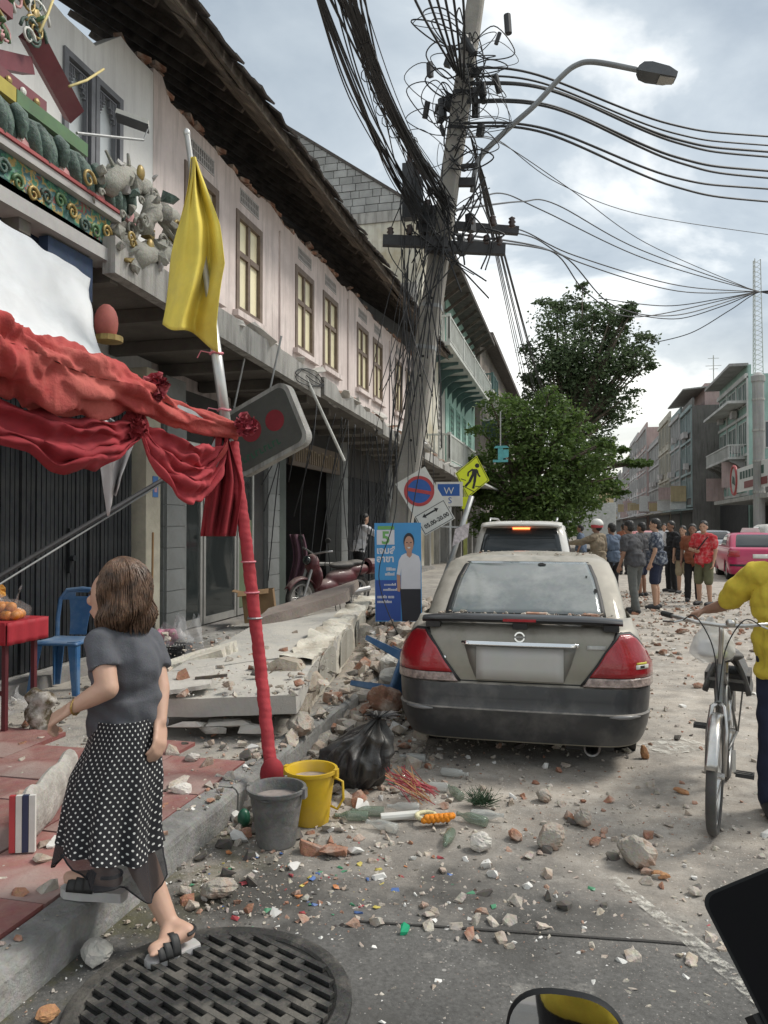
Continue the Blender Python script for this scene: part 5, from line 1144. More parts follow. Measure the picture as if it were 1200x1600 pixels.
# ================================================================== SHRINE FRONT, FLAG, RED DRAPES
def carved_material():
 m = bpy.data.materials.new('painted carving'); m.use_nodes = True; t = m.node_tree; b = t.nodes['Principled BSDF']
 tc = t.nodes.new('ShaderNodeTexCoord'); v = t.nodes.new('ShaderNodeTexVoronoi'); v.inputs['Scale'].default_value = 16; t.links.new(tc.outputs['Object'], v.inputs['Vector'])
 n = t.nodes.new('ShaderNodeTexNoise'); n.inputs['Scale'].default_value = 7; n.inputs['Detail'].default_value = 6; t.links.new(tc.outputs['Object'], n.inputs['Vector'])
 r = t.nodes.new('ShaderNodeValToRGB'); r.color_ramp.interpolation = 'CONSTANT'; el = r.color_ramp.elements
 cs = [(0, (0.025, 0.09, 0.08)), (0.42, (0.06, 0.20, 0.12)), (0.49, (0.33, 0.24, 0.08)), (0.54, (0.05, 0.13, 0.14)), (0.60, (0.22, 0.06, 0.05)), (0.64, (0.10, 0.22, 0.13))]
 while len(el) < len(cs): el.new(0.5)
 for q, (p, c) in zip(el, cs): q.position = p; q.color = (*c, 1)
 t.links.new(n.outputs['Fac'], r.inputs[0]); t.links.new(r.outputs[0], b.inputs['Base Color']); b.inputs['Roughness'].default_value = 0.6
 bp = t.nodes.new('ShaderNodeBump'); bp.inputs['Strength'].default_value = 0.8; bp.inputs['Distance'].default_value = 0.03; t.links.new(v.outputs['Distance'], bp.inputs['Height']); t.links.new(bp.outputs[0], b.inputs['Normal']); return m
m_carv = carved_material()
m_gold = mat('weathered gilt', (0.32, 0.23, 0.08), 0.45, metal=0.35, var=0.3, vs=10); m_jade = mat('jade glaze', (0.085, 0.135, 0.112), 0.55, var=0.4, vs=9, bump=1.0, bs=26, dirt=((0.04, 0.07, 0.06), 0.7, 12)); m_pnk = mat('pink lotus paint', (0.55, 0.30, 0.30), 0.7, var=0.15, vs=8)
m_mar = mat('maroon beam paint', (0.155, 0.035, 0.045), 0.55, var=0.15, vs=3, dirt=((0.22, 0.10, 0.10), 0.3, 2)); m_navy = mat('dark blue soffit', (0.02, 0.04, 0.085), 0.7, var=0.3, vs=3); m_stone = mat('pale moulding', (0.42, 0.41, 0.40), 0.8, var=0.12, vs=4); m_rl = mat('red line', (0.33, 0.07, 0.07), 0.6)
m_yl = mat('yellow ledge', (0.40, 0.33, 0.05), 0.5, var=0.1); m_gl2 = mat('green ledge', (0.09, 0.17, 0.075), 0.5, var=0.2, vs=2); m_bp = mat('blue panel', (0.03, 0.08, 0.28), 0.5, var=0.2, vs=4)
S_ = empty('shrine_canopy', (-4.4, 4.2, 3.8), 'ornate Chinese shrine canopy with green drapery carvings and maroon beams', 'shrine canopy')
X0 = -3.80
MB().bb(-3.94, X0, 2.2, 5.72, 3.93, 4.20).build('frieze', m_carv, S_)
MB().bb(-3.96, X0 + 0.05, 2.2, 5.74, 3.82, 3.925).build('moulding', m_stone, S_); MB().bb(-3.96, X0 + 0.06, 2.2, 5.78, 4.205, 4.262).build('moulding', m_stone, S_); MB().bb(-3.95, X0 + 0.075, 2.2, 5.78, 4.266, 4.292).build('red_line', m_rl, S_)
MB().bb(-5.2, -3.97, 2.2, 5.7, 3.80, 3.90).build('soffit', m_navy, S_)
MB().bb(-4.7, -3.90, 5.42, 5.50, 3.42, 3.80).build('end_panel', m_navy, S_); MB().bb(-3.9, -3.82, 4.95, 5.5, 3.45, 3.80).build('end_panel', m_navy, S_)
rg = random.Random(4)
# scrolls carved on the frieze
y = 3.4; k = 0
def scroll(mb, o, r, turns, flip):
 pts = []; N = 16
 for i in range(N): t = i / (N - 1); a = t * turns * 6.283; q = r * (1 - 0.8 * t); pts.append(o + Vector((0.012, q * math.cos(a) * flip, q * math.sin(a))))
 mb.tube(pts, [0.016 * (1 - 0.5 * i / N) for i in range(N)], 5)
while y < 5.7:
 mb = MB(); scroll(mb, Vector((X0 - 0.004, y, 4.06 + 0.04 * math.sin(y * 9))), 0.062, 1.4, 1 if k % 2 else -1); mb.build('scroll', (m_gold, m_jade, m_gl2)[k % 3], S_, smooth=True); y += 0.15; k += 1
# drapery tiles with rolled tops, lotus petals between them
def drape(y):
 def fn(u, v):
  a = u * 2 - 1; w = 0.205 * (1 - 0.55 * v ** 2.4); z = 4.52 - 0.25 * v - 0.03 * abs(a) * (1 - v); bul = 0.085 * math.cos(a * 1.45) * (0.55 + 0.45 * math.sin(v * 3.0)); rip = 0.022 * math.sin(a * 13 + v * 4)
  return (X0 - 0.02 + bul + rip, y + a * w + 0.10 * v, z)
 mb = MB().grid(fn, 36, 12, thick=0.02); mb.tube([(X0 + 0.03, y + 0.19, 4.53), (X0 + 0.07, y + 0.22, 4.47), (X0 + 0.07, y + 0.24, 4.40), (X0 + 0.04, y + 0.25, 4.34)], [0.045, 0.055, 0.045, 0.025], 10); mb.tube([(X0 - 0.05, y - 0.24, 4.52), (X0 + 0.03, y, 4.53), (X0 - 0.02, y + 0.24, 4.525)], 0.022, 8)
 return mb
for i in range(7): drape(2.95 + 0.455 * i).build('drapery_tile', m_jade, S_, sharp=60)
for i in range(7):
 yy = 3.2 + 0.455 * i; mb = MB().prism([(-0.14, 0), (0.14, 0), (0.09, 0.10), (0, 0.21), (-0.09, 0.10)], (X0 - 0.01, yy, 4.294), (0, 1, 0), (0, 0, 1), (0.035, 0, 0)); pt = mb.build('lotus_petal', m_pnk, S_)
 mb = MB(); [mb.ell((X0 + 0.03, yy + 0.035 * math.cos(t), 4.36 + 0.035 * math.sin(t)), (0.012, 0.022, 0.022), nu=6, nv=4) for t in (0, 1.57, 3.14, 4.71)]; mb.build('blossom', m_wpl, pt)
MB().bb(-4.2, -3.85, 2.2, 5.6, 4.30, 4.50).build('backing', m_navy, S_)
# upper tiers
MB().bb(-5.1, -4.40, 3.2, 5.30, 5.07, 5.19).build('ledge', m_yl, S_); MB().bb(-5.1, -4.40, 5.31, 6.25, 5.07, 5.19).build('ledge', m_gl2, S_); MB().bb(-5.05, -4.46, 3.2, 6.15, 4.98, 5.065).build('ledge', m_stone, S_)
MB().bb(-5.0, -4.55, 3.2, 5.9, 4.62, 4.975).build('painted_panel', m_carv, S_)
for a, b, mm in ((4.9, 5.25, m_gold), (5.3, 5.55, m_bp), (5.6, 5.82, m_gold)): MB().bb(-4.55, -4.53, a, b, 4.66, 4.95).build('inset_panel', mm, S_)
MB().bb(-5.1, -4.5, 3.2, 5.8, 5.195, 5.36).build('upper_frieze', m_mar, S_)
for k in range(9): MB().ell((-4.49, 4.3 + 0.17 * k, 5.28), (0.02, 0.035, 0.035), nu=8, nv=6).build('stud', m_wpl if k % 2 else m_gold, S_)
MB().bb(-5.1, -4.55, 3.0, 5.25, 5.365, 5.75).build('painted_panel', m_carv, S_); MB().bb(-5.15, -4.50, 3.0, 5.3, 5.755, 5.80).build('ledge', m_stone, S_); MB().bb(-5.15, -4.48, 3.0, 5.35, 5.803, 5.92).build('upper_frieze', m_mar, S_)
MB().bar(at(46, 50, X=-4.62), at(116, 180, X=-4.8), 0.09, 0.19, (0.3, 1, 0.4)).build('beam', m_mar, S_); MB().bar(at(-30, 88, X=-4.6), at(42, 103, X=-4.75), 0.12, 0.14).build('beam', m_mar, S_)
# ornaments on the ridge at the very top left
for k in range(26):
 p = at(rg.uniform(-10, 62), rg.uniform(-20, 60), X=-4.55); mm = (m_jade, m_gold, m_pnk, m_wpl, m_gl2)[k % 5]; mb = MB()
 if k % 2: scroll(mb, p, rg.uniform(0.08, 0.16), 1.3, rg.choice((-1, 1)))
 else: mb.chunk(p, (0.08, rg.uniform(0.08, 0.2), rg.uniform(0.06, 0.16)), rg, 14)
 mb.build('ridge_ornament', mm, S_, smooth=True)
MB().bb(-5.1, -4.6, 3.0, 5.3, 5.925, 6.3).build('ridge', m_stone, S_)
# broken dragon at the end of the canopy
D_ = empty('broken_dragon', at(205, 380, X=-3.9), 'smashed grey and gold dragon carving dangling at the shrine canopy end', 'sculpture')
m_drg = mat('dusty dragon stucco', (0.33, 0.32, 0.28), 0.85, var=0.25, vs=6, bump=0.8, bs=40, dirt=((0.20, 0.22, 0.19), 0.5, 6), rand=0.1)
body = [(152, 300), (175, 285), (200, 275), (225, 300), (240, 325), (225, 350), (200, 345), (185, 370), (205, 395), (235, 398), (262, 385), (272, 355), (255, 330)]
pts = [at(px, py, X=-3.85 + 0.12 * math.sin(i * 1.7)) for i, (px, py) in enumerate(body)]
mb = MB(); cable('x', pts, 0.1, mb=mb, n=5, sides=9); bo = mb.build('body', m_drg, D_, smooth=True)
bn_ = [v.normal.copy() for v in bo.data.vertices]
for i, v_ in enumerate(bo.data.vertices):
 q = nz3(v_.co, 9) * 0.05 + nz3(v_.co, 3) * 0.06; v_.co += bn_[i] * q
for k in range(60):
 px, py = rg.choice(body); p = at(px + rg.uniform(-22, 22), py + rg.uniform(-22, 22), X=-3.75 + rg.uniform(-0.12, 0.12)); s = rg.uniform(0.05, 0.15)
 if k % 3 == 0: mb = MB(); scroll(mb, p, s * 0.55, 1.2, rg.choice((-1, 1))); mb.build('scale_curl', (m_drg, m_drg, m_gold)[k % 9 // 3], D_, smooth=True)
 else: MB().chunk(p, (s, s * 1.2, s), rg, 10).build('fragment', (m_drg, m_drg, m_drg, m_gold, m_stone, m_jade, m_drg)[k % 7], D_)
for px, py in ((220, 270), (235, 385)): MB().ell(at(px, py, X=-3.68), (0.03, 0.05, 0.07), nu=10, nv=7).build('gold_scale', m_gold, D_, smooth=True)
for a, b in (((180, 280), (165, 235)), ((195, 275), (200, 240)), ((215, 360), (190, 410)), ((250, 345), (285, 400)), ((185, 395), (178, 412))): MB().tube([at(*a, X=-3.8), at((a[0] + b[0]) / 2 + 4, (a[1] + b[1]) / 2, X=-3.75), at(*b, X=-3.75)], [0.03, 0.02, 0.012], 6).build('claw', m_drg, D_)
# flood light on a bracket, on the white wall
FL = empty('flood_light', at(200, 195, X=-5.0), 'slim white flood light on a thin bracket under the fretwork windows', 'lamp')
a, b = at(182, 178, X=-4.9), at(232, 196, X=-4.6); MB().bar(a, b, 0.16, 0.05).build('housing', m_wpl, FL); MB().bar(a - Vector((0, 0, 0.04)), b - Vector((0, 0, 0.04)), 0.18, 0.02).build('rim', m_xarm, FL)
mb = MB(); mb.cyl(at(232, 198, X=-4.6), at(224, 219, X=-4.6), 0.008, n=5); mb.cyl(at(224, 219, X=-4.6), at(120, 208, X=-4.5), 0.014, n=6); mb.build('bracket', m_steel, FL)
# yellow ropes
m_cord = mat('yellow rope', (0.60, 0.50, 0.22), 0.7)
for i, (a, b) in enumerate((((62, 50), (88, -15)), ((108, 135), (162, 108)), ((-5, 10), (12, 30)))):
 o = MB().tube([at(*a, X=-4.4), at((a[0] + b[0]) / 2, (a[1] + b[1]) / 2 + 4, X=-4.5), at(*b, X=-4.7)], 0.012, 6).build('yellow_rope', m_cord, None, True); tag(o, ('yellow rope rising from the ridge ornaments of the shrine', 'short yellow rope stretched across the fretwork window', 'yellow rope in the topmost left corner of the shrine')[i], 'rope', 'yellow ropes on the shrine')
# white sheet awning folded down, with its torn net edge
m_awn = mat('white awning sheet', (0.66, 0.68, 0.70), 0.55, var=0.06, vs=2.5, bump=0.1, bs=8, dirt=((0.48, 0.49, 0.50), 0.5, 2.2))
A_ = [at(-60, 305, d=4.3), at(140, 436, d=4.95), at(172, 580, d=4.5), at(-60, 500, d=3.7)]
def awn(u, v):
 p = A_[0].lerp(A_[1], u).lerp(A_[3].lerp(A_[2], u), v); n_ = (A_[1] - A_[0]).cross(A_[3] - A_[0]).normalized(); return p + n_ * (0.06 * math.sin(v * 3.1) + 0.02 * nz3((u * 6, v * 5, 2))) + Vector((0.03 * nz3((u * 4, v * 4, 0)), 0, 0.03 * nz3((u * 9, v * 3, 5)) * (1 if v > 0.9 or u > 0.9 else 0.4)))
o = MB().grid(awn, 40, 12, thick=0.01).build('awning_sheet', m_awn, None, True); tag(o, 'white sheet awning hanging folded above the red drapes', 'awning')
lat = MB().bar(at(170, 470, X=-3.6), at(178, 565, X=-3.5), 0.08, 0.25); ln = MB()
LN = empty('hanging_lantern', at(168, 500, d=5.6), 'round red and gold paper lantern half hidden behind the white awning', 'lantern')
MB().ell(at(166, 505, d=5.6), (0.085, 0.085, 0.14), nu=16, nv=10).build('shade', mat('lantern paper', (0.36, 0.10, 0.08), 0.7, var=0.2), LN, smooth=True); MB().lathe([(0.03, -0.03), (0.10, -0.02), (0.10, 0.02), (0.03, 0.03)], at(170, 530, d=5.6), 12).build('collar', m_gold, LN)
# red-wrapped festival post with the steel flagpole tied to it
m_rc = mat('red cloth', (0.36, 0.035, 0.045), 0.85, var=0.2, vs=6, bump=0.25, bs=25); m_cc = mat('faded red cloth', (0.40, 0.055, 0.05), 0.9, var=0.2, vs=3, bump=0.4, bs=60, dirt=((0.50, 0.15, 0.12), 0.6, 1.6)); m_dr = mat('deep red cloth', (0.26, 0.018, 0.026), 0.85, var=0.22, vs=5)
FB = at(425, 1222, Z=PV); FP = empty('festival_post', FB, 'slanting post wrapped in red cloth standing at the kerb', 'post')
Lp = [FB, at(408, 1050, d=4.62), at(385, 850, d=4.68), at(363, 690, d=4.72)]
def wrapfn(u, v):
 k = u * 3; i = min(2, int(k)); t = k - i; p = Lp[i].lerp(Lp[i + 1], t); a = v * 2 * math.pi
 r = 0.036 + 0.0012 * math.sin(a + u * 95) + 0.0022 * abs(math.sin(a * 0.5 + u * 150)) + 0.003 * nz3((u * 30, math.cos(a) * 2, math.sin(a) * 2)); return p + Vector((math.cos(a) * r, math.sin(a) * r, 0.0))
MB().grid(wrapfn, 260, 14).build('cloth_wrap', m_rc, FP, smooth=True)
MB().ell(FB + Vector((0, 0, 0.05)), (0.07, 0.07, 0.09), nu=12, nv=8).build('knot', m_dr, FP, smooth=True)
m_tie = mat('pink tie', (0.60, 0.20, 0.24), 0.7)
for t in (0.42, 0.62, 0.86):
 p = Lp[1].lerp(Lp[2], t); MB().tube([p + Vector((0.042 * math.cos(a), 0.042 * math.sin(a), 0)) for a in [k * 0.524 for k in range(12)]], 0.006, 5, closed=True).build('tie', m_tie if t > 0.5 else m_steel, FP)
F0, F1 = at(358, 700, d=4.78), at(292, 208, d=4.78)
FLP = empty('flagpole', F0, 'shiny steel flagpole tied to the red wrapped post', 'flagpole')
MB().tube([F0, F0.lerp(F1, 0.44), F0.lerp(F1, 0.4401), F1], [0.034, 0.034, 0.020, 0.018], 14).build('pole', m_alu, FLP, smooth=True); MB().ell(F1, (0.022, 0.022, 0.03), nu=10, nv=6).build('finial', m_alu, FLP, smooth=True)
for t in (0.12, 0.30):
 p = F0.lerp(F1, t); MB().tube([p + Vector((0.038 * math.cos(a), 0.038 * math.sin(a), 0.004 * math.sin(3 * a))) for a in [k * 0.524 for k in range(12)]], 0.008, 5, closed=True).build('pink_tie', m_tie, FLP); MB().tube([p + Vector((-0.03, -0.03, 0)), p + Vector((-0.08, -0.05, 0.01)), p + Vector((-0.11, -0.04, -0.03))], 0.004, 4).build('tie_end', m_tie, FLP)
# the flag
m_flag = mat('yellow flag cloth', (0.74, 0.60, 0.10), 0.8, var=0.10, vs=5, bump=0.15, bs=90, dirt=((0.55, 0.45, 0.14), 0.4, 3))
tf = m_flag.node_tree; bsdf = tf.nodes['Principled BSDF']; bsdf.inputs['Transmission Weight'].default_value = 0.0
Yk = [245, 300, 350, 410, 460, 505]; XL = [298, 289, 281, 268, 259, 253]; XR = [308, 324, 341, 353, 346, 338]
def flag(u, v):
 y = 245 + (262 + 40 * u ** 1.5) * v; k = min(y, 505); i = max(0, min(4, sum(1 for q in Yk[1:-1] if q <= k))); t = (k - Yk[i]) / (Yk[i + 1] - Yk[i]); xl = XL[i] + (XL[i + 1] - XL[i]) * t; xr = XR[i] + (XR[i + 1] - XR[i]) * t
 amp = 0.02 + 0.09 * v; dd = 4.72 + amp * math.sin(u * 8.5 + 1.2 + v * 0.8) + 0.03 * math.sin(u * 19 + v * 3) + 0.03 * nz3((u * 3, v * 4, 0)); return at(xl + (xr - xl) * u + 3 * math.sin(v * 9 + u * 5), y + 5 * math.sin(u * 8.5) * v, d=dd)
o = MB().grid(flag, 60, 46, thick=0.003).build('yellow_flag', m_flag, None, True); tag(o, 'plain yellow flag hanging limp from the steel flagpole', 'flag')
# drapes on the frame
RD = empty('red_drape', at(180, 620, d=3.8), 'long swagged red cloth wound along the frame to the flagpole', 'drape')
C_ = [at(-90, 520, d=3.05), at(0, 548, d=3.3), at(110, 588, d=3.6), at(205, 612, d=4.0), at(285, 648, d=4.4), at(372, 672, d=4.68)]; RR = [0.155, 0.15, 0.135, 0.095, 0.06, 0.04]
def ctr(u, C=C_):
 k = u * (len(C) - 1); i = min(len(C) - 2, int(k)); t = k - i; p0 = C[max(i - 1, 0)]; p1 = C[i]; p2 = C[i + 1]; p3 = C[min(i + 2, len(C) - 1)]
 return 0.5 * ((2 * p1) + (p2 - p0) * t + (2 * p0 - 5 * p1 + 4 * p2 - p3) * t * t + (3 * p1 - p0 - 3 * p2 + p3) * t ** 3), RR[i] + (RR[i + 1] - RR[i]) * t
def twist(u, v):
 p, r = ctr(u); d = (ctr(min(u + 0.01, 1))[0] - ctr(max(u - 0.01, 0))[0]).normalized(); s = d.cross(Vector((0, 0, 1))).normalized(); a = v * 2 * math.pi
 cr_ = abs(nz3((u * 16 + a * 0.5, math.cos(a) * 1.3 + u * 5, math.sin(a) * 1.3), 1.5)) * 0.28 - 0.05
 f = 1 - cr_ + 0.09 * math.sin(7 * a + u * 26) + 0.06 * abs(math.sin(6 * a + u * 34 + 1)) + 0.15 * math.sin(2 * a + u * 13) + 0.11 * math.sin(5 * a - u * 21 + 1) + 0.07 * math.sin(9 * a + u * 17) + 0.25 * nz3((u * 5, math.cos(a), math.sin(a)), 1.6); z = math.sin(a); return p + s * math.cos(a) * r * f + Vector((0, 0, z * r * f * (1.15 if z < 0 else 0.85)))
MB().grid(twist, 230, 72).build('twisted_cloth', m_cc, RD, smooth=True)
def swag(p0, p1, drop, w, rows, folds, seed, top=0.0, out=Vector((0.25, -0.1, 0))):
 p0 = Vector(p0); p1 = Vector(p1)
 def fn(u, v):
  p = p0.lerp(p1, u); dr = drop * (0.25 + 0.75 * v) * (4 * u * (1 - u)) ** 0.75; q = p + Vector((0, 0, top - dr - 0.05 * v)); b = 0.5 - abs(u - 0.5)
  return q + out * (b * 2 * (0.06 + 0.10 * math.sin(v * folds * 3.14) ** 2)) + Vector((0.05, 0.0, 0.05)) * nz3((u * 5, v * 5, seed)) + Vector((0.02, 0, -0.02)) * nz3((u * 14, v * 9, seed + 3))
 return MB().grid(fn, 50, rows, thick=0.004)
swag(at(-80, 590, d=3.1), at(225, 655, d=4.1), 0.27, 0, 30, 5, 1, out=Vector((0.5, -0.2, 0))).build('under_swag', m_dr, RD, smooth=True)
swag(at(218, 648, d=4.1), at(352, 690, d=4.66), 0.36, 0, 34, 6, 2, out=Vector((0.5, -0.3, 0))).build('front_swag', m_rc, RD, smooth=True)
def tail(u, v):
 px = 318 + 55 * u + 6 * math.sin(v * 4); y = 690 + 148 * v - 40 * (1 - u) * (1 - v); x = 352 + (px - 352) * (0.35 + 0.65 * min(1, v * 2.2)); return at(x, y, d=4.66 + 0.045 * math.sin(u * 16 + 0.5) + 0.02 * math.sin(u * 31 + v * 3))
MB().grid(tail, 50, 26, thick=0.004).build('tail', m_dr, RD, smooth=True)
MB().grid(lambda u, v: at(352 - 72 * u + 4, 690 + 85 * u ** 0.8 + 14 * v * (1 - u) - 2, d=4.58 - 0.05 * math.sin(u * 3) + 0.03 * v), 24, 6, thick=0.004).build('fold', m_cc, RD, smooth=True)
# rosettes of gathered cloth
def rosette(name, p, r, m, seed):
 rg = random.Random(seed); mb = MB(); p = Vector(p)
 for k in range(34):
  a = rg.uniform(0, 6.28); z = rg.uniform(-0.5, 1); q = math.sqrt(max(0, 1 - z * z)); d = Vector((q * math.cos(a) * 0.9, -abs(z) * 0.8 - 0.1, q * math.sin(a))); t1 = d.orthogonal().normalized(); t2 = d.cross(t1); b = rg.uniform(0, 6.28); tt = t1 * math.cos(b) + t2 * math.sin(b); nn = d.cross(tt)
  c_ = p + d * r * 0.62; w = r * rg.uniform(0.35, 0.55)
  mb.grid(lambda u, v, c_=c_, d=d, tt=tt, nn=nn, w=w: c_ + tt * (u - 0.5) * w * 1.6 + d * (v * w * 0.9 - (u - 0.5) ** 2 * w) + nn * w * 0.35 * math.sin(u * 7 + v * 2), 8, 3)
 mb.ell(p, r * 0.66, nu=10, nv=7); return mb.build(name, m, RD, smooth=True)
m_ros = mat('burgundy rosette cloth', (0.30, 0.035, 0.055), 0.8, var=0.3, vs=14, dirt=((0.5, 0.22, 0.2), 0.35, 12))
rosette('rosette', at(246, 606, d=4.1), 0.085, m_ros, 1); rosette('rosette', at(386, 664, d=4.6), 0.075, m_ros, 2); rosette('rosette', at(212, 666, d=4.05), 0.08, m_dr, 3)
mb = MB(); mb.bar(at(-90, 500, d=3.2), at(370, 676, d=4.75), 0.04, 0.05); fr = mb.build('frame_rail', m_steel, None); tag(fr, 'thin steel rail running under the red drape', 'rail')
o = MB().bar(at(325, 735, d=4.6), at(352, 680, d=4.7), 0.02, 0.10, (1, 0, 0)).build('steel_bracket', m_steel); tag(o, 'grey steel bracket where the drape meets the flagpole', 'bracket')
# torn white cloth and a slanting dark rod before the shutter
m_rag = mat('white rag', (0.62, 0.62, 0.62), 0.85, var=0.1, vs=6)
def rag(u, v):
 x = 143 + 25 * v + u * (62 - 46 * max(0, v - 0.35) / 0.65) * (0.15 + 0.85 * min(1, v * 3)); y = 640 + 165 * v - 45 * u * v + (8 if v > 0.9 else 0) * math.sin(u * 9); return at(x, y, d=4.5 + 0.06 * math.sin(u * 9 + v * 2) + 0.02 * nz3((u * 5, v * 5, 1)))
o = MB().grid(rag, 26, 24, thick=0.003).build('white_rag', m_rag, None, True); tag(o, 'torn white cloth hanging below the red drape', 'cloth')
o = MB().cyl(at(-20, 912, d=5.0), at(262, 745, d=6.0), 0.018, n=8).build('prop_rod', m_xarm); tag(o, 'long dark rod slanting up across the black shutter', 'rod')
o = MB().cyl(at(-20, 925, d=4.98), at(250, 757, d=6.0), 0.007, n=6).build('thin_rod', m_steel); tag(o, 'thin grey stay just below the long dark rod', 'rod')
o = MB().cyl(at(478, 590, X=-3.7), at(538, 720, X=-3.3), 0.022, n=8).build('fluorescent_tube', m_wpl); tag(o, 'white tube dangling slantwise from the broken canopy', 'tube')
rg = random.Random(15)
for k in range(30):
 px = rg.uniform(440, 640); y0 = 600 + (px - 440) * 0.55; a = at(px, y0, X=-3.75); b = at(px + rg.uniform(-45, 25), y0 + rg.uniform(120, 330), X=-4.0); m_ = a.lerp(b, 0.5) + Vector((rg.uniform(-.2, .2), rg.uniform(-.3, .3), rg.uniform(-.2, .2)))
 cable('dangling_wire', [a, m_, b], 0.008, 'loose wire dangling from the broken canopy before the dark shops', 'wire', 'wires hanging from the broken canopy', n=8)
cable('wire_coil', [at(486 + 22 * math.cos(t) * (1 + 0.2 * math.sin(3 * t)), 590 + 14 * math.sin(t * 1.1), X=-3.66) for t in [k * 0.5 for k in range(30)]], 0.007, 'tangle of grey wire caught on the canopy edge', 'wire', n=3)
# ================================================================== VEHICLES
def ring_pts(w, y0, y1, Rr, Rf, br=0.03, bf=0.10, ns=26):
 """plan outline of a car at one height, counter-clockwise from rear left: fixed number of points"""
 P = []; n1, n2 = 13, 7
 for i in range(n1): x = -(w - Rr) + 2 * (w - Rr) * i / (n1 - 1); P.append((x, y0 + br * ((x / w) ** 2 - 0.0)))
 yb = br * ((w - Rr) / w) ** 2
 for i in range(1, n2 + 1): a = -math.pi / 2 + math.pi / 2 * i / n2; P.append((w - Rr + Rr * math.cos(a), y0 + yb + Rr + Rr * math.sin(a)))
 ya, yc = y0 + yb + Rr, y1 - bf * ((w - Rf) / w) ** 2 - Rf
 for i in range(1, ns): P.append((w, ya + (yc - ya) * i / ns))
 for i in range(n2 + 1): a = math.pi / 2 * i / n2; P.append((w - Rf + Rf * math.cos(a), yc + Rf * math.sin(a)))
 for i in range(1, n1): x = (w - Rf) - 2 * (w - Rf) * i / (n1 - 1); P.append((x, y1 - bf * (x / w) ** 2))
 for i in range(1, n2 + 1): a = math.pi / 2 + math.pi / 2 * i / n2; P.append((-(w - Rf) + Rf * math.cos(a), yc + Rf * math.sin(a)))
 for i in range(1, ns): P.append((-w, yc + (ya - yc) * i / ns))
 for i in range(n2): a = math.pi + math.pi / 2 * i / n2; P.append((-(w - Rr) + Rr * math.cos(a), ya + Rr * math.sin(a)))
 return P
def lerp(a, b, t): return a + (b - a) * t
def interp(tab, z):
 if z <= tab[0][0]: return tab[0][1:]
 for p, q in zip(tab, tab[1:]):
  if z <= q[0]: t = (z - p[0]) / (q[0] - p[0]); return tuple(lerp(a, b, t) for a, b in zip(p[1:], q[1:]))
 return tab[-1][1:]
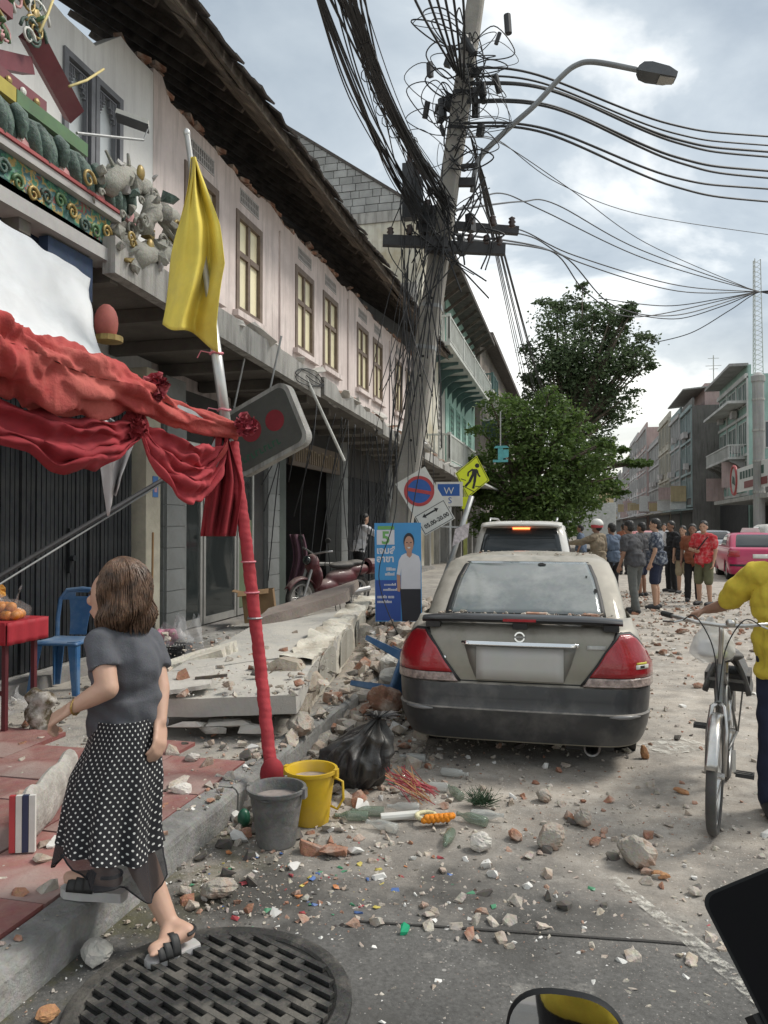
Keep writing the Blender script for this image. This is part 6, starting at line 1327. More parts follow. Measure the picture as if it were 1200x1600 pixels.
def make_car(name, label, C, paint, bump_m, group=None):
 T = empty(name, (0, 0, 0), label, 'car', group)
 prof = C['prof']                # rows: z, half width, rear y, front y
 Rr, Rf = C['R']; wy = C['wheels']; wr = C['wr']
 def sec(z): return interp(prof, z)
 def ring(z, off=0.0): w, a, b = sec(z); return ring_pts(w + off, a - off, b + off, Rr, Rf)
 zs = C['zs']; M = MB(); rings = [ring(z) for z in zs]; n = len(rings[0])
 for r, z in zip(rings, zs): M.v += [(x, y, z) for x, y in r]
 for i in range(len(zs) - 1):
  for j in range(n):
   j2 = (j + 1) % n; cy = (rings[i][j][1] + rings[i][j2][1]) / 2; cx = (rings[i][j][0] + rings[i][j2][0]) / 2; cz_ = (zs[i] + zs[i + 1]) / 2
   if abs(cx) > sec(cz_)[0] - 0.06 and any(math.hypot(cy - w, cz_ - wr) < wr + 0.035 for w in wy): continue
   M.f.append((i * n + j, i * n + j2, (i + 1) * n + j2, (i + 1) * n + j))
 # deck: bonnet and boot lid closed towards the cabin with a gentle crown
 top = rings[-1]; zt = zs[-1]; cyl_ = C['gh'][0]
 g0 = C['gh_base']                                      # half width, rear y, front y, z of the cabin base
 inner = ring_pts(g0[0] + 0.03, g0[1] - 0.03, g0[2] + 0.03, 0.12, 0.16, -0.06, 0.16); o = len(M.v)
 mid = [((a[0] + b[0]) / 2, (a[1] + b[1]) / 2) for a, b in zip(top, inner)]
 M.v += [(x, y, zt + (g0[3] - zt) * 0.55 + 0.02) for x, y in mid] + [(x, y, g0[3] + 0.012) for x, y in inner]
 b0 = (len(zs) - 1) * n
 for base, nxt in ((b0, o), (o, o + n)):
  for j in range(n): M.f.append((base + j, base + (j + 1) % n, nxt + (j + 1) % n, nxt + j))
 body = M.build('body', paint, T, sharp=38)
 MB().bb(-sec(0.3)[0] + 0.2, sec(0.3)[0] - 0.2, 0.25, C['L'] - 0.3, C['zs'][0] - 0.02, C['zs'][0] + 0.25).build('underside', m_ink, T)
 # cabin
 gh = C['gh']; G = [ring_pts(w, a, b, 0.16, 0.22, -0.05 + 0.0 * w, 0.18) for (z, w, a, b) in gh]; GM = MB()
 for r, q in zip(G, gh): GM.v += [(x, y, q[0]) for x, y in r]
 for i in range(len(gh) - 1):
  for j in range(n): GM.f.append((i * n + j, i * n + (j + 1) % n, (i + 1) * n + (j + 1) % n, (i + 1) * n + j))
 tz, tw, ta, tb = gh[-1]; L_ = len(gh) - 1; o = len(GM.v); K = 4; cy = (ta + tb) / 2
 for k in range(1, K):
  s = 1 - k / K; GM.v += [(x * s, cy + (y - cy) * s, tz + 0.035 * (1 - s * s)) for x, y in G[-1]]
 GM.v.append((0, cy, tz + 0.037)); prev = L_ * n
 for k in range(1, K):
  nx = o + (k - 1) * n
  for j in range(n): GM.f.append((prev + j, prev + (j + 1) % n, nx + (j + 1) % n, nx + j))
  prev = nx
 for j in range(n): GM.f.append((prev + j, prev + (j + 1) % n, len(GM.v) - 1))
 cab = GM.build('cabin', paint, T, sharp=45)
 def gsurf(j, t):                                       # point on the cabin skin: ring index (float), height 0..1
  k = t * (len(gh) - 1); i = min(len(gh) - 2, int(k)); f = k - i; j0 = int(math.floor(j)) % n; j1 = (j0 + 1) % n; fj = j - math.floor(j)
  q = lambda r, z: Vector((lerp(r[j0][0], r[j1][0], fj), lerp(r[j0][1], r[j1][1], fj), z)); return q(G[i], gh[i][0]).lerp(q(G[i + 1], gh[i + 1][0]), f)
 def gpatch(nm, j0, j1, t0, t1, m, e=0.005, nu=26, nv=8, inset=None, par=None, skew=0):
  def fn(u, v):
   t = lerp(t0, t1, v); ja, jb = j0, j1
   if inset: ja = lerp(j0, j0 + inset[0], v); jb = lerp(j1, j1 - inset[1], v)
   j = lerp(ja, jb, u); p = gsurf(j, t); d1 = gsurf(j + 0.2, t) - gsurf(j - 0.2, t); d2 = gsurf(j, min(1, t + 0.05)) - gsurf(j, max(0, t - 0.05)); nn = d1.cross(d2).normalized(); return p + nn * e
  return MB().grid(fn, nu, nv, thick=0.004).build(nm, m, par or T, smooth=True)
 # tyres and rims
 for wy_ in wy:
  for s in (-1, 1):
   xw = s * (sec(0.3)[0] - 0.005); W = empty('wheel', (0, 0, 0)); W.parent = T
   mm = Matrix(((0, 0, s), (0, 1, 0), (-s, 0, 0))) if False else Matrix.Rotation(math.pi / 2 * s, 3, 'Y')
   MB().lathe([(wr * 0.62, -0.19), (wr * 0.9, -0.195), (wr * 0.985, -0.17), (wr, -0.10), (wr * 0.985, -0.03), (wr * 0.9, -0.005), (wr * 0.62, -0.012)], (xw, wy_, wr), 28, mm, capb=False).build('tyre', m_tyre, W, sharp=50)
   MB().lathe([(0.0, -0.05), (wr * 0.18, -0.03), (wr * 0.5, -0.035), (wr * 0.60, -0.012), (wr * 0.63, -0.016), (wr * 0.63, -0.18), (0, -0.18)], (xw, wy_, wr), 20, mm, capb=False).build('rim', m_rim, W, sharp=30)
   pts = [(xw + s * 0.006, wy_ + (wr + 0.04) * math.cos(a), wr + (wr + 0.04) * math.sin(a)) for a in [R_(-12 + 204 * k / 20) for k in range(21)]]
   MB().tube(pts, 0.022, 6).build('arch_lip', paint, T)
   MB().lathe([(0.0, -0.24), (wr + 0.05, -0.24), (wr + 0.05, -0.02)], (xw, wy_, wr), 24, mm, capb=False).build('wheel_well', m_ink, T)
 def rp(x, z, e=0.0):                                    # point on the rear skin
  w, a, b = sec(z); ax_ = abs(x); br = 0.03
  if ax_ <= w - Rr: y = a + br * (x / w) ** 2; nn = Vector((0, -1, 0))
  else:
   q = min(1.0, (ax_ - (w - Rr)) / Rr); yb = br * ((w - Rr) / w) ** 2; c_ = math.sqrt(max(0, 1 - q * q)); y = a + yb + Rr * (1 - c_); nn = Vector((q * (1 if x > 0 else -1), -c_, 0))
  return Vector((x, y, z)) + nn * e
 def rpanel(nm, rows, m, e=0.006, nc=12, par=None, th=0.012):
  rows = [(z, a, b) for z, a, b in rows]
  def fn(u, v):
   k = v * (len(rows) - 1); i = min(len(rows) - 2, int(k)); f = k - i; z = lerp(rows[i][0], rows[i + 1][0], f); a = lerp(rows[i][1], rows[i + 1][1], f); b = lerp(rows[i][2], rows[i + 1][2], f); lim = sec(z)[0] - 0.0005; return rp(max(-lim, min(lim, lerp(a, b, u))), z, e)
  return MB().grid(fn, nc, max(2, (len(rows) - 1) * 3), thick=th).build(nm, m, par or T, smooth=True)
 return T, sec, rp, rpanel, gpatch, n
m_tyre = mat('tyre rubber', (0.022, 0.022, 0.023), 0.85, var=0.2, vs=8, dirt=((0.16, 0.145, 0.12), 0.5, 4)); m_rim = mat('alloy rim', (0.42, 0.42, 0.42), 0.4, metal=0.7, var=0.1)
m_chrome = mat('chrome', (0.75, 0.75, 0.75), 0.12, metal=1.0, var=0.02)
m_champ = mat('dusty champagne paint', (0.235, 0.222, 0.18), 0.38, metal=0.35, var=0.08, vs=2.5, coat=0.25, dust=((0.44, 0.41, 0.36), 0.95), dirt=((0.33, 0.31, 0.27), 0.45, 2.2))
m_bumper = mat('dusty dark bumper', (0.032, 0.034, 0.037), 0.42, var=0.15, vs=3, coat=0.2, dirt=((0.16, 0.155, 0.145), 0.35, 3.0), dust=((0.36, 0.33, 0.29), 0.9))
m_rglass = mat('dusty rear glass', (0.10, 0.12, 0.12), 0.10, var=0.15, vs=2, spec=0.9, dirt=((0.34, 0.35, 0.33), 0.55, 1.6)); m_rglass.node_tree.nodes['Principled BSDF'].inputs['Coat Weight'].default_value = 1.0; m_rglass.node_tree.nodes['Principled BSDF'].inputs['Coat Roughness'].default_value = 0.05
m_cglass = mat('dark car glass', (0.02, 0.025, 0.027), 0.06, var=0.02, spec=0.7)
m_lred = mat('red lamp lens', (0.36, 0.012, 0.02), 0.12, var=0.12, vs=8, coat=0.6, bump=0.25, bs=30, dirt=((0.17, 0.006, 0.01), 0.7, 4)); m_lclr = mat('clear lamp lens', (0.30, 0.235, 0.21), 0.2, var=0.6, vs=22, coat=0.5, bump=0.4, bs=50)
SED = dict(L=4.4, R=(0.26, 0.42), wheels=(0.92, 3.45), wr=0.30, zs=[0.20, 0.24, 0.30, 0.36, 0.42, 0.455, 0.50, 0.55, 0.59, 0.60, 0.66, 0.72, 0.78, 0.84, 0.90, 0.94, 0.965],
 prof=[(0.20, 0.785, 0.07, 4.28), (0.30, 0.822, 0.025, 4.34), (0.42, 0.838, 0.0, 4.40), (0.46, 0.842, 0.022, 4.40), (0.59, 0.85, 0.035, 4.38), (0.60, 0.85, 0.055, 4.36), (0.75, 0.845, 0.065, 4.26), (0.90, 0.80, 0.095, 4.10), (0.94, 0.785, 0.12, 4.0), (0.965, 0.765, 0.15, 3.9)],
 gh_base=(0.735, 0.62, 3.05, 0.985), gh=[(0.965, 0.745, 0.60, 3.10), (1.12, 0.72, 0.80, 2.86), (1.25, 0.69, 0.98, 2.66), (1.36, 0.645, 1.16, 2.48), (1.40, 0.57, 1.28, 2.38)])
CAR, sec, rp, rpanel, gpatch, RN = make_car('parked_sedan', 'dusty champagne grey sedan buried in rubble dust with red tail lamps', SED, m_champ, m_bumper)
# rear window with its rubber, side glass
gpatch('window_rubber', -0.3, 12.3, 0.03, 0.80, m_ink, 0.003)
rw = gpatch('rear_window', 0.2, 11.8, 0.06, 0.77, m_rglass, 0.007, 30, 14)
gpatch('side_glass', 20.5, 43, 0.15, 0.72, m_cglass, 0.004, 40, 8, (2, 4)); gpatch('side_glass', 65, 87.5, 0.15, 0.72, m_cglass, 0.004, 40, 8, (4, 2)); gpatch('windscreen', 48, 61, 0.08, 0.76, m_cglass, 0.005)
def gl_hole(jc, tc, rj, rt, k=14):
 pass
# lamps
for s in (-1, 1):
 rows = [(0.930, 0.645, 0.70), (0.90, 0.625, 0.745), (0.82, 0.565, 0.805), (0.74, 0.515, 0.842), (0.66, 0.455, 0.85)]; low = [(0.655, 0.452, 0.85), (0.62, 0.43, 0.85), (0.597, 0.41, 0.85)]
 f = (lambda r: [(z, s * a, s * b) for z, a, b in r]) if s > 0 else (lambda r: [(z, -b, -a) for z, a, b in r])
 rim_ = [(0.942, 0.635, 0.715), (0.90, 0.612, 0.765), (0.82, 0.553, 0.82), (0.74, 0.50, 0.85), (0.60, 0.395, 0.85)]
 rpanel('lamp_surround', f(rim_), m_ink, 0.004, 14); lp = rpanel('tail_lamp', f(rows), m_lred, 0.020, 16); rpanel('reverse_lens', f(low), m_lclr, 0.019, 16, lp)
 if s > 0:
  st = MB(); c_ = rp(0.77, 0.735, 0.024)
  rpanel('sticker', [(0.755, 0.74, 0.80), (0.745, 0.74, 0.80)], mat('yellow sticker', (0.55, 0.48, 0.05), 0.5), 0.022, 4, lp); rpanel('sticker', [(0.742, 0.735, 0.81), (0.715, 0.735, 0.81)], m_wpl, 0.022, 4, lp); rpanel('sticker', [(0.738, 0.76, 0.785), (0.720, 0.76, 0.785)], m_ink, 0.024, 4, lp)
# boot lid: seams, plate recess shaded by colour, plate, chrome strip, badge, spoiler
m_seam = m_ink
for s in (-1, 1):
 pts = [rp(s * x, z, 0.003) for x, z in ((0.632, 0.945), (0.60, 0.88), (0.545, 0.80), (0.48, 0.70), (0.40, 0.605))]; MB().tube(pts, 0.004, 5).build('boot_seam', m_seam, T if False else CAR)
MB().tube([rp(-0.40 + 0.8 * k / 16, 0.604, 0.002) for k in range(17)], 0.004, 5).build('boot_seam', m_seam, CAR)
rc = rpanel('plate_recess_shade', [(0.845, -0.375, 0.375), (0.72, -0.335, 0.335), (0.615, -0.29, 0.29)], mat('body paint with recess shade', (0.19, 0.182, 0.16), 0.4, metal=0.3, var=0.1, vs=3), 0.002, 12, None, 0.004)  # flat panel: a darker body colour stands for the shade of the recess
rpanel('number_plate', [(0.835, -0.29, 0.29), (0.62, -0.29, 0.29)], mat('bare number plate', (0.43, 0.425, 0.40), 0.45, var=0.08, vs=1.2), 0.012, 10)
rpanel('chrome_strip', [(0.872, -0.385, 0.385), (0.862, -0.39, 0.39), (0.846, -0.385, 0.385)], m_chrome, 0.028, 14, None, 0.03)
bc = rp(0, 0.905, 0.004); eb = annulus(MB(), bc, Vector((1, 0, 0)), Vector((0, 0.12, 0.99)), Vector((0, -0.008, 0)), 0.026, 0.036, 28); eb.box(bc + Vector((0, -0.006, 0)), (0.075, 0.008, 0.014)); eb.build('emblem', m_chrome, CAR)
rpanel('badge', [(0.862, 0.44, 0.56), (0.836, 0.44, 0.56)], mat('silver badge', (0.42, 0.42, 0.40), 0.4, var=0.15, vs=30), 0.004, 4, None, 0.004); rpanel('badge', [(0.765, -0.545, -0.50), (0.745, -0.545, -0.50)], m_chrome, 0.004, 4, None, 0.004)
def sp_fn(u, v):
 x = -0.675 + 1.35 * u; a = v * 2 * math.pi; e_ = 1 - 0.25 * abs(2 * u - 1) ** 6; y = 0.155 + 0.03 * (2 * u - 1) ** 2; return (x, y + math.cos(a) * 0.095 * e_, 1.022 + math.sin(a) * 0.030 * e_ - 0.015 * abs(2 * u - 1) ** 4)
spm = mat('black spoiler', (0.014, 0.014, 0.016), 0.35, var=0.2, coat=0.3)
spo = MB().grid(sp_fn, 30, 14); spo.f.append(tuple(range(14, -1, -1))); spo.f.append(tuple(30 * 15 + k for k in range(15))); spo = spo.build('spoiler', spm, CAR, sharp=60)
for x in (-0.60, 0.60, 0): MB().bb(x - 0.05, x + 0.05, 0.12, 0.22, 0.955, 1.02).build('spoiler_foot', spm, spo)
MB().bb(-0.11, 0.11, 0.055, 0.064, 1.012, 1.030).build('stop_lamp', m_lred, spo)
# bumper: its own shell round the tail
bz = [0.20, 0.21, 0.26, 0.34, 0.40, 0.425, 0.432, 0.455, 0.50, 0.56, 0.588, 0.594]; bo_ = [-0.02, 0.006, 0.012, 0.014, 0.016, 0.020, 0.004, 0.010, 0.012, 0.012, 0.010, -0.006]
js = list(range(-18, 31)); mb = MB(); ns_ = len(js)
for z, e_ in zip(bz, bo_):
 w, a, b = interp(SED['prof'], max(z, 0.2)); rr_ = ring_pts(w + e_, a - e_, b, 0.26 + e_, 0.42)
 for j in js: x, y = rr_[j % len(rr_)]; mb.v.append((x, y, z))
for i in range(len(bz) - 1):
 for j in range(ns_ - 1): mb.f.append((i * ns_ + j, i * ns_ + j + 1, (i + 1) * ns_ + j + 1, (i + 1) * ns_ + j))
bump = mb.build('rear_bumper', m_bumper, CAR, sharp=28)
for s in (-1, 1): MB().tube([rp(s * x, 0.418, 0.022) for x in (0.58, 0.64, 0.70, 0.76)], [0.004, 0.013, 0.013, 0.004], 8).build('reflector', mat('grey reflector', (0.20, 0.20, 0.20), 0.3), bump, smooth=True)
m_exh = mat('exhaust steel', (0.18, 0.17, 0.16), 0.4, metal=0.8, var=0.2)
ex = MB().lathe([(0.045, 0.3), (0.048, 0.0), (0.055, -0.012), (0.052, -0.02), (0.042, -0.012), (0.040, 0.2)], (0.47, 0.10, 0.185), 20, Matrix.Rotation(-math.pi / 2, 3, 'X'), capb=False).build('exhaust_tip', m_exh, CAR, sharp=40)
MB().bb(0.30, 0.62, 0.25, 0.6, 0.13, 0.26).build('silencer', m_ink, CAR)
# hole knocked in the rear glass: the patch lies on the pane
m_holem = mat('hole in the glass', (0.01, 0.01, 0.01), 0.9)
def pane_pt(ju, tv, e_):
 G0 = SED['gh']; k = tv * 4; i = min(3, int(k)); f = k - i; q0, q1 = G0[i], G0[i + 1]; z, w, a, b = (lerp(q0[m_], q1[m_], f) for m_ in range(4)); x = ju * w; return Vector((x, a - 0.05 * (x / w) ** 2 - e_ * 0.8, z + e_ * 0.6))
rg = random.Random(12)
for cx_, ct_, rx_, rt_ in ((0.18, 0.71, 0.055, 0.022), (0.74, 0.33, 0.018, 0.03), (0.67, 0.52, 0.012, 0.012)):
 pts = [pane_pt(cx_ + rx_ * math.cos(t) * rg.uniform(0.8, 1.15), ct_ + rt_ * math.sin(t) * rg.uniform(0.75, 1.2), 0.0145) for t in [k * 0.45 for k in range(14)]]; MB().add(pts, [tuple(range(14))]).build('glass_hole', m_holem, rw)
CAR.scale = (0.985,) * 3; CAR.location = (-0.36, 5.13, -0.012); CAR.rotation_euler = (0, 0, R_(0.6))
# white SUV just ahead
m_wht = mat('white car paint', (0.62, 0.62, 0.60), 0.3, var=0.04, coat=0.3, dust=((0.47, 0.44, 0.38), 0.8))
SUV = dict(L=4.6, R=(0.22, 0.4), wheels=(0.95, 3.6), wr=0.35, zs=[0.26, 0.32, 0.40, 0.48, 0.56, 0.64, 0.70, 0.76, 0.82, 0.88, 0.94, 1.0, 1.04],
 prof=[(0.26, 0.80, 0.06, 4.5), (0.45, 0.87, 0.0, 4.6), (0.60, 0.885, 0.02, 4.58), (0.64, 0.885, 0.05, 4.55), (0.90, 0.87, 0.07, 4.4), (1.04, 0.82, 0.10, 4.2)],
 gh_base=(0.79, 0.14, 3.2, 1.05), gh=[(1.04, 0.80, 0.12, 3.3), (1.25, 0.77, 0.19, 3.0), (1.45, 0.73, 0.28, 2.75), (1.62, 0.68, 0.40, 2.5), (1.68, 0.60, 0.55, 2.35)])
V2, sec2, rp2, rpanel2, gp2, _ = make_car('white_suv', 'white SUV with lit brake lamps parked ahead of the sedan', SUV, m_wht, m_wht)
gp2('rear_window', -1.2, 13.2, 0.05, 0.70, m_cglass, 0.006, 30, 10); gp2('side_glass', 19.5, 43, 0.08, 0.66, m_cglass, 0.004, 40, 8, (1, 4)); gp2('side_glass', 65, 88.5, 0.08, 0.66, m_cglass, 0.004, 40, 8, (4, 1)); gp2('windscreen', 47, 62, 0.08, 0.7, m_cglass, 0.005)
m_lit = mat('lit brake lamp', (0.8, 0.1, 0.03), 0.3, emit=((1.0, 0.16, 0.04), 3.0))
for s in (-1, 1):
 f = (lambda r: [(z, a, b) for z, a, b in r]) if s > 0 else (lambda r: [(z, -b, -a) for z, a, b in r])
 lp = rpanel2('tail_lamp', f([(1.03, 0.70, 0.83), (0.95, 0.68, 0.86), (0.80, 0.68, 0.872)]), m_lred, 0.015, 12); rpanel2('brake_lamp', f([(1.02, 0.74, 0.80), (0.90, 0.74, 0.81)]), m_lit, 0.03, 5, lp)
MB().bb(-0.14, 0.14, 0.33, 0.345, 1.57, 1.60).build('high_brake_lamp', m_lit, V2)
rpanel2('number_plate', [(0.86, -0.25, 0.25), (0.72, -0.25, 0.25)], m_wpl, 0.012, 6)
MB().grid(lambda u, v: (-0.66 + 1.32 * u, 0.22 + 0.35 * v, 1.655 + 0.055 * math.sin(v * 1.6) - 0.03 * (2 * u - 1) ** 4), 16, 6, thick=0.03).build('roof_spoiler', m_wht, V2, smooth=True)
for s in (-1, 1): MB().tube([(s * 0.56, 0.7, 1.70), (s * 0.57, 0.9, 1.755), (s * 0.55, 2.0, 1.755), (s * 0.53, 2.2, 1.71)], 0.018, 8).build('roof_rail', m_rim, V2, smooth=True)
V2.location = (-0.86, 12.6, 0.0)
# magenta taxi and other cars on the right
m_mag = mat('magenta taxi paint', (0.42, 0.02, 0.085), 0.3, var=0.06, coat=0.4)
def simple_car(name, label, C, paint, loc, rz, grp=None, extra=None):
 T, s_, rp_, rpn, gp_, _ = make_car(name, label, C, paint, paint, grp)
 gp_('rear_window', 0, 12, 0.05, 0.78, m_cglass, 0.006); gp_('side_glass', 20.5, 43, 0.10, 0.72, m_cglass, 0.004, 30, 6, (2, 4)); gp_('side_glass', 65, 87.5, 0.10, 0.72, m_cglass, 0.004, 30, 6, (4, 2)); gp_('windscreen', 48, 61, 0.05, 0.78, m_cglass, 0.005)
 for s in (-1, 1):
  f = (lambda r: [(z, a, b) for z, a, b in r]) if s > 0 else (lambda r: [(z, -b, -a) for z, a, b in r]); rpn('tail_lamp', f([(0.90, 0.55, 0.80), (0.72, 0.55, 0.845)]), m_lred, 0.012, 10)
 rpn('number_plate', [(0.80, -0.2, 0.2), (0.68, -0.2, 0.2)], m_wpl, 0.01, 4); rpn('bumper_strip', [(0.50, -0.8, 0.8), (0.44, -0.8, 0.8)], m_ink, 0.01, 10)
 if extra: extra(T)
 T.location = loc; T.rotation_euler = (0, 0, R_(rz)); return T
def roof_sign(T):
 MB().prism([(-0.28, 0), (0.28, 0), (0.22, 0.14), (-0.22, 0.14)], (0, 1.75, 1.43), (1, 0, 0), (0, 0, 1), (0, 0.14, 0)).build('roof_sign', m_wpl, T)
simple_car('pink_taxi', 'magenta pink taxi parked on the right beyond the cyclist', SED, m_mag, (5.25, 24.4, 0.0), -3, 'cars across the road', roof_sign)
simple_car('parked_car', 'silver car parked just ahead of the pink taxi', SED, mat('silver car paint', (0.40, 0.41, 0.42), 0.3, metal=0.5, coat=0.3), (6.6, 38.5, 0.0), 2, 'cars across the road')
simple_car('parked_car', 'pale red-roofed car standing behind the crowd', SED, mat('faded red paint', (0.50, 0.16, 0.16), 0.35, coat=0.3), (3.0, 33, 0.0), 0, 'cars across the road')
simple_car('parked_car', 'white car at the far right behind the pink taxi', SUV, m_wht, (7.6, 31, 0.0), 0, 'cars across the road')
# far box truck
TR = empty('box_truck', (1.4, 52, 0), 'white box truck far down the street behind the crowd', 'truck')
MB().bb(0.3, 2.5, 50, 55, 0.9, 3.1).build('box', m_wht, TR); MB().bb(0.5, 2.3, 55.1, 56.8, 0.6, 2.3).build('cab', m_wht, TR)
mb = MB(); mb.bb(0.33, 1.37, 49.96, 49.995, 0.95, 3.05); mb.bb(1.43, 2.47, 49.96, 49.995, 0.95, 3.05); mb.build('rear_door', mat('grey truck door', (0.48, 0.49, 0.48), 0.5), TR)
for x in (0.5, 2.3):
 for y in (50.8, 55.9): MB().cyl((x - 0.12, y, 0.42), (x + 0.12, y, 0.42), 0.42, n=18).build('wheel', m_tyre, TR)
MB().bb(0.4, 2.4, 50, 56.7, 0.5, 0.88).build('chassis', m_ink, TR)
# ================================================================== FALLEN CANOPY, STREET THINGS
m_slabc = mat('fallen slab concrete', (0.40, 0.39, 0.365), 0.93, var=0.14, vs=2.5, bump=0.4, bs=30, dirt=((0.55, 0.52, 0.46), 0.6, 1.7), dust=((0.50, 0.47, 0.41), 0.5))
m_lime = mat('flaking limewash', (0.60, 0.57, 0.49), 0.95, var=0.2, vs=4, bump=0.9, bs=18, dirt=((0.42, 0.36, 0.28), 0.7, 3.0))
m_rubbl = mat('broken mortar', (0.42, 0.37, 0.30), 0.97, var=0.3, vs=6, bump=1.0, bs=22, dirt=((0.30, 0.20, 0.15), 0.5, 4))
FS = empty('fallen_canopy', at(430, 1040, Z=0.3), 'fallen concrete canopy slab and its parapet beam lying across the pavement', 'rubble slab')
def slab(name, top, th, m, par, n=12, wob=0.02, drop=None):
 a, b, c_, d_ = [Vector(p) for p in top]
 def fn(u, v): p = a.lerp(b, u).lerp(d_.lerp(c_, u), v); e_ = min(u, 1 - u, v, 1 - v); return p + Vector((wob * nz3((u * 4, v * 4, a.x * 9)), wob * nz3((u * 5, v * 5, 9 + a.x)), wob * 0.5 * nz3((u * 3, v * 3, 3))))
 return MB().grid(fn, n, n, thick=th).build(name, m, par, sharp=35)
sl1 = slab('front_slab', [at(238, 1094, Z=0.42), at(462, 1086, Z=0.46), at(500, 1022, Z=0.52), at(262, 1052, Z=0.50)], 0.13, m_slabc, FS)
sl2 = slab('rear_slab', [at(262, 1050, Z=0.50), at(505, 1018, Z=0.53), at(572, 948, Z=0.62), at(400, 975, Z=0.55)], 0.12, m_slabc, FS)
slab('ridge_slab', [at(400, 968, Z=0.62), at(540, 925, Z=0.82), at(560, 905, Z=0.9), at(420, 950, Z=0.70)], 0.12, mat('brown slab', (0.24, 0.20, 0.175), 0.95, var=0.2, vs=3, bump=0.5), FS)
slab('side_rim', [at(230, 1050, Z=0.46), at(345, 1015, Z=0.58), at(370, 1000, Z=0.62), at(245, 1035, Z=0.5)], 0.12, m_lime, FS)
# parapet beam with sunk arched panels on its street face
BA, BB_ = at(462, 1070, Z=0.34), at(575, 957, Z=0.42)
u = (BB_ - BA).normalized(); w_ = u.cross(Vector((0, 0, 1))).normalized()      # towards the road
if w_.x < 0: w_ = -w_
v_ = w_.cross(u).normalized(); v_ = v_ if v_.z > 0 else -v_; LB = (BB_ - BA).length
HH, WW = 0.40, 0.26
def beam_fn(tu, tv):
 a = tv * 4; k = int(a) % 4; f = a - int(a); cs = [(-1, -1), (1, -1), (1, 1), (-1, 1), (-1, -1)]; x = lerp(cs[k][0], cs[k + 1][0], f); y = lerp(cs[k][1], cs[k + 1][1], f)
 p = BA + u * LB * tu + w_ * x * WW / 2 + v_ * (y * HH / 2 + 0.02); q = 0.018 if (k == 1) else 0.045; return p + Vector((nz3(p, 9) * q, nz3(p + Vector((3, 3, 3)), 7) * q, nz3(p, 6) * q * 1.3))
mb = MB().grid(beam_fn, 60, 32); bm_o = mb.build('parapet_beam', m_lime, FS, sharp=40)
MB().chunk(BA - u * 0.02, (0.36, 0.5, 0.52), random.Random(6), 26, Matrix.Identity(3)).build('broken_end', m_rubbl, FS); MB().chunk(BA - u * 0.16 - v_ * 0.12, (0.30, 0.34, 0.3), random.Random(9), 22, Matrix.Identity(3)).build('broken_end', m_rubbl, FS)
m_pan = mat('grey beam panel', (0.36, 0.345, 0.30), 0.92, var=0.15, vs=4, bump=0.5, bs=30, streak=((0.22, 0.20, 0.16), 0.7))
for k in range(4):
 s0 = LB * (0.05 + 0.235 * k); L_ = LB * 0.19; pts = [(0.03, -0.14), (L_ - 0.03, -0.14)] + [(L_ / 2 + (L_ / 2 - 0.03) * math.cos(t), 0.06 + 0.10 * math.sin(t)) for t in [i * math.pi / 8 for i in range(9)]]
 MB().prism(pts, BA + u * s0 + w_ * (WW / 2 + 0.012) + v_ * 0.02, u, v_, w_ * 0.008).build('arched_panel', m_pan, bm_o)
rg = random.Random(40)
for k in range(16):                     # rusty bars sticking out of the broken end
 p = BA + w_ * rg.uniform(-.12, .12) + v_ * rg.uniform(-.15, .2); cable('rebar', [p + u * 0.1, p - u * rg.uniform(0.05, 0.2) + Vector((0, 0, rg.uniform(-.05, .1))), p - u * rg.uniform(0.15, 0.35) + Vector((rg.uniform(-.12, .12), 0, rg.uniform(-.25, .12)))], 0.005, parent=FS, n=6).data.materials[0] = mat('rusty wire', (0.10, 0.07, 0.05), 0.8)
for k, (px, py, z, s) in enumerate(((290, 1132, 0.24, 0.30), (360, 1130, 0.24, 0.34), (330, 1140, 0.2, 0.22), (245, 1128, 0.22, 0.2), (395, 1138, 0.22, 0.2))): MB().chunk(at(px, py, Z=z), (s, 0.12, 0.06), rg, 16, rot3(rg.uniform(-8, 8), rg.uniform(-8, 8), rg.uniform(-20, 20))).build('broken_edge', m_plas, FS)
# pieces lying on the slab
PB = at(285, 1060, Z=0.5)
o = MB().chunk(at(285, 1058, Z=0.53), (0.12, 0.10, 0.06), rg, 14).build('brick_piece', m_brick); tag(o, 'reddish brick piece lying on the fallen canopy slab', 'brick')
o = MB().bar(at(305, 1060, Z=0.53), at(355, 1055, Z=0.55), 0.03, 0.02).build('wood_stick', m_board); tag(o, 'short wooden stick lying on the fallen canopy slab', 'stick')
o = slab('plaster_slab', [at(258, 1080, Z=0.5), at(330, 1068, Z=0.52), at(335, 1040, Z=0.55), at(258, 1050, Z=0.52)], 0.03, m_plas, None); tag(o, 'pale broken plaster sheet on the fallen canopy slab', 'plaster')
# fallen cornice piece with red and blue edge, on the red paving
CP = empty('cornice_piece', at(55, 1290, Z=PV), 'broken white cornice piece with red and blue painted edge on the pavement', 'rubble piece')
a, b = at(38, 1285, Z=0.30), at(110, 1205, Z=0.30)
m_cw = mat('grimy white stucco', (0.46, 0.44, 0.40), 0.95, var=0.25, vs=7, bump=0.8, bs=25, dirt=((0.22, 0.2, 0.18), 0.6, 5))
uu = (b - a).normalized(); ww = Vector((uu.y, -uu.x, 0))
mb = MB().grid(lambda s, t: a + uu * (b - a).length * s + ww * 0.045 * math.cos(t * 6.283) * (1 + 0.3 * nz3((s * 6, math.cos(t * 6.28), 0))) + Vector((0, 0, 0.12 * math.sin(t * 6.283) * (1 + 0.25 * nz3((s * 5, math.sin(t * 6.28), 4))))), 20, 16); mb.f += [tuple(range(16, -1, -1))]; mb.build('stucco', m_cw, CP)
q = a - uu * 0.012
